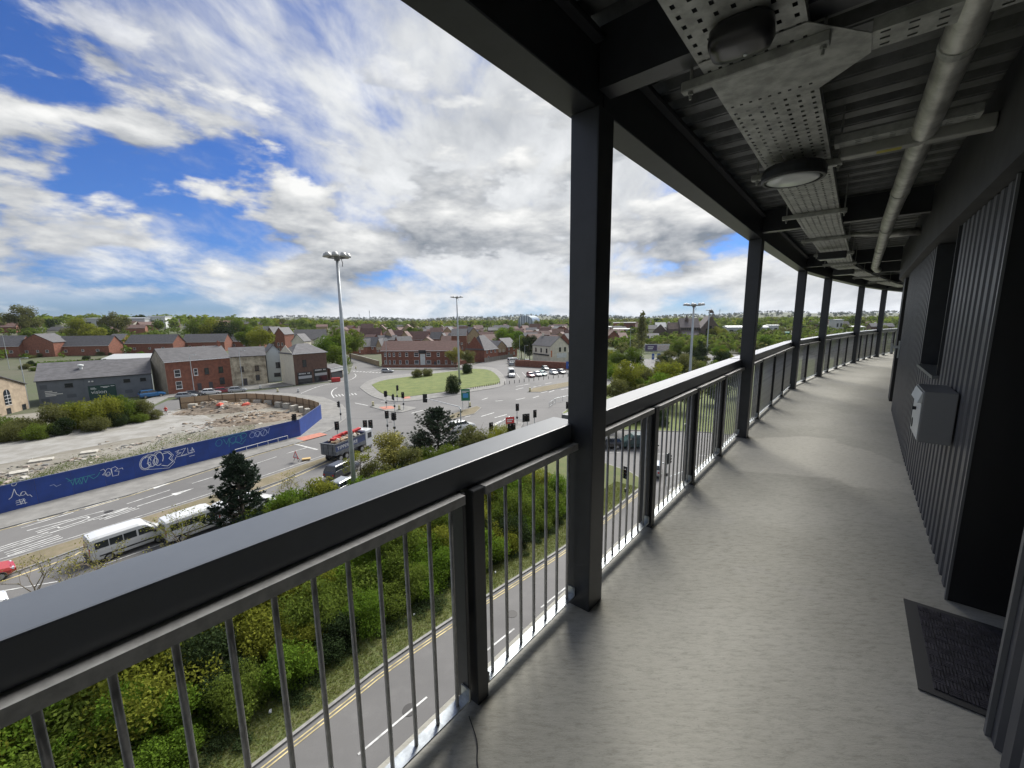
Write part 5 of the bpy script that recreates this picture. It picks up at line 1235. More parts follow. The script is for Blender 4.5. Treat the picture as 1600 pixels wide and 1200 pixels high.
    def est(u0, v0, u1, v1, ve, vr, depth, wall, roof, ridge, label, hip=0.0, gable=None, wins=W2, group=None, name='house', cat='house', **kw):
        A, B = GT(u0, v0), GT(u1, v1); z0 = min(terrain_h(*A), terrain_h(*B)); um = (u0+u1)/2
        e = max(2.4, at(um, ve, (A[1]+B[1])/2)[2] - z0); mid = depth/2 if ridge == 'x' else 0
        rr = max(1.0, at(um, vr, (A[1]+B[1])/2 + mid)[2] - z0 - e)
        wins = [(a, min(b, e-1.6), c, d) for a, b, c, d in wins] if e > 3.2 else []
        return house(name, label, A, B, depth, e, rr, wall, roof, ridge, wins=wins, hip=hip, gable=gable, group=group, cat=cat, **kw)
    est(757, 566, 778, 563, 545, 524, 10, M_brick, M_slate, 'x', 'brick corner house with hipped slate roof by the side street', hip=0.6, wins=[(0.2, 3.9, 1.0, 1.2), (0.5, 3.9, 1.0, 1.2), (0.8, 3.9, 1.0, 1.2), (0.3, 1.2, 1.0, 1.2)], side=M_brick)
    est(777, 562, 791, 560, 541, 533, 9, M_brick, M_slate, 'y', 'buff gabled house bay right of the hipped corner house', gable=M_buff, wins=[(0.3, 3.2, 1.0, 1.1), (0.7, 3.2, 1.0, 1.1)])
    est(792, 559, 808, 557, 541, 528, 9, M_brick, M_slate, 'x', 'brick house with slate roof beside the pale utility pole')
    est(729, 548, 752, 547, 526, 512, 9, M_brick, M_slate, 'y', 'tall gabled brick house behind the slate corner house', gable=M_buff)
    est(706, 549, 729, 549, 524, 514, 9, M_brick, M_slate, 'x', 'brick house with slate roof left of the tall gable')
    est(788, 546, 806, 545, 528, 520, 9, M_brick, M_slate, 'y', 'slate roofed house with buff gable behind the side street', gable=M_buff)
    est(770, 545, 788, 546, 531, 520, 9, M_brick, M_slate, 'x', 'slate roofed house next to the buff gable')
    # --- housing estate behind the flats
    E1 = [(541, 560, 553, 541, 527, 'x', M_slate, None), (560, 569, 554, 541, 530, 'y', M_slate, M_buff), (569, 588, 553, 541, 527, 'x', M_slate, None), (588, 597, 553, 541, 530, 'y', M_slate, M_buff),
          (562, 594, 540, 528, 513, 'x', M_tile, None), (601, 614, 542, 527, 515, 'y', M_tile, M_buff), (612, 628, 540, 528, 516, 'x', M_tile, None), (626, 640, 543, 527, 518, 'y', M_tile, M_buff), (638, 668, 541, 530, 518, 'x', M_tile, None), (566, 584, 527, 516, 506, 'x', M_tile, None), (588, 606, 528, 517, 508, 'y', M_tile, M_buff), (628, 645, 524, 515, 507, 'y', M_tile, M_buff),
          (671, 688, 546, 529, 519, 'x', M_slate, None), (687, 697, 546, 530, 521, 'y', M_slate, M_buff), (697, 707, 545, 530, 521, 'x', M_slate, None), (672, 690, 535, 520, 512, 'x', M_tile, None), (692, 708, 532, 519, 511, 'y', M_slate, M_buff), (716, 730, 530, 518, 510, 'x', M_tile, None), (842, 858, 530, 521, 512, 'x', M_tile, None), (862, 880, 534, 522, 514, 'x', M_brick2, None), (884, 902, 540, 530, 516, 'x', M_tile, None), (872, 890, 527, 518, 510, 'y', M_tile, M_brick), (826, 842, 523, 514, 506, 'x', M_brick2, None)]
    for i, (u0, u1, vb, ve, vr, rd, rf, gb) in enumerate(E1):
        lab = ('slate' if rf is M_slate else 'brown tile') + (' roofed house with a buff gable on the estate behind the flats' if rd == 'y' else ' roofed house side on in the estate behind the flats')
        est(u0, vb, u1, vb, ve, vr, 8.5, M_brick, rf, rd, lab, gable=gb, group=lab + 's', wins=[(0.3, 3.4, 1.0, 1.1), (0.72, 3.4, 1.0, 1.1), (0.3, 1.0, 1.0, 1.1)])
    # --- white house and dark gabled houses behind the shops
    est(463, 556, 512, 554, 530, 515, 11, M_cream, M_slate, 'x', 'large white house behind the brown brick shop', wins=[(0.12, 3.4, 1.2, 1.4), (0.5, 3.2, 1.2, 1.2)], side=M_cream)
    est(458, 560, 477, 560, 533, 522, 7, M_cream, M_slate, 'y', 'small white gabled wing of the white house', wins=[(0.5, 3.4, 1.6, 1.5)])
    est(492, 560, 512, 560, 532, 527, 7, M_cream, M_slate, 'y', 'white wing with tall arched window beside the shop', wins=[(0.5, 0.8, 1.3, 2.6)])
    est(418, 552, 432, 552, 524, 511, 10, M_brick2, M_slate, 'y', 'dark red gabled villa behind the pale blue house')
    est(432, 552, 447, 552, 522, 512, 10, M_brick, M_slate, 'y', 'red villa with white window surrounds behind the pale blue house', wins=[(0.3, 1.0, 1.2, 2.0), (0.7, 1.0, 1.2, 2.0), (0.3, 4.2, 1.0, 1.8), (0.7, 4.2, 1.0, 1.8)])
    # --- brick terrace at the left
    TW = [(0.18, 2.2, 1.4, 1.3), (0.5, 2.4, 1.1, 1.1), (0.78, 2.2, 1.4, 1.3)]
    for u0, u1, vb, ve, vr, rd, lab in ((-30, 33, 559, 541, 525, 'x', 'brick house with grey roof at the left end of the terrace'), (34, 87, 558, 535, 522, 'y', 'brick house with a wide gable facing the road'), (89, 172, 556, 540, 525, 'x', 'long low brick house behind the bright hedge'), (172, 194, 546, 531, 522, 'x', 'small set back brick house in the terrace'), (198, 272, 552, 536, 523, 'x', 'brick house behind the workshop roof'), (286, 352, 549, 534, 522, 'x', 'brick house above the brick pair roof'), (358, 406, 546, 533, 522, 'x', 'brick house at the right end of the terrace')):
        est(u0, vb, u1, vb, ve, vr, 10, M_brick, M_slate, rd, lab, wins=TW, name='terrace_house', side=M_brick)
    # --- small buildings between
    est(240, 575, 258, 574, 562, 556, 12, M_render, mat('pale_sheet_roof', (0.42, 0.43, 0.42), 0.6), 'x', 'low pale roofed shed behind the workshop', wins=[], cat='shed', name='shed')
    est(160, 572, 240, 570, 561, 553, 14, M_render, MATS['pale_sheet_roof'], 'x', 'wide pale roofed store behind the workshop', wins=[], cat='shed', name='shed')
street_buildings()

def far_buildings():
    R = random.Random(77)
    M_shed = mat('metal_shed', (0.46, 0.47, 0.46), 0.5, 0.2); M_shedr = mat('shed_roof', (0.40, 0.42, 0.43), 0.5, 0.2)
    def box_building(name, label, cat, u0, u1, vb, vt, depth, wall, roof, kind=0, group=None):
        A, B = GT(u0, vb), GT(u1, vb); z0 = min(terrain_h(*A), terrain_h(*B)); h = max(3, at((u0+u1)/2, vt, (A[1]+B[1])/2)[2] - z0)
        d = Vector(B)-Vector(A); w = d.length; t = thing(name, label, cat, (*A, z0), math.atan2(d.y, d.x), group)
        mb = MB(); mb.box(0, w, 0, depth, -3, h); build('wall', mb, wall, t)
        mb = MB(); mb.extr([(-0.5, h+0.01), (depth+0.5, h+0.01), (depth+0.5, h+0.5), (depth/2, h+0.5+w*0.03), (-0.5, h+0.5)], 'x', -0.5, w+0.5); build('roof', mb, roof, t)
        mb = MB(); n = max(2, int(w/6))
        for k in range(n): mb = MB(); mb.box(w*(k+0.25)/n, w*(k+0.75)/n, -0.08, -0.01, h*0.35, h*0.7); build('window', mb, M_glass, t)
        return t
    box_building('warehouse', 'long pale warehouse on the skyline behind the terrace', 'warehouse', 131, 165, 514, 498, 30, M_shed, M_shedr)
    box_building('warehouse', 'second pale warehouse on the skyline', 'warehouse', 176, 228, 514, 498, 30, M_shed, M_shedr)
    box_building('warehouse', 'white flat roofed block at the right of the skyline warehouses', 'warehouse', 232, 260, 513, 495, 24, M_render, M_shedr)
    box_building('retail_shed', 'white roofed retail shed beyond the church', 'shed', 1136, 1200, 523, 512, 40, M_shed, M_frame)
    box_building('retail_shed', 'grey shed with pale roof beyond the second column', 'shed', 1183, 1206, 520, 512, 30, M_shed, M_frame)
    box_building('works_building', 'pale stone works building in the valley', 'building', 1198, 1216, 520, 509, 20, M_render, M_shedr)
    box_building('tower_block', 'grey tower with a white stair core in the far valley', 'tower', 1305, 1316, 517, 500, 20, M_shed, M_shedr)
    box_building('works_building', 'white sheds along the far valley floor', 'building', 1285, 1304, 516, 510, 25, M_render, M_frame)
    box_building('works_building', 'long low white works beyond the last columns', 'building', 1320, 1350, 517, 511, 25, M_render, M_frame)
    box_building('brick_warehouse', 'red brick warehouse with a dark roof right of the column', 'warehouse', 958, 992, 520, 505, 20, M_brick, M_slate)
    box_building('store_shed', 'low white shed in front of the brick warehouse', 'shed', 950, 966, 521, 511, 15, M_render, M_frame)
    box_building('store_shed', 'pale green shed below the brick warehouse', 'shed', 958, 985, 528, 515, 15, mat('pale_green_sheet', (0.36, 0.43, 0.39), 0.6), MATS['pale_sheet_roof'])
    box_building('sports_fence', 'blue green sports court screen beyond the bank', 'fence', 1200, 1232, 526, 521, 3, mat('court_green', (0.03, 0.22, 0.16), 0.7), mat('court_green_top', (0.04, 0.2, 0.15), 0.7))
    # glazed barrel vaulted hall
    A, B = GT(810, 514), GT(832, 514); z0 = terrain_h(*A); d = Vector(B)-Vector(A); w = d.length; h = at(820, 493, A[1])[2] - z0
    t = thing('glass_hall', 'round topped glazed hall rising over the estate roofs', 'hall', (*A, z0), math.atan2(d.y, d.x))
    arc = [(0, 0), (w, 0)] + [(w/2 + w/2*math.cos(a), h - w/2*0.8 + w/2*0.8*math.sin(a)) for a in [math.pi*k/16 for k in range(17)]]
    mb = MB(); mb.extr([(a, b) for a, b in arc], 'y', 0, 40); build('vault', mb, mat('hall_glass', (0.30, 0.36, 0.40), 0.25, 0.5), t)
    mb = MB()
    for k in range(1, 6): mb.box(w*k/6 - 0.2, w*k/6 + 0.2, -0.4, -0.02, 0, h - w*0.4 + w*0.4*math.sin(math.acos(max(-1, min(1, (k/6-0.5)*2)))))
    build('mullion', mb, M_frame, t)
    # church: nave, aisle roof, west gable with bellcote
    brown = mat('church_stone', (0.115, 0.085, 0.07), 0.9, var=0.2, vscale=0.5); croof = mat('church_roof', (0.135, 0.115, 0.11), 0.8, var=0.15, vscale=0.5)
    A = Vector(G(1062, 533)); B = Vector(G(1092, 533)); d = (B-A).normalized(); w = (B-A).length; hr = 17.3
    t = thing('church', 'brown stone church with tall nave roof and bellcote', 'church', (*A, 0), math.atan2(d.y, d.x))
    mb = MB(); mb.box(0, w, 0, 14, 0, 10.5); build('nave_wall', mb, brown, t)
    mb = MB(); mb.extr([(-0.4, 10.3), (14.4, 10.3), (7, hr)], 'x', -0.2, w+0.2); build('roof', mb, croof, t)
    mb = MB(); mb.extr([(-5, 0), (0.5, 0), (0.5, 8), (-5, 5)], 'x', 1, w-1); build('aisle', mb, croof, t)
    for k in range(9): mb = MB(); mb.box(w*(k+0.6)/10, w*(k+1.1)/10, -0.15, -0.01, 8.4, 10.0); build('clerestory_window', mb, M_glass, t)
    W0, W1 = w + 0.3, w + 13.0; Wm = (W0+W1)/2
    mb = MB(); mb.extr([(W0, 0), (W1, 0), (W1, 9.5), (Wm, hr+0.6), (W0, 9.5)], 'y', -4.0, 14.0); gb = build('west_gable', mb, brown, t)
    mb = MB(); mb.extr([(W0-.4, 9.2), (Wm, hr+0.7), (W1+.4, 9.2), (W1+.4, 9.7), (Wm, hr+1.3), (W0-.4, 9.7)], 'y', -3.4, 14.2); build('gable_roof', mb, croof, gb)
    for dx in (-2.6, 0, 2.6): mb = MB(); mb.box(Wm+dx-.7, Wm+dx+.7, -4.12, -4.01, 4.0, 9.5 if dx else 11.5); build('lancet_window', mb, M_glass, gb)
    for dx in (-1.5, 1.0): mb = MB(); mb.box(Wm+dx, Wm+dx+.5, -3.6, -2.2, hr-.6, hr+3.6); build('bellcote_pier', mb, brown, gb)
    mb = MB(); mb.box(Wm-1.7, Wm+1.7, -3.7, -2.1, hr+3.6, hr+4.2); mb.extr([(Wm-1.7, hr+4.21), (Wm+1.7, hr+4.21), (Wm, hr+6.4)], 'y', -3.7, -2.1); build('bellcote', mb, brown, gb)
    mb = MB(); mb.box(-8, -0.25, 2, 12, 0, 9); mb.extr([(1.6, 9), (12.4, 9), (7, 14)], 'x', -8.2, -0.1); build('chancel', mb, brown, t)
    mb = MB(); mb.tube([(w*0.38, 5, 10), (w*0.38, 5, 16)], [1.6, 1.4], 8); mb.tube([(w*0.38, 5, 16), (w*0.38, 5, 20)], [1.6, 0.05], 8); build('turret', mb, brown, t)
    # hall and houses left of the church
    for u0, u1, vb, ve, vr, rd, wl, rf, lab in ((1020, 1042, 531, 518, 507, 'y', brown, M_slate, 'dark stone gabled hall beside the church'), (1013, 1026, 528, 514, 508, 'x', M_cream, M_slate, 'white house with black windows left of the church'), (1024, 1040, 524, 511, 504, 'x', M_brick2, MATS['pale_sheet_roof'], 'brown house with pale roof behind the gabled hall'), (1036, 1050, 520, 509, 503, 'y', M_cream, M_slate, 'white gable behind the church'), (950, 967, 541, 525, 517, 'y', M_brick, M_tile, 'brick house with tiled roof beside the walkway column'), (968, 980, 540, 527, 520, 'x', M_brick, M_tile, 'smaller brick house next to the tiled roof house'), (1005, 1030, 536, 528, 521, 'x', M_brick2, M_slate, 'low dark house below the poplar')):
        A, B = GT(u0, vb), GT(u1, vb); z0 = 0; um = (u0+u1)/2; Y = (A[1]+B[1])/2
        e = max(3, at(um, ve, Y)[2]); house('house', lab, A, B, 10, e, max(1.2, at(um, vr, Y + (5 if rd == 'x' else 0))[2]-e), wl, rf, rd, wins=[(0.3, 3.6, 1.3, 1.6, True), (0.7, 3.6, 1.3, 1.6, True)], z0=0)
    # scattered houses of the wider town
    n = 0; names = {}
    walls = [(M_brick, 'red brick'), (M_brick2, 'brown brick'), (M_brick, 'red brick'), (M_buff, 'buff brick'), (M_cream, 'white rendered')]; roofs = [(M_slate, 'slate'), (M_tile, 'brown tile'), (M_tile, 'brown tile')]
    placed = []
    for tries in range(2500):
        if n >= 190: break
        az = math.radians(R.uniform(-55, 42)); dd = 330*(1 + 4.0*R.random()**1.7); x, y = dd*math.sin(az), dd*math.cos(az)
        if any((x-a)**2 + (y-b)**2 < 19**2 for a, b in placed): continue
        if az > 0.42 and dd < 420: continue
        if az < -0.40 and dd < 420: continue
        placed.append((x, y)); n += 1
        (wl, wn), (rf, rn) = R.choice(walls), R.choice(roofs); w = R.uniform(9, 20); a = R.choice((0.1, 0.1, 0.65, -0.5)) + R.uniform(-0.1, 0.1) + (-az*0.6)
        A = (x, y); B = (x + w*math.cos(a), y + w*math.sin(a)); rd = 'y' if R.random() < 0.3 and w < 12 else 'x'
        lab = f'{wn} house with {rn} roof in the distant town'
        house('town_house', lab, A, B, R.uniform(7.5, 9), R.uniform(4.8, 5.6), R.uniform(2.4, 3.4), wl, rf, rd, wins=[(0.2, 3.2, 1.1, 1.2), (0.5, 3.2, 1.1, 1.2), (0.8, 3.2, 1.1, 1.2)] if dd < 420 else [], chim=(0.1,) if R.random() < 0.4 else (), group=lab.replace('house', 'houses'))
    # the dense estate in the middle of the view
    m = 0
    for tries in range(3000):
        if m >= 80: break
        az = math.radians(R.uniform(-24, 9)); dd = 235 + 270*R.random()**1.2; x, y = dd*math.sin(az), dd*math.cos(az)
        if any((x-a)**2 + (y-b)**2 < 14.5**2 for a, b in placed): continue
        placed.append((x, y)); m += 1
        rf, rn = R.choice(((M_tile, 'brown tile'), (M_tile, 'brown tile'), (M_slate, 'slate'))); rd = R.choice('xyx'); w = R.uniform(7, 8.5) if rd == 'y' else R.uniform(8, 14); a = R.choice((0.05, 0.5, -0.45)) + R.uniform(-0.08, 0.08)
        lab = f'brick estate house with {rn} roof ' + ('and buff front gable' if rd == 'y' else 'set side on') + ' among the packed roofs'
        house('estate_house', lab, (x, y), (x + w*math.cos(a), y + w*math.sin(a)), 8, R.uniform(4.8, 5.3), R.uniform(2.6, 3.3), M_brick, rf, rd, wins=[(0.25, 3.0, 1.1, 1.2), (0.75, 3.0, 1.1, 1.2)], gable=M_buff if rd == 'y' else None, group=lab.replace('house', 'houses'))
    # billboard on posts
    A, B = Vector(G(1007, 552)), Vector(G(1046, 552)); d = B-A; w = d.length
    t = thing('billboard', 'double poster billboard standing on the grass bank', 'billboard', (*A, 0), math.atan2(d.y, d.x))
    mb = MB(); mb.box(0, w, 0, 0.3, 1.0, 4.6); fr = build('frame', mb, M_pole, t)
    mb = MB(); mb.box(0.3, w*0.49, -0.05, -0.005, 1.3, 4.3); p = build('poster', mb, mat('purple_poster', (0.10, 0.07, 0.15), 0.6), t); p['label'] = 'purple poster with white lettering lines'
    for z, x1 in ((3.0, 0.36), (2.1, 0.33)): mb = MB(); mb.box(w*0.12, w*x1, -0.07, -0.051, z, z+0.5); build('lettering_line', mb, M_white, p)
    mb = MB(); mb.box(w*0.51, w-0.3, -0.05, -0.005, 1.3, 4.3); build('poster', mb, mat('pink_poster', (0.50, 0.36, 0.33), 0.6, var=0.5, vscale=1.4, col2=(0.62, 0.60, 0.58)), t)
    for x in (0.1, 0.35, 0.65, 0.9): mb = MB(); mb.box(w*x-0.1, w*x+0.1, 0.05, 0.25, -0.3, 1.0); build('leg', mb, M_pole, t)
    # distant masts
    for u, vb, vt, lab in ((577, 500, 485, 'thin radio mast on the skyline beyond the estate'), (561, 500, 490, 'short radio mast on the skyline beyond the estate'), (1125, 497, 483, 'lattice radio mast on the hill right of the church')):
        Y = 1900; x, y, z = at(u, vt, Y); g0 = terrain_h(x, y); t = thing('radio_mast', lab, 'mast', (x, y, g0))
        mb = MB(); mb.tube([(0, 0, 0), (0, 0, z-g0)], [1.6, 0.7], 5); build('mast_column', mb, M_pole, t); mb = MB(); mb.tube([(0, 0, (z-g0)*0.78), (0, 0, (z-g0)*0.95)], 1.8, 6); build('aerials', mb, M_pole, t)
far_buildings()
# ================================================================== the building site
def dirv(p, q): return (Vector(q)-Vector(p)).normalized()
def ang(p, q): d = dirv(p, q); return math.atan2(d.y, d.x)

def hoardings():
    blue = mat('hoarding_blue', (0.010, 0.042, 0.215), 0.5, var=0.14, vscale=0.7, rnd=0.05)
    wht = mat('graffiti_white', (0.70, 0.72, 0.74), 0.7); teal = mat('graffiti_teal', (0.05, 0.27, 0.30), 0.7); pale = mat('graffiti_pale', (0.30, 0.36, 0.50), 0.7)
    Hh = 2.6
    t = thing('site_hoarding', 'long deep blue site hoarding covered in graffiti along the pavement', 'hoarding')
    runs = [[(-64, 10.5), G(0, 805), G(240, 742), G(470, 682)], [G(470, 682), G(503, 655)]]
    for run in runs:
        P = [Vector(p) for p in run]; L = [0]
        for i in range(1, len(P)): L.append(L[-1] + (P[i]-P[i-1]).length)
        n = int(L[-1]/2.44); st = L[-1]/n
        def q(s):
            i = 0
            while i < len(P)-2 and s > L[i+1]: i += 1
            return P[i].lerp(P[i+1], (s-L[i])/(L[i+1]-L[i]))
        for k in range(n):
            a, b = q(k*st), q((k+1)*st); w = (b-a).length
            mb = MB(); mb.box(0.006, w-0.006, 0.0, 0.03, 0.02, Hh)
            p = build('panel', mb, blue, t, (a.x, a.y, KH), math.atan2(b.y-a.y, b.x-a.x))
            mb = MB(); mb.box(0.0, w, -0.02, 0.06, Hh+0.002, Hh+0.05); build('capping', mb, mat('hoarding_cap', (0.10, 0.13, 0.26), 0.6), p)
            mb = MB(); mb.box(-0.05, 0.05, 0.032, 0.13, -0.1, Hh-0.02); build('post', mb, M_wood, p)
    # graffiti laid on the panels
    def on_h(u, v):
        best = None
        P = [Vector(p) for p in runs[0]]; r = ray(u, v)
        for a, b in zip(P, P[1:]):
            d = (b-a).normalized(); n = Vector((d.y, -d.x)); den = r[0]*n.x + r[1]*n.y
            if abs(den) < 1e-6: continue
            s = (a.x*n.x + a.y*n.y)/den; p = Vector((r[0]*s, r[1]*s)); f = (p-a).dot(d)
            if -0.5 <= f <= (b-a).length + 0.5: best = (p + n*0.012, EYE + r[2]*s, d, n)
        return best
    def paint(name, strokes, m, w):
        w *= 0.5      # strokes in photo pixels on the hoarding face
        mb = MB()
        for st in strokes:
            pts = []
            for (u, v) in st:
                h = on_h(u, v)
                if h: pts.append((h[0], h[1], h[2]))
            for (p, z, d), (p2, z2, d2) in zip(pts, pts[1:]):
                e = Vector(((p2-p).dot(d), z2-z))
                if e.length < 1e-4: continue
                e.normalize(); nx, nz = -e.y*w/2, e.x*w/2; ex = e*w*0.4
                def c(pp, zz, sx, sz): return (pp.x + d.x*sx, pp.y + d.y*sx, min(KH+Hh-0.02, max(KH+0.05, zz + sz)))
                mb.quad(c(p, z, nx-ex.x, nz-ex.y), c(p, z, -nx-ex.x, -nz-ex.y), c(p2, z2, -nx+ex.x, -nz+ex.y), c(p2, z2, nx+ex.x, nz+ex.y))
        if mb.f: build(name, mb, m, t)
    def ell(cx, cy, rx, ry, a0=0, a1=360, n=14, sh=-0.27): return [(cx + rx*math.cos(math.radians(a0+(a1-a0)*k/n)), cy + ry*math.sin(math.radians(a0+(a1-a0)*k/n)) + sh*rx*math.cos(math.radians(a0+(a1-a0)*k/n))) for k in range(n+1)]
    # tall looped tag
    paint('graffiti', [[(14, 780), (18, 777), (20, 771), (22, 764), (26, 772), (31, 775), (35, 768), (39, 768), (43, 774), (47, 773), (50, 776)], ell(36, 771, 4, 3), ell(22, 756, 4, 3), [(25, 786), (40, 781)], [(25, 783), (38, 779)], [(26, 789), (42, 785)], [(30, 780), (33, 788), (37, 780), (40, 787)]], wht, 0.09)
    paint('graffiti', [[(78, 759), (84, 757), (88, 760), (95, 757)]], pale, 0.10)
    paint('graffiti', [[(103, 747), (110, 751), (114, 758), (117, 747), (119, 757), (124, 748), (128, 756), (130, 745), (134, 754), (138, 743), (146, 748), (152, 744), (156, 738)], [(106, 752), (128, 746), (148, 741)], ell(126, 751, 3, 5)], teal, 0.10)
    paint('graffiti', [[(157, 735), (162, 733), (165, 737), (160, 742), (166, 742)], ell(169, 738, 5, 6), ell(169, 740, 2.5, 2.5), [(174, 732), (180, 729), (184, 732), (179, 736), (186, 736), (185, 742), (176, 744), (174, 732)], [(185, 733), (191, 731), (192, 733)]], wht, 0.085)
    big = [ell(228, 723, 8, 9, 20, 350), [(235, 722), (230, 724), (234, 727)], ell(238, 720, 7, 9, 60, 390), ell(248, 717, 7, 10, 60, 390), [(255, 709), (262, 707), (268, 711), (264, 716), (270, 721), (262, 728), (253, 727)], ell(233, 714, 6, 4, 180, 360), ell(246, 710, 6, 4, 180, 360), ell(243, 721, 4, 5)]
    paint('graffiti', big, wht, 0.15)
    paint('graffiti', [ell(228, 723, 10, 11, 30, 330), [(256, 706), (264, 705), (271, 711), (268, 716), (273, 722), (264, 731), (240, 733), (224, 734)]], wht, 0.09)
    paint('graffiti', [[(274, 706), (280, 703), (276, 708), (283, 707), (275, 712)], [(282, 703), (290, 700), (283, 712), (292, 709)], [(293, 700), (294, 708), (300, 706)], [(300, 708), (300, 699), (304, 706)], [(297, 704), (303, 702)], [(273, 719), (275, 714), (290, 711), (303, 706)], [(296, 713), (304, 711)]], wht, 0.10)
    paint('graffiti', [ell(342, 692, 5, 5), [(349, 686), (354, 694), (358, 684), (358, 698)], ell(364, 687, 5, 5), ell(373, 686, 5, 6), [(362, 694), (370, 690), (378, 694), (384, 686)], [(346, 684), (366, 679), (382, 676)], ell(380, 681, 5, 4)], teal, 0.11)
    paint('graffiti', [ell(394, 680, 4, 4), [(398, 675), (403, 683), (406, 674), (410, 681), (414, 671), (419, 677), (421, 669)], [(392, 675), (405, 671), (420, 667)], ell(412, 676, 5, 5), ell(402, 678, 4, 4)], mat('graffiti_lilac', (0.45, 0.52, 0.72), 0.7), 0.09)
    # ---- timber hoarding round the corner, with concrete kentledge blocks
    t = thing('timber_hoarding', 'curved timber board hoarding at the back of the rubble', 'hoarding')
    P = smooth_line(GP((500, 649), (480, 642), (445, 636), (389, 632), (330, 635), (283, 640)), 8); P = [Vector(p) for p in P]; L = [0]
    for i in range(1, len(P)): L.append(L[-1] + (P[i]-P[i-1]).length)
    def q(s):
        i = 0
        while i < len(P)-2 and s > L[i+1]: i += 1
        return P[i].lerp(P[i+1], (s-L[i])/(L[i+1]-L[i]))
    n = int(L[-1]/2.4); st = L[-1]/n; r = random.Random(2)
    for k in range(n):
        a, b = q(k*st), q((k+1)*st); w = (b-a).length; an = math.atan2(b.y-a.y, b.x-a.x)
        mb = MB(); mb.box(0.012, w-0.012, -0.02, 0.012, 0.0, 2.35 + r.uniform(-0.04, 0.04)); p = build('panel', mb, M_wood, t, (a.x, a.y, KH), an)
        mb = MB(); mb.box(-0.05, 0.05, 0.014, 0.14, 0, 2.42); build('post', mb, mat('timber_post', (0.17, 0.115, 0.07), 0.85), p)
        mb = MB(); mb.box(0.06, w-0.06, 0.014, 0.07, 1.15, 1.27); build('rail', mb, MATS['timber_post'], p)
    a = q(L[-1]); mb = MB(); mb.box(-0.08, 0.08, -0.08, 0.08, 0, 2.6); build('gate_post', mb, M_blk, t, (a.x, a.y, KH))
    for u, v in ((302, 640), (322, 637), (342, 635), (384, 633), (403, 633.5), (420, 634.5), (436, 637), (449, 639), (460, 642.5), (471, 645), (481, 648)):
        x, y = G(u, v); mb = MB(); mb.box(-0.75, 0.75, -0.4, 0.4, 0, 1.1)
        o = tag(build('concrete_block', mb, M_conc, None, (x, y, 0.13), ang(G(u, v), G(470, 640)) if u > 430 else 0.15, bevel=0.04), 'grey concrete block propping the timber hoarding', 'concrete block', 'concrete blocks along the timber hoarding')
hoardings()

def lumps(name, cells, seed, mats, smin, smax, parent=None, flat=0.6):
    """angular stones and scraps spread over given (x, y, z) cells, as one mass"""
    r = random.Random(seed); mb = MB()
    for (x, y, z) in cells:
        s = smin + (smax-smin)*r.random()**2.2; a = r.random()*3.14; c, s_ = math.cos(a), math.sin(a); m = r.randrange(len(mats))
        lx, ly, lz = s*(0.6+0.9*r.random()), s*(0.4+0.5*r.random()), s*flat*(0.35+0.6*r.random()); tl = r.uniform(-0.3, 0.3)
        pts = []
        for zz, k in ((-0.2, 1.0), (1.0, 0.75)):
            for sx, sy in ((-1, -1), (1, -1), (1, 1), (-1, 1)):
                px, py = sx*lx*k*r.uniform(0.75, 1.1), sy*ly*k*r.uniform(0.75, 1.1); pts.append((x + px*c - py*s_, y + px*s_ + py*c, z + zz*lz + px*tl))
        mb.hexa(pts, m)
    o = build(name, mb, mats, parent); o['kind'] = 'stuff'; return o
def heap(label, u, v, rx, ry, h, rz, seed, red=()):
    x, y = G(u, v); t = thing('rubble_heap', label, 'rubble heap', (x, y, 0.13), rz); r = random.Random(seed)
    n = 26; mb = MB(); hts = {}
    def hf(a, b):
        d = math.hypot(a, b); return max(0, (1-d**1.5))*h*(0.75 + 0.35*math.sin(a*5 + seed) * math.cos(b*4.3 + seed*2) + 0.12*math.sin(a*13)*math.sin(b*11)) 
    for i in range(n+1):
        for j in range(n+1):
            a, b = -1 + 2*i/n, -1 + 2*j/n; mb.v.append((a*rx, b*ry, hf(a, b) + (r.uniform(-0.05, 0.09) if hf(a, b) > 0.05 else -0.05)))
    for i in range(n):
        for j in range(n): k = i*(n+1)+j; mb.face((k, k+n+1, k+n+2, k+1))
    build('mound', mb, mat('rubble_earth', (0.135, 0.105, 0.075), 0.95, var=0.5, vscale=1.2, col2=(0.26, 0.215, 0.165)), t)
    cells = []
    for k in range(300):
        a, b = r.gauss(0, 0.45), r.gauss(0, 0.45); cells.append((a*rx, b*ry, hf(a, b)))
    lumps('debris', cells, seed, [M_conc, MATS['rubble_earth'], MATS['rubble_earth'], M_wood, M_pave, MATS['rubble_earth']], 0.08, 0.42, t)
    for k in range(14):
        a, b = r.gauss(0, 0.4), r.gauss(0, 0.4); p = Vector((a*rx, b*ry, hf(a, b) + 0.15)); e = p + Vector((r.uniform(-1.6, 1.6), r.uniform(-1.6, 1.6), r.uniform(-0.2, 0.7)))
        mb = MB(); mb.tube([p, e], 0.06, 4); build('beam_scrap', mb, M_wood, t)
    for (a, b) in red:
        mb = MB(); L = r.uniform(0.6, 1.1); mb.hexa([(-L, -0.5, 0), (L, -0.4, 0.1), (L*0.8, 0.5, 0.05), (-L, 0.4, 0), (-L*0.8, -0.4, 0.5), (L*0.9, -0.3, 0.35), (L*0.7, 0.4, 0.5), (-L*0.7, 0.3, 0.3)])
        build('red_plastic_scrap', mb, mat('scrap_red', (0.55, 0.085, 0.05), 0.6), t, (a*rx, b*ry, hf(a, b) + 0.02), r.random()*3)
heap('brown rubble heap with red plastic scrap by the timber hoarding', 352, 641, 9.0, 4.2, 1.9, 0.35, 3, ((-0.05, -0.3), (0.45, -0.35)))
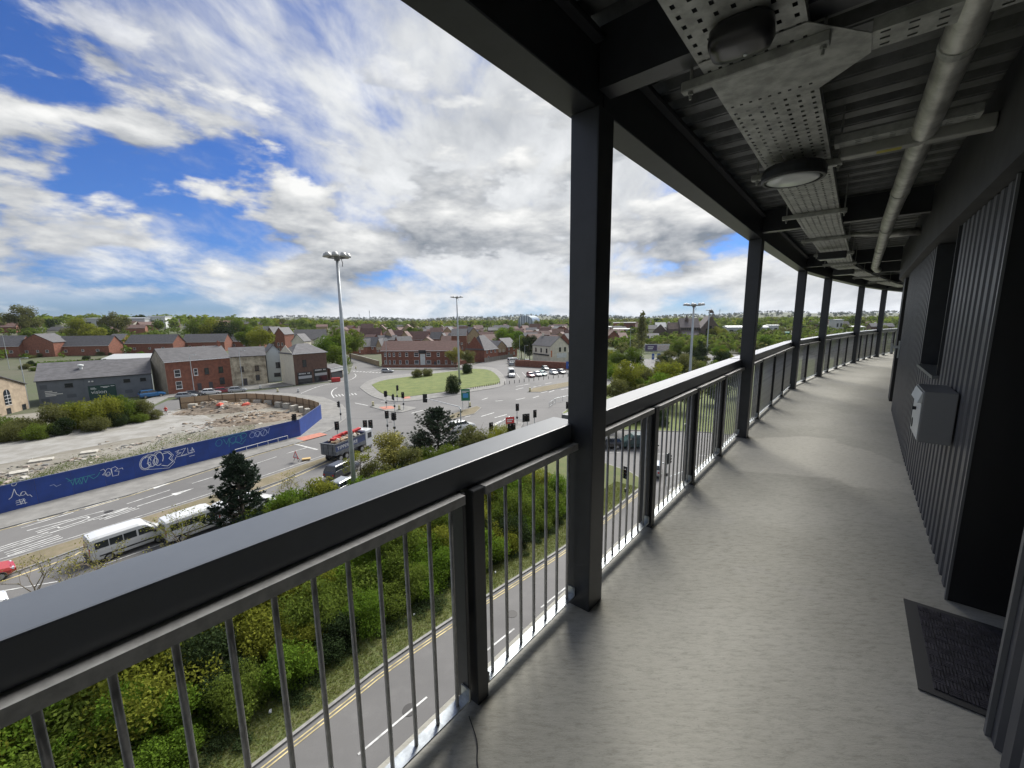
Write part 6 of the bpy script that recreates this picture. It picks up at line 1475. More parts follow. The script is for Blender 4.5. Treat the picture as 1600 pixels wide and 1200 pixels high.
heap('lower brown heap of earth and broken timber near the blue hoarding', 400, 656, 8.0, 4.5, 1.3, 0.45, 8)
def site_litter():
    r = random.Random(9); cells = []
    for k in range(420):
        f = r.random(); u = -20 + f*380; v = 752 - 0.237*(u+20) + r.gauss(0, 7)*(0.6 + 0.6*math.sin(u*0.05)); x, y = G(u, v); cells.append((x, y, 0.14))
    for k in range(170):
        u, v = r.uniform(300, 490), r.uniform(642, 684)
        if v > 660 + (490-u)*0.12: continue
        x, y = G(u, v); cells.append((x, y, 0.14))
    o = lumps('demolition_rubble', cells, 5, [M_conc, M_pave, M_dirt, mat('pink_rubble', (0.36, 0.30, 0.25), 0.9, var=0.2, vscale=2), M_pave, MATS['rubble_earth'], MATS['rubble_earth']], 0.06, 0.36)
    tag(o, 'broken stones and scraps strewn along the edge of the concrete apron', 'rubble')
    for (u, v, L) in ((65, 722, 2.2), (140, 709, 1.7), (30, 741, 1.5)):
        x, y = G(u, v); mb = MB(); mb.box(-L/2, L/2, -0.5, 0.5, 0, 0.24); o = build('broken_slab', mb, M_conc, None, (x, y, 0.14), r.uniform(0.3, 1.2), bevel=0.05); o.rotation_euler.x = 0.08
        tag(o, 'flat broken concrete slab lying among the site rubble', 'slab', 'broken slabs on the site')
    # weed tufts on the waste ground
    g = np.random.default_rng(3); n = 8000; uu = g.uniform(-20, 400, n); vv = 763 - 0.232*(uu+20) + g.normal(0, 5, n) + 6*np.sin(uu*0.04) 
    C = np.array([(*G(a, b), 0.2) for a, b in zip(uu, vv)]); o = link('site_weeds', leaves_mesh('site_weeds', C, g.normal(size=(n, 3))*[1, 1, 0.3], 0.04 + 0.07*g.random(n), L_mid, 0.3, 3)); tag(o, 'rough weeds growing along the rubble behind the blue hoarding', 'weeds'); o['kind'] = 'stuff'
site_litter()
def verge_grass():
    g = np.random.default_rng(5); n = 60000
    K = [Vector((-24, -4)), Vector((-14, 9))] + [Vector(p) for p in GP((440, 1167), (605, 1039), (752, 940), (895, 848), (975, 785), (1000, 764))]
    L = [0]
    for i in range(1, len(K)): L.append(L[-1] + (K[i]-K[i-1]).length)
    s = g.random(n)*L[-1]; idx = np.clip(np.searchsorted(L, s) - 1, 0, len(K)-2); C = np.empty((n, 3))
    for i in range(len(K)-1):
        m = idx == i; f = ((s[m]-L[i])/(L[i+1]-L[i]))[:, None]; a, b = np.array(K[i]), np.array(K[i+1]); d = (b-a)/np.linalg.norm(b-a); nn = np.array([-d[1], d[0]])
        C[m, :2] = a + (b-a)*f + nn*(0.2 + 2.6*g.random((m.sum(), 1))**0.9)
    C[:, 2] = KH + 0.03 + 0.03*g.random(n); N_ = g.normal(size=(n, 3))*[1, 1, 0.35]
    o = link('verge_grass', leaves_mesh('verge_grass', C, N_, 0.035 + 0.05*g.random(n), leafmat('leaf_grass', (0.10, 0.13, 0.028), (0.20, 0.215, 0.06)), 0.25, 5)); tag(o, 'mown grass strip beside the double yellow lines', 'grass'); o['kind'] = 'stuff'
    r = random.Random(8)
    for k in range(16):
        i = r.uniform(8, L[-1]-4); j = 0
        while j < len(K)-2 and i > L[j+1]: j += 1
        p = K[j].lerp(K[j+1], (i-L[j])/(L[j+1]-L[j])); d = (K[j+1]-K[j]).normalized(); p = p + Vector((-d.y, d.x))*r.uniform(0.4, 2.6)
        mb = MB(); a = r.uniform(0.06, 0.14); mb.hexa([(-a, -a*.6, 0), (a, -a*.5, 0), (a*.8, a*.6, 0), (-a*.9, a*.5, 0), (-a*.7, -a*.4, .04), (a*.7, -a*.4, .07), (a*.6, a*.4, .05), (-a*.6, a*.4, .08)])
        tag(build('litter', mb, M_white, None, (p.x, p.y, KH+0.05), r.random()*3), 'scrap of white litter on the grass verge', 'litter', 'litter on the verge')
verge_grass()

# ================================================================== vehicles
def paint_mat(name, c, metal=0.0): return mat('paint_' + name, c, 0.28, metal, coat=0.6)
_wm = {}
def wheel(root, x, y, r, w, name='wheel'):
    k = (round(r, 3), round(w, 3))
    if k not in _wm:
        mb = MB(); seg = 20
        mb.tube([(0, -w/2, 0), (0, -w/2+0.03, 0), (0, w/2-0.03, 0), (0, w/2, 0)], [r*0.93, r, r, r*0.93], seg)
        rm = MB(); rm.tube([(0, -w/2-0.006, 0), (0, -w/2+0.02, 0)], r*0.60, 14); rm.tube([(0, w/2-0.02, 0), (0, w/2+0.006, 0)], r*0.60, 14)
        _wm[k] = (mb.mesh('wheel', M_tyre), rm.mesh('rim', mat('alloy', (0.38, 0.39, 0.40), 0.35, 0.8)))
    o = link(name, _wm[k][0], root, (x, y, r)); link('rim', _wm[k][1], o); return o
def loft(mb, secs, m=0):
    """closed sections (lists of equal length) joined in order, capped"""
    n0 = len(mb.v); k = len(secs[0])
    for s in secs: mb.v += [tuple(p) for p in s]
    for i in range(len(secs)-1):
        for j in range(k): j2 = (j+1) % k; mb.face((n0+i*k+j, n0+i*k+j2, n0+(i+1)*k+j2, n0+(i+1)*k+j), m)
    mb.face([n0+k-1-j for j in range(k)], m); mb.face([n0+(len(secs)-1)*k+j for j in range(k)], m)
def car(label, x, y, rz, paint, group=None, z=0.035, style='hatch', name='car', sc=1.0, cat='car'):
    """local +x is forward"""
    t = thing(name, label, cat, (x, y, z), rz, group); t.scale = (sc,)*3
    hw = 0.89
    if style == 'hatch': st = [(-2.08, .42, .80, .86), (-2.0, .30, .98, .94), (-1.5, .24, 1.0, 1.0), (-.6, .22, .97, 1.0), (.5, .22, .95, 1.0), (1.2, .24, .88, .99), (1.8, .28, .76, .92), (2.08, .38, .62, .80)]; cab = ((-1.95, -1.55), (0.95, 0.15), 1.47)
    elif style == 'suv': st = [(-2.2, .5, .95, .9), (-2.1, .36, 1.12, .96), (-1.4, .3, 1.14, 1.0), (.5, .3, 1.08, 1.0), (1.3, .32, 1.02, .99), (1.95, .36, .92, .93), (2.2, .45, .74, .82)]; cab = ((-2.08, -1.75), (0.95, 0.2), 1.68)
    else: st = [(-2.3, .42, .84, .86), (-2.15, .30, .98, .94), (-1.5, .24, 1.0, 1.0), (.5, .22, .95, 1.0), (1.3, .24, .88, .99), (2.0, .28, .74, .92), (2.28, .38, .60, .80)]; cab = ((-1.75, -1.0), (0.95, 0.2), 1.43)
    mb = MB(); secs = []
    for X, z0, z1, k in st:
        w = hw*k; secs.append([(X, -w*0.93, z0), (X, -w, z0+0.15), (X, -w, z1-0.20), (X, -w*0.90, z1), (X, w*0.90, z1), (X, w, z1-0.20), (X, w, z0+0.15), (X, w*0.93, z0)])
    loft(mb, secs); b = build('body', mb, paint, t, smooth=False, bevel=0.02, bseg=1)
    (xr0, xr1), (xf0, xf1), zt = cab; zb = 0.93 if style != 'suv' else 1.06
    mb = MB(); wb, wt = hw*0.90, hw*0.72
    mb.hexa([(xr0, -wb, zb-.04), (xf0, -wb, zb-.06), (xf0, wb, zb-.06), (xr0, wb, zb-.04), (xr1, -wt, zt-.05), (xf1, -wt, zt-.05), (xf1, wt, zt-.05), (xr1, wt, zt-.05)]); build('glasshouse', mb, M_glass, t)
    mb = MB(); mb.hexa([(xr1-.05, -wt-.02, zt-.05), (xf1+.04, -wt-.02, zt-.05), (xf1+.04, wt+.02, zt-.05), (xr1-.05, wt+.02, zt-.05), (xr1+.1, -wt*.85, zt+.02), (xf1-.12, -wt*.85, zt+.02), (xf1-.12, wt*.85, zt+.02), (xr1+.1, wt*.85, zt+.02)]); build('roof', mb, paint, t)
    for s in (-1, 1):
        mb = MB()
        for xa, xb in ((xr0, xr1), (xf0, xf1), ((xr0+xf0)/2, (xr1+xf1)/2)): mb.tube([(xa, s*(wb+.004), zb-.05), (xb, s*(wt+.006), zt-.05)], 0.035, 4)
        build('pillar', mb, paint, t)
        mb = MB(); mb.box(1.62, 2.0, s*0.62-.14, s*0.62+.14, .56, .70); build('headlight', mb, mat('lamp_clear', (0.7, 0.72, 0.74), 0.15, 0.3), t)
        mb = MB(); e = st[0][0]; mb.box(e-.03, e+.16, s*0.62-.13, s*0.62+.13, .68, .86); build('tail_light', mb, mat('lamp_red', (0.35, 0.015, 0.012), 0.25), t)
        mb = MB(); mb.box(0.62, 0.78, s*1.02-.10, s*1.02+.10, .93, 1.05); build('door_mirror', mb, paint, t)
    mb = MB(); mb.box(st[0][0]-.012, st[0][0]+.06, -.26, .26, .50, .62); build('number_plate', mb, mat('plate_yellow', (0.6, 0.5, 0.08), 0.5), t)
    for xw in (-1.3, 1.32):
        for s in (-1, 1): wheel(t, xw, s*(hw-.10), .32, .2)
    return t
def van(label, x, y, rz, paint, L=5.6, Hv=2.35, windows=True, name='van', cat='van', group=None, z=0.035, sc=1.0):
    t = thing(name, label, cat, (x, y, z), rz, group); t.scale = (sc,)*3; hw = 0.98; e = -L/2; f = L/2
    st = [(e, .45, Hv-.16, .93), (e+.08, .36, Hv-.05, .97), (e+.6, .32, Hv, 1.0), (f-2.1, .32, Hv, 1.0), (f-1.65, .32, Hv-.10, .99), (f-0.85, .32, 1.35, .98), (f-.35, .34, 1.12, .95), (f-.05, .38, .92, .90), (f, .45, .75, .84)]
    mb = MB(); secs = []
    for X, z0, z1, k in st:
        w = hw*k; rr = 0.16; ww = w*0.86 if z1 > 1.6 else w*0.93
        secs.append([(X, -w*.95, z0), (X, -w, z0+.12), (X, -w, min(z1-.3, 1.1)), (X, -ww-(w-ww)*.3, z1-rr), (X, -ww+.12, z1), (X, ww-.12, z1), (X, ww+(w-ww)*.3, z1-rr), (X, w, min(z1-.3, 1.1)), (X, w, z0+.12), (X, w*.95, z0)])
    loft(mb, secs); build('body', mb, paint, t, smooth=False, bevel=0.02, bseg=1)
    def sideq(x0, x1, z0, z1, s, nm, m, x0t=None, x1t=None):
        def yy(zz): tt = (zz-1.1)/(Hv-.16-1.1); return s*(hw + (hw*0.902-hw)*max(0, tt) + .008)
        mb = MB(); mb.hexa([(x0, yy(z0)-s*.05, z0), (x1, yy(z0)-s*.05, z0), (x1, yy(z0), z0), (x0, yy(z0), z0), (x0t if x0t is not None else x0, yy(z1)-s*.05, z1), (x1t if x1t is not None else x1, yy(z1)-s*.05, z1), (x1t if x1t is not None else x1, yy(z1), z1), (x0t if x0t is not None else x0, yy(z1), z1)]); build(nm, mb, m, t)
    for s in (-1, 1):
        if windows:
            n = 3 if L > 5 else 2; x0 = e+.3; x1 = f-2.3
            for k in range(n): a = x0 + (x1-x0)*k/n; sideq(a+.03, a+(x1-x0)/n-.03, 1.28, Hv-.42, s, 'side_window', M_glass)
        sideq(f-2.2, f-1.05, 1.28, Hv-.45, s, 'cab_window', M_glass, None, f-1.55)
        mb = MB(); mb.box(e-.02, e+.06, s*.82-.09, s*.82+.09, .85, 1.45); build('tail_light', mb, MATS['lamp_red'], t)
        mb = MB(); mb.box(f-.30, f+.0, s*.68-.18, s*.68+.18, .72, .92); build('headlight', mb, MATS['lamp_clear'], t)
        mb = MB(); mb.box(f-1.25, f-1.1, s*1.13-.12, s*1.13+.12, 1.25, 1.5); build('door_mirror', mb, M_blk, t)
        mb = MB(); mb.box(e+.5, f-.9, s*(hw+.012)-.012, s*(hw+.012)+.012, .62, .72); build('rubbing_strip', mb, M_blk, t)
    mb = MB(); mb.hexa([(f-.93, -.80, 1.36), (f-.83, -.80, 1.33), (f-.83, .80, 1.33), (f-.93, .80, 1.36), (f-1.66, -.70, Hv-.17), (f-1.56, -.70, Hv-.19), (f-1.56, .70, Hv-.19), (f-1.66, .70, Hv-.17)]); build('windscreen', mb, M_glass, t)
    mb = MB(); mb.box(e-.015, e+.05, -.72, .72, 1.32, Hv-.42); build('rear_window', mb, M_glass, t)
    mb = MB(); mb.box(e-.16, e+.05, -.92, .92, .38, .58); build('rear_bumper', mb, M_blk, t)
    mb = MB(); mb.box(e-.02, e+.06, -.26, .26, .78, .90); build('number_plate', mb, MATS['plate_yellow'], t)
    for xw in (e+1.05, f-.98):
        for s in (-1, 1): wheel(t, xw, s*(hw-.1), .34, .22)
    return t

def traffic():
    P_w = paint_mat('white', (0.60, 0.61, 0.60)); P_r = paint_mat('red', (0.36, 0.025, 0.02)); P_b = paint_mat('blue', (0.01, 0.12, 0.30)); P_k = paint_mat('black', (0.012, 0.012, 0.014)); P_s = paint_mat('silver', (0.36, 0.38, 0.39), 0.4); P_g = paint_mat('graphite', (0.055, 0.06, 0.07), 0.3); P_t = paint_mat('teal', (0.16, 0.32, 0.31)); P_wn = paint_mat('wine', (0.20, 0.015, 0.025)); P_dg = paint_mat('dark_green', (0.012, 0.045, 0.045))
    mat('plate_yellow', (0.6, 0.5, 0.08), 0.5); mat('lamp_red', (0.35, 0.015, 0.012), 0.25); mat('lamp_clear', (0.7, 0.72, 0.74), 0.15, 0.3)
    lane = ang(G(140, 868), G(330, 803))
    dv = Vector((math.cos(lane), math.sin(lane)))
    p = Vector(G(206, 857)); van('white minibus with a long row of side windows waiting beside the median', p.x, p.y, lane, P_w, L=5.2, Hv=2.25, name='minibus', cat='minibus', sc=0.93)
    p = Vector(G(312, 830)); van('second white minibus half hidden by the dark pine', p.x, p.y, lane, P_w, L=5.2, Hv=2.25, name='minibus', cat='minibus', sc=0.93)
    p = Vector(G(388, 806)); van('white van ahead of the minibuses behind the pine', p.x, p.y, lane, P_w, L=5.0, Hv=2.0, windows=False)
    p = Vector(G(-48, 918)); car('red hatchback behind the bare twigs beside the median', p.x, p.y, lane, P_r)
    p = Vector(G(-70, 975)); car('white car on the lane behind the red hatchback', p.x, p.y, lane, P_w)
    q = ang(G(505, 722), G(578, 690)); p = Vector(G(540, 752)); car('dark grey estate car queueing beside the tipper truck', *Vector(G(536, 742)), q, P_g, style='suv'); 
    car('pale silver car queueing behind the dark estate car', *Vector(G(541, 766)), q, P_s)
    # tipper truck
    x, y = G(548, 709); t = thing('tipper_truck', 'navy and grey tipper truck loaded with rubble and red scrap', 'truck', (x, y, 0.035), q); t.scale = (0.9,)*3
    navy = paint_mat('navy', (0.02, 0.04, 0.12)); grey = mat('tipper_grey', (0.12, 0.13, 0.14), 0.6, 0.2, var=0.3, vscale=2)
    mb = MB(); mb.box(-4.2, 4.0, -.45, .45, .75, 1.05); build('chassis', mb, M_blk, t)
    mb = MB()
    for s in (-1, 1): mb.box(-4.3, 1.9, s*1.2-.04, s*1.2+.04, 1.2, 2.75)
    mb.box(-4.3, 1.9, -1.16, 1.16, 1.1, 1.2); mb.box(1.82, 1.9, -1.16, 1.16, 1.2, 3.0); bd = build('tipper_body', mb, navy, t)
    mb = MB(); mb.box(-4.42, -4.31, -1.24, 1.24, 1.2, 2.75)
    for k in range(-1, 2): mb.box(-4.5, -4.42, k*.8-.06, k*.8+.06, 1.2, 2.75)
    mb.box(-4.5, -4.30, -1.28, 1.28, 2.75, 2.86); build('tailgate', mb, grey, bd)
    mb = MB()
    for s in (-1, 1):
        mb.box(-4.3, 1.9, s*1.25-.05, s*1.25+.05, 2.62, 2.80); mb.box(-4.3, 1.9, s*1.25-.04, s*1.25+.04, 1.15, 1.65)
    build('side_rail', mb, grey, bd)
    tm = text_mesh('TIPPER HIRE', 'lettering', M_white, 0.72); o = link('lettering', tm, bd, (-4.0, -1.247, 1.85)); o.rotation_euler = (math.pi/2, 0, 0); o.scale = (1.1, 1, 1)
    mb = MB(); n = 10
    for i in range(n+1):
        for j in range(n+1): a, b = i/n, j/n; mb.v.append((-4.25 + 6.0*a, -1.14 + 2.28*b, 2.2 + .75*math.sin(a*math.pi)**.6*math.sin(b*math.pi)**.6 + .12*math.sin(a*17+b*9)))
    for i in range(n):
        for j in range(n): k = i*(n+1)+j; mb.face((k, k+n+1, k+n+2, k+1))
    ld = build('load', mb, MATS['rubble_earth'], t); r = random.Random(6)
    lumps('load_rubble', [(-4 + 5.6*r.random(), r.uniform(-.95, .95), 2.75 + .2*r.random()) for k in range(60)], 4, [M_conc, M_wood, MATS['rubble_earth']], .12, .45, t)
    for (a, b, z, L, w, an) in ((-2.2, .35, 3.0, 1.3, .28, .2), (-1.2, .6, 3.2, 1.1, .25, -.3), (.9, .1, 3.1, 1.0, .35, .5), (1.2, -.2, 3.35, .8, .3, -.2), (-.2, .4, 3.25, .9, .2, .1)):
        mb = MB(); mb.box(-L, L, -w, w, -.13, .15); o = build('red_scrap', mb, M_red, t, (a, b, z), an, bevel=.04); o.rotation_euler.y = an*.6
    mb = MB(); secs = []
    for X, z0, z1, k in ((2.15, .7, 3.0, .98), (2.25, .6, 3.1, 1), (3.6, .55, 3.1, 1), (3.95, .55, 2.1, .98), (4.1, .6, 1.5, .95)): secs.append([(X, -1.2*k, z0), (X, -1.2*k, z1-.15), (X, -1.1*k, z1), (X, 1.1*k, z1), (X, 1.2*k, z1-.15), (X, 1.2*k, z0)])
    loft(mb, secs); build('cab', mb, P_w, t)
    for s in (-1, 1): mb = MB(); mb.box(2.6, 3.5, s*1.2-.02, s*1.2+.02, 1.75, 2.6); build('cab_window', mb, M_glass, t)
    mb = MB(); mb.hexa([(3.92, -1.05, 1.75), (4.06, -1.05, 1.7), (4.06, 1.05, 1.7), (3.92, 1.05, 1.75), (3.6, -1.0, 2.75), (3.74, -1.0, 2.7), (3.74, 1.0, 2.7), (3.6, 1.0, 2.75)]); build('windscreen', mb, M_glass, t)
    for xw in (-3.3, -2.1, 1.2, 3.0):
        for s in (-1, 1): wheel(t, xw, s*1.02, .5, .32)
    # moving and parked cars across the junction
    def pc(label, u, v, h, paint, style='hatch', group=None, sc=1.0, z=0.035): x, y = G(u, v, z); car(label, x, y, h, paint, group, z, style, sc=sc)
    pc('silver car driving past the brick flats', 606, 582, -0.12, P_s)
    pc('white car waiting at the junction behind the broad pine', 722, 672, q - 0.5, P_w, 'suv')
    pc('bright blue car parked by the grey workshop', 238, 620.5, ang(G(218, 623), G(258, 618)) , P_b, 'suv', sc=1.12)
    st = ang(G(264, 617), G(443, 603))
    pc('grey car parked behind the end of the timber hoarding', 292, 622, st, P_s); pc('dark car in front of the brick pair', 304, 619, st, P_g); pc('white car parked outside the brick pair', 331, 616, st, P_w); pc('dark red car parked behind the timber hoarding', 350, 614, st, P_wn); pc('pale silver car parked outside the stone house', 372, 612.5, st, P_s)
    pk = ang(G(842, 590), G(822, 582))
    pc('dark red car parked in the car park beside the main road', 829, 589, pk+math.pi, P_wn, z=.055); pc('white car parked beside the dark red car', 840, 587.5, pk+math.pi, P_w, z=.055); pc('pale teal car parked in the car park', 848, 586.5, pk+math.pi, P_t, z=.055); pc('white hatchback parked by the red brick wall', 865, 584.5, pk+math.pi, P_w, z=.055); pc('black car parked by the blue parking sign', 877, 583.5, pk+math.pi, P_k, z=.055); pc('dark green car parked against the brick wall', 852, 578, pk+math.pi, P_dg, z=.055)
    x, y = G(799, 588.5, .055); van('white high roof van facing the main road from the car park', x, y, ang((x, y), (x+4, y-40)), P_w, L=5.8, Hv=2.6, windows=False, z=.055)
    x, y = G(803, 567); van('white van parked near the white pub', x, y, 0.5, P_w, L=5.2, Hv=2.2); pc('white car parked between the white van and the pub', 812, 568, .5, P_w); pc('white estate car parked close to the pub wall', 826, 566.5, .2, P_w); pc('silver car parked on the side street kerb', 802, 571.5, .2, P_s)
    # crossing road, through the bars
    x, y = G(996, 699); van('dark green van on the crossing road beyond the railing bars', x, y, math.pi+.02, P_dg, L=5.0, Hv=2.0, windows=True); pc('black car ahead of the dark green van', 948, 699, math.pi, P_k)
    pc('silver car turning at the near junction', 1021, 738, 1.2, P_s)
    # car lot near the church and cars on the far road
    r = random.Random(12); cols = [P_w, P_k, P_s, P_r, P_g, P_b]; nm = ['white', 'black', 'silver', 'red', 'graphite', 'blue']
    for k in range(16):
        u, v = r.uniform(1140, 1162), r.uniform(527, 545); i = r.randrange(6); x, y = G(u, v); car(f'{nm[i]} car parked in the far lot beyond the church', x, y, r.choice((.6, .6+math.pi)), cols[i], f'{nm[i]} cars in the far lot', 0.05)
    x, y = G(1035, 538); van('white van parked above the billboard', x, y, .3, P_w, L=5.6, Hv=2.4, windows=False); x, y = G(1113, 541); van('white van parked below the church trees', x, y, .3, P_w, L=5.6, Hv=2.3, windows=False)
traffic()

# ================================================================== street furniture
def furniture():
    # ---- high masts
    def high_mast(u, vb, ut, vt, rb, label, heads=8, ring=1.15, group=None):
        x, y = G(u, vb); r_ = ray(ut, vt); z = EYE + r_[2]*(y/r_[1])
        t = thing('light_mast', label, 'light mast', (x, y, 0.1), 0, group)
        mb = MB(); mb.tube([(0, 0, -.1), (0, 0, z*.33), (0, 0, z*.66), (0, 0, z-.5)], [rb, rb*.85, rb*.7, rb*.5], 12); build('mast_column', mb, M_pole, t, smooth=True)
        mb = MB(); mb.tube([(0, 0, 0), (0, 0, .5)], rb*1.35, 12); build('mast_base', mb, M_pole, t)
        mb = MB(); mb.tube([(ring*.75*math.cos(a), ring*.75*math.sin(a), z-.45) for a in [2*math.pi*k/24 for k in range(25)]], .05, 6)
        for k in range(4): a = k*math.pi/2; mb.tube([(0, 0, z-.5), (ring*.75*math.cos(a), ring*.75*math.sin(a), z-.45)], .045, 6)
        mb.tube([(0, 0, z-.7), (0, 0, z-.2)], .24, 10); hd = build('head_frame', mb, mat('mast_head', (.14, .14, .14), .6), t)
        lm = MB(); lm.lathe([(.08, .36), (.20, .30), (.27, .12), (.29, 0.0), (.24, -.02)], 14); lm = lm.mesh('floodlight', mat('lamp_housing', (.44, .44, .42), .45, .3), smooth=True)
        for k in range(heads):
            a = 2*math.pi*(k+.3)/heads; link('floodlight', lm, t, (ring*math.cos(a), ring*math.sin(a), z-.42), a)
        mb = MB(); mb.tube([(.3, .1, z-.5), (.42, .12, z-.9), (.38, .1, z-1.2)], .03, 5); build('cable_tail', mb, M_blk, hd)
    high_mast(556, 795, 525, 396, .235, 'tall grey mast with a ring of floodlights beside the tipper truck', 8, 0.88)
    high_mast(718, 602, 714, 463, .30, 'tall grey mast standing on the grass island', 8, 1.4)
    high_mast(1073, 668, 1083, 474, .26, 'grey lighting mast on the grass bank seen through the bars', 8, 1.3)
    high_mast(1104, 556, 1107, 484, .30, 'slim lighting mast below the church', 6, 1.3)
    high_mast(1161, 545, 1164, 487, .30, 'distant lighting mast beside the second column', 6, 1.3)
    # ---- street lamps and poles
    def lamp(u, vb, vt, label, arm=(0.9, 0.3)):
        x, y = G(u, vb); z = max(4, at(u, vt, y)[2]); t = thing('street_lamp', label, 'street lamp', (x, y, 0))
        mb = MB(); mb.tube([(0, 0, 0), (0, 0, z*.25), (0, 0, z)], [.10, .09, .06], 8); build('pole', mb, M_pole, t); mb = MB(); mb.tube([(0, 0, z), (arm[0]*.5, arm[1]*.5, z+.15), (*arm, z+.1)], .04, 6); build('arm', mb, M_pole, t)
        mb = MB(); mb.box(arm[0]-.05, arm[0]+.5, arm[1]-.12, arm[1]+.12, z+.02, z+.16); build('lantern', mb, M_pole, t)
    for a in ((304, 615, 555, 'street lamp in front of the brick pair'), (380, 608, 548, 'street lamp outside the stone house'), (46, 637, 560, 'grey lamp post at the corner of the chapel'), (15, 577, 524, 'lamp post behind the chapel roof'), (605, 574, 531, 'lamp post in front of the brick flats'), (812, 566, 524, 'pale pole beside the slate houses'), (820, 565, 540, 'short lamp post left of the white pub'), (984, 560, 515, 'lamp post on the far side road')): lamp(*a)
    # ---- traffic signals
    def lens(root, x, y, z, m, r=.10): mb = MB(); mb.tube([(x, y, z), (x-.03, y, z)], r, 10); return build('lens', mb, m, root)
    mr, my, mg = mat('lens_red', (.12, .012, .01), .3), mat('lens_amber', (.12, .06, .01), .3), mat('lens_green', (.01, .07, .05), .3)
    def signal(u, vh, rz, label, group, heads=((0, 0),), hh=3.0, base=None, pole=M_pole):
        # the head centre is hh above the street
        vb = (vh - 499*hh/17.8)/(1-hh/17.8) if base is None else base
        x, y = G(u, vb); t = thing('traffic_signal', label, 'traffic signal', (x, y, .1), rz, group)
        mb = MB(); mb.tube([(0, 0, 0), (0, 0, hh+.5)], .06, 8); build('pole', mb, pole, t)
        for dy, r2 in heads:
            mb = MB(); mb.box(-.30, -.07, -.16, .16, hh-.5, hh+.5); mb.box(-.20, -.16, -.30, .30, hh-.62, hh+.62)
            for k in (-1, 0, 1): mb.tube([(-.30, 0, hh+.32*k), (-.46, 0, hh+.32*k-.02)], [.135, .125], 10, caps=False)
            h = build('signal_head', mb, M_blk, t, (0, dy, 0), r2)
            for k, m in ((1, mr), (0, my), (-1, mg)): lens(h, -.302, 0, hh+.32*k, m)
        mb = MB(); mb.box(-.14, .14, -.14, .14, 1.0, 1.35); build('push_button', mb, M_blk, t)
    g = 'traffic signals round the junction'
    for u, vh, rz, lab, heads in ((604, 615, 1.2, 'traffic signal with two heads on the crossing island by the grass', ((0, 0), (.1, 1.6))), (621, 606, 2.6, 'traffic signal in front of the grass island centre', ((0, 0),)), (617, 620, .6, 'small traffic signal among the island group', ((0, 0),)), (631, 617, 1.5, 'traffic signal at the red paving on the grass island', ((0, 0),)),
        (606, 647, 1.9, 'traffic signal above the straw coloured tree', ((0, 0),)), (617, 650, 1.0, 'double traffic signal above the straw coloured tree', ((0, 0), (.0, 1.57))), (533, 631, .3, 'traffic signal on the pavement behind the tall mast', ((0, 0),)), (529, 664, 1.9, 'traffic signal on the kerb next to the tipper truck', ((0, 0),)), (573, 662, 1.7, 'double traffic signal over the tipper truck cab', ((0, 0), (-.7, .3))),
        (463, 652, 1.2, 'traffic signal at the corner of the blue hoarding', ((0, 0), (.1, 1.2))), (808, 636, 1.9, 'tall traffic signal beside the red warning board', ((0, 0),)), (824, 652, 1.9, 'double traffic signal near the handrail', ((0, 0), (.6, .2))), (835, 646, 2.0, 'traffic signal right of the double signal', ((0, 0),)), (767, 666, 2.1, 'traffic signal beside the yellow bollard at the handrail', ((0, 0),)), (802, 667, 1.9, 'low double traffic signal just above the handrail', ((0, 0), (.6, .2))), (886, 633, 1.8, 'double traffic signal on the grass corner by the column', ((0, 0), (-.6, .5))), (978, 737, .8, 'traffic signal on the verge tip seen through the bars', ((0, 0),)), (1040, 715, 2.4, 'traffic signal behind the railing post', ((0, 0),))):
        signal(u, vh, rz, lab, g, heads)
    # cantilever signal over the road
    x, y = G(721, 690); z = at(721, 637, y)[2]; a = Vector(at(664, 622, y + 4)); t = thing('cantilever_signal', 'white cantilever mast arm carrying a traffic signal over the road', 'traffic signal', (x, y, .1))
    mb = MB(); mb.tube([(0, 0, 0), (0, 0, z-.3), (-.25, .2, z)], [.11, .09, .08], 10); build('pole', mb, M_pole, t)
    e = a - Vector((x, y, .1)); mb = MB(); mb.tube([(-.25, .2, z), tuple(e)], [.08, .05], 8); build('mast_arm', mb, M_white, t)
    mb = MB(); mb.box(e.x-.2, e.x+.2, e.y-.15, e.y+.15, e.z-.6, e.z+.55); mb.box(e.x-.34, e.x+.34, e.y-.02, e.y+.02, e.z-.7, e.z+.65); build('signal_head', mb, M_blk, t)
    x, y = G(1030, 590); z = at(1030, 565, y)[2]; a = Vector(at(1001, 559, y+3)); t = thing('cantilever_signal', 'white cantilever signal arm over the far road by the bank', 'traffic signal', (x, y, .1))
    mb = MB(); mb.tube([(0, 0, 0), (0, 0, z)], .1, 8); build('pole', mb, M_pole, t); e = a - Vector((x, y, .1)); mb = MB(); mb.tube([(0, 0, z), tuple(e)], .07, 6); build('mast_arm', mb, M_white, t); mb = MB(); mb.box(e.x-.25, e.x+.25, e.y-.15, e.y+.15, e.z-.7, e.z+.5); build('signal_head', mb, M_blk, t)
    # ---- keep-left bollards
    cream = mat('bollard_shell', (.62, .58, .36), .5); 
    for u, v in ((583, 635), (434, 613), (466, 613), (407, 608), (734, 636), (828, 612), (775, 673), (624, 641), (556, 577), (596, 573)):
        x, y = G(u, v); t = thing('traffic_bollard', 'pale yellow plastic traffic bollard', 'bollard', (x, y, .1), 0, 'plastic traffic bollards')
        mb = MB(); mb.prism([(.24*math.cos(a), .14*math.sin(a)) for a in [2*math.pi*k/12 for k in range(12)]], 0, .95); build('shell', mb, cream if u not in (466, 407) else M_white, t, bevel=.03); mb = MB(); mb.prism([(.30*math.cos(a), .20*math.sin(a)) for a in [2*math.pi*k/12 for k in range(12)]], -.02, .12); build('base', mb, M_blk, t)
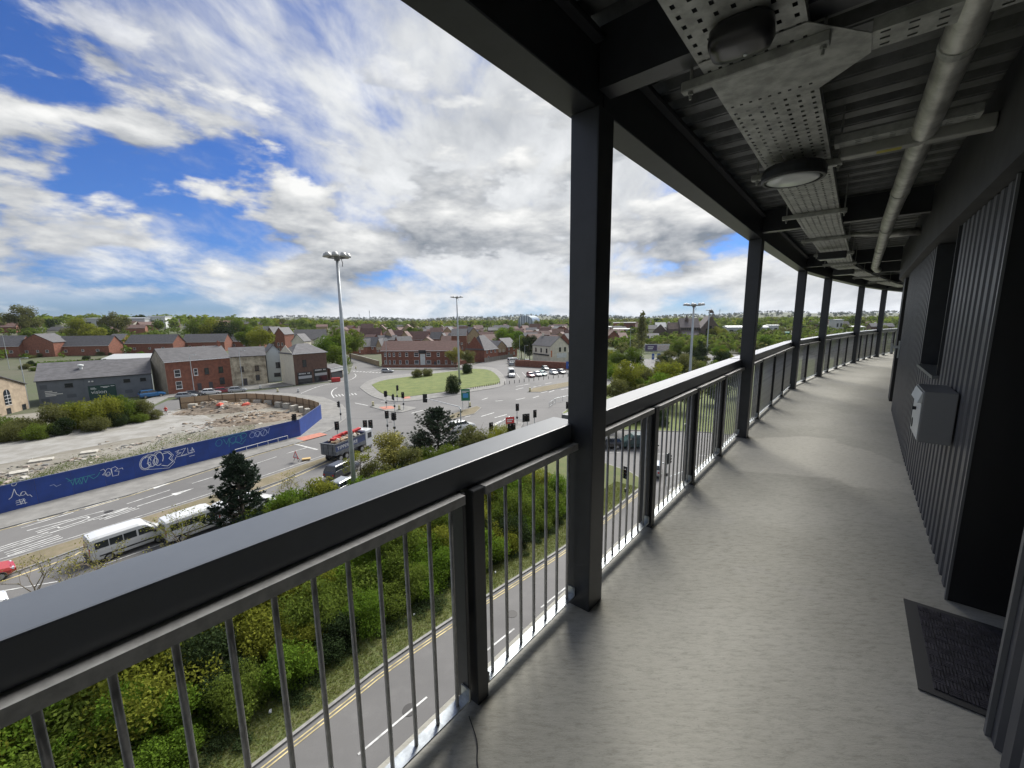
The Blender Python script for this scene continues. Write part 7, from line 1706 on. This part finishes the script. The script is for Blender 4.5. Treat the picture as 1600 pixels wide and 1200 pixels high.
    # black bollards along the car park and island edges
    for k in range(15):
        u = 781 + 7.6*k; v = 601 - 1.0*k*0.95 + (0 if k else 0); x, y = G(u, min(601, v + 1)); t = thing('post_bollard', 'short black post bollard along the car park edge', 'bollard', (x, y, .03), 0, 'black bollards by the car park')
        mb = MB(); mb.tube([(0, 0, 0), (0, 0, .85), (0, 0, .95)], [.08, .08, .03], 8); build('bollard_post', mb, M_blk, t)
    for k in range(14):
        f = k/13; u = 736 + 45*f; v = 609 - 9*f; x, y = G(u, v); mb = MB(); mb.box(-.07, .07, -.07, .07, 0, .55); tag(build('timber_stump', mb, mat('stump_wood', (.13, .10, .07), .9), None, (x, y, .12), 0, bevel=.02), 'knee high timber stump edging the grass island', 'post', 'timber stumps round the grass island')
    # ---- signs
    def sign(name, label, cat, u, vb, w, z0, z1, m, posts=(-.35, .35), rz=0.0, border=None, marks=()):
        x, y = G(u, vb); t = thing(name, label, cat, (x, y, .1), rz)
        for p in posts: mb = MB(); mb.tube([(p*w, .06, 0), (p*w, .06, z1)], .05, 8); build('post', mb, M_pole, t)
        mb = MB(); mb.box(-w/2, w/2, -.03, 0, z0, z1); b = build('board', mb, m, t)
        for (a, c, zz, zh, mm) in marks: mb = MB(); mb.box(a*w, c*w, -.04, -.031, z0+(z1-z0)*zz, z0+(z1-z0)*zh); build('sign_marking', mb, mm, b)
        return t
    sign('direction_sign', 'green direction sign with a blue patch on two posts', 'road sign', 728, 639, 1.75, 1.6, 4.0, M_green_sign, rz=.1, marks=((-.3, .3, .25, .62, mat('sign_sky', (.05, .25, .5), .5)), (-.4, .4, .78, .84, M_white), (-.4, .1, .68, .73, M_white)))
    sign('warning_board', 'red temporary road works board beside the kerb', 'road sign', 797, 668, 1.5, .5, 1.7, mat('sign_red', (.55, .03, .03), .5), rz=.3, marks=((-.35, .35, .55, .7, M_white), (-.35, .2, .3, .45, M_white)))
    sign('parking_sign', 'square blue parking sign on the red brick wall', 'sign', 889, 582, 2.0, 1.2, 3.6, M_blue_sign, rz=-.2, marks=((-.12, .15, .35, .65, M_white),))
    for u, rz in ((1020, .5), (1029, -.5)): sign('blue_chevron_sign', 'blue and white road sign on the grass bank', 'road sign', u, 566, 1.5, 1.0, 3.4, M_blue_sign, rz=rz, marks=((-.5, -.42, 0, 1, M_white), (.42, .5, 0, 1, M_white), (-.15, .15, .35, .65, M_white)))['group'] = 'blue signs on the bank'
    # roadworks triangle
    x, y = G(463, 722); t = thing('roadworks_sign', 'red bordered triangular road works sign on the median', 'road sign', (x, y, .1), -.5)
    def tri(s, z): return [(-s*.58, z - s*.33), (s*.58, z - s*.33), (0, z + s*.67)]
    mb = MB(); mb.extr(tri(1.0, .75), 'y', -.02, 0); b = build('board', mb, mat('sign_red', (.55, .03, .03), .5), t); mb = MB(); mb.extr(tri(.66, .75), 'y', -.03, -.021); build('board_face', mb, M_white, b); mb = MB(); mb.tube([(-.5, 0, 0), (0, .05, .9)], .03, 5); mb.tube([(.5, 0, 0), (0, .05, .9)], .03, 5); mb.tube([(0, .5, 0), (0, .05, .9)], .03, 5); build('frame', mb, M_blk, t)
    mb = MB(); mb.box(-.5, .5, -.3, .3, 0, .18); tag(build('sandbag', mb, mat('sandbag', (.50, .36, .16), .9), None, (x + 1.0, y + .6, .12), .4, bevel=.07), 'tan sandbag lying beside the road works sign', 'sandbag')
    # ---- pedestrian guard rails
    def guard(pts, label, h=1.0, step=2.0):
        t = thing('guard_rail', label, 'guard rail'); P = [Vector(p) for p in pts]
        for a, b in zip(P, P[1:]):
            n = max(1, int((b-a).length/step))
            for k in range(n):
                p, q = a.lerp(b, k/n), a.lerp(b, (k+1)/n); mb = MB(); z = .1
                mb.tube([(p.x, p.y, z), (p.x, p.y, z+h), (q.x, q.y, z+h), (q.x, q.y, z)], .03, 6); mb.tube([(p.x, p.y, z+.15), (q.x, q.y, z+.15)], .02, 5)
                for j in range(1, 12): m_ = p.lerp(q, j/12); mb.tube([(m_.x, m_.y, z+.15), (m_.x, m_.y, z+h)], .008, 4, caps=False)
                build('rail_panel', mb, M_galv, t)
    guard(GP((858, 637), (868, 630), (900, 623)), 'galvanised guard rail at the grass corner by the column')
    guard(GP((1046, 760), (1090, 742), (1130, 728)), 'guard rail along the near junction seen through the bars')
    guard(GP((772, 676), (797, 660), (818, 666)), 'guard rail round the signal island by the handrail')
    t = thing('low_barrier', 'low white tubular barrier along the foot of the blue hoarding', 'barrier'); a, b = Vector(G(368, 711)), Vector(G(450, 688)); n = 5
    for k in range(n+1): p = a.lerp(b, k/n); mb = MB(); mb.tube([(p.x, p.y, .1), (p.x, p.y, .75)], .035, 6); build('post', mb, M_white, t)
    mb = MB(); mb.tube([(a.x, a.y, .75), (b.x, b.y, .75)], .04, 8); build('rail', mb, M_white, t)
    # red bin and seats outside the kiosk
    x, y = G(525, 597); mb = MB(); mb.box(-1.2, 1.2, -.5, .5, 0, 1.2); tag(build('red_cabinet', mb, M_red, None, (x, y, .12), .6, bevel=.06), 'red cabinet standing outside the small shop', 'cabinet')
furniture()

def person():
    x, y = G(260, 650); t = thing('person', 'person in orange red high visibility jacket and dark trousers walking on the concrete', 'person', (x, y, .14), 0.4)
    P = {'pel': (0, 0, .95), 'sp': (0, .02, 1.2), 'ch': (0, .03, 1.4), 'nk': (0, .05, 1.53), 'hd': (0, .08, 1.66), 'tp': (0, .07, 1.77), 'hl': (.10, 0, .92), 'kl': (.12, .12, .52), 'al': (.12, .02, .10), 'tl': (.12, .18, .05), 'hr': (-.10, 0, .92), 'kr': (-.12, .0, .50), 'ar': (-.12, -.22, .12), 'tr': (-.12, -.08, .05), 'sl': (.19, .03, 1.43), 'el': (.27, -.06, 1.16), 'wl': (.26, .08, .95), 'fl': (.26, .12, .87), 'sr': (-.19, .03, 1.43), 'er': (-.27, .08, 1.16), 'wr': (-.24, .24, 1.0), 'fr': (-.23, .29, .94)}
    E = [('pel', 'sp'), ('sp', 'ch'), ('ch', 'nk'), ('nk', 'hd'), ('hd', 'tp'), ('pel', 'hl'), ('hl', 'kl'), ('kl', 'al'), ('al', 'tl'), ('pel', 'hr'), ('hr', 'kr'), ('kr', 'ar'), ('ar', 'tr'), ('ch', 'sl'), ('sl', 'el'), ('el', 'wl'), ('wl', 'fl'), ('ch', 'sr'), ('sr', 'er'), ('er', 'wr'), ('wr', 'fr')]
    Rr = {'pel': .15, 'sp': .14, 'ch': .16, 'nk': .06, 'hd': .10, 'tp': .07, 'hl': .10, 'kl': .07, 'al': .05, 'tl': .045, 'hr': .10, 'kr': .07, 'ar': .05, 'tr': .045, 'sl': .075, 'el': .055, 'wl': .04, 'fl': .035, 'sr': .075, 'er': .055, 'wr': .04, 'fr': .035}
    K = list(P); me = bpy.data.meshes.new('body'); me.from_pydata([P[k] for k in K], [(K.index(a), K.index(b)) for a, b in E], [])
    o = link('body', me, t); sk = o.modifiers.new('skin', 'SKIN')
    for i, k in enumerate(K): me.skin_vertices[0].data[i].radius = (Rr[k], Rr[k]*.85)
    me.skin_vertices[0].data[0].use_root = True
    sb = o.modifiers.new('sub', 'SUBSURF'); sb.levels = 1; sb.render_levels = 1
    bpy.context.view_layer.update(); ev = bpy.data.meshes.new_from_object(o.evaluated_get(bpy.context.evaluated_depsgraph_get())); o.modifiers.clear(); o.data = ev
    ev.materials.clear()
    for m in (mat('trouser_dark', (.018, .02, .028), .8), mat('hivis_red', (.55, .05, .03), .7), mat('skin_tone', (.42, .25, .18), .6), mat('hard_hat', (.5, .06, .03), .5)): ev.materials.append(m)
    for p in ev.polygons: z = p.center.z; ax = abs(p.center.x); p.material_index = 2 if (z > 1.53 and z < 1.68) or (z < .93 and ax > .21) else 3 if z >= 1.68 else 1 if z > .88 else 0
    ev.polygons.foreach_set('use_smooth', [True]*len(ev.polygons))
    mb = MB(); mb.box(-.18, .18, -.15, .18, 1.1, 1.15); b = build('reflective_band', mb, M_white, t)
person()

def haze():
    m = bpy.data.materials.new('haze'); m.use_nodes = True; T = NT(m.node_tree); out = T.n('ShaderNodeOutputMaterial')
    v = T.n('ShaderNodeVolumePrincipled', Color=(0.86, 0.92, 1.0), Density=HAZE, Anisotropy=0.2)
    T.nt.links.new(v.outputs[0], out.inputs['Volume'])
    mb = MB(); mb.box(-9800, 9800, -9800, 9800, -20.0, 130.0); o = build('haze', mb, m); o['kind'] = 'stuff'
HAZE = 0.45e-4
haze()
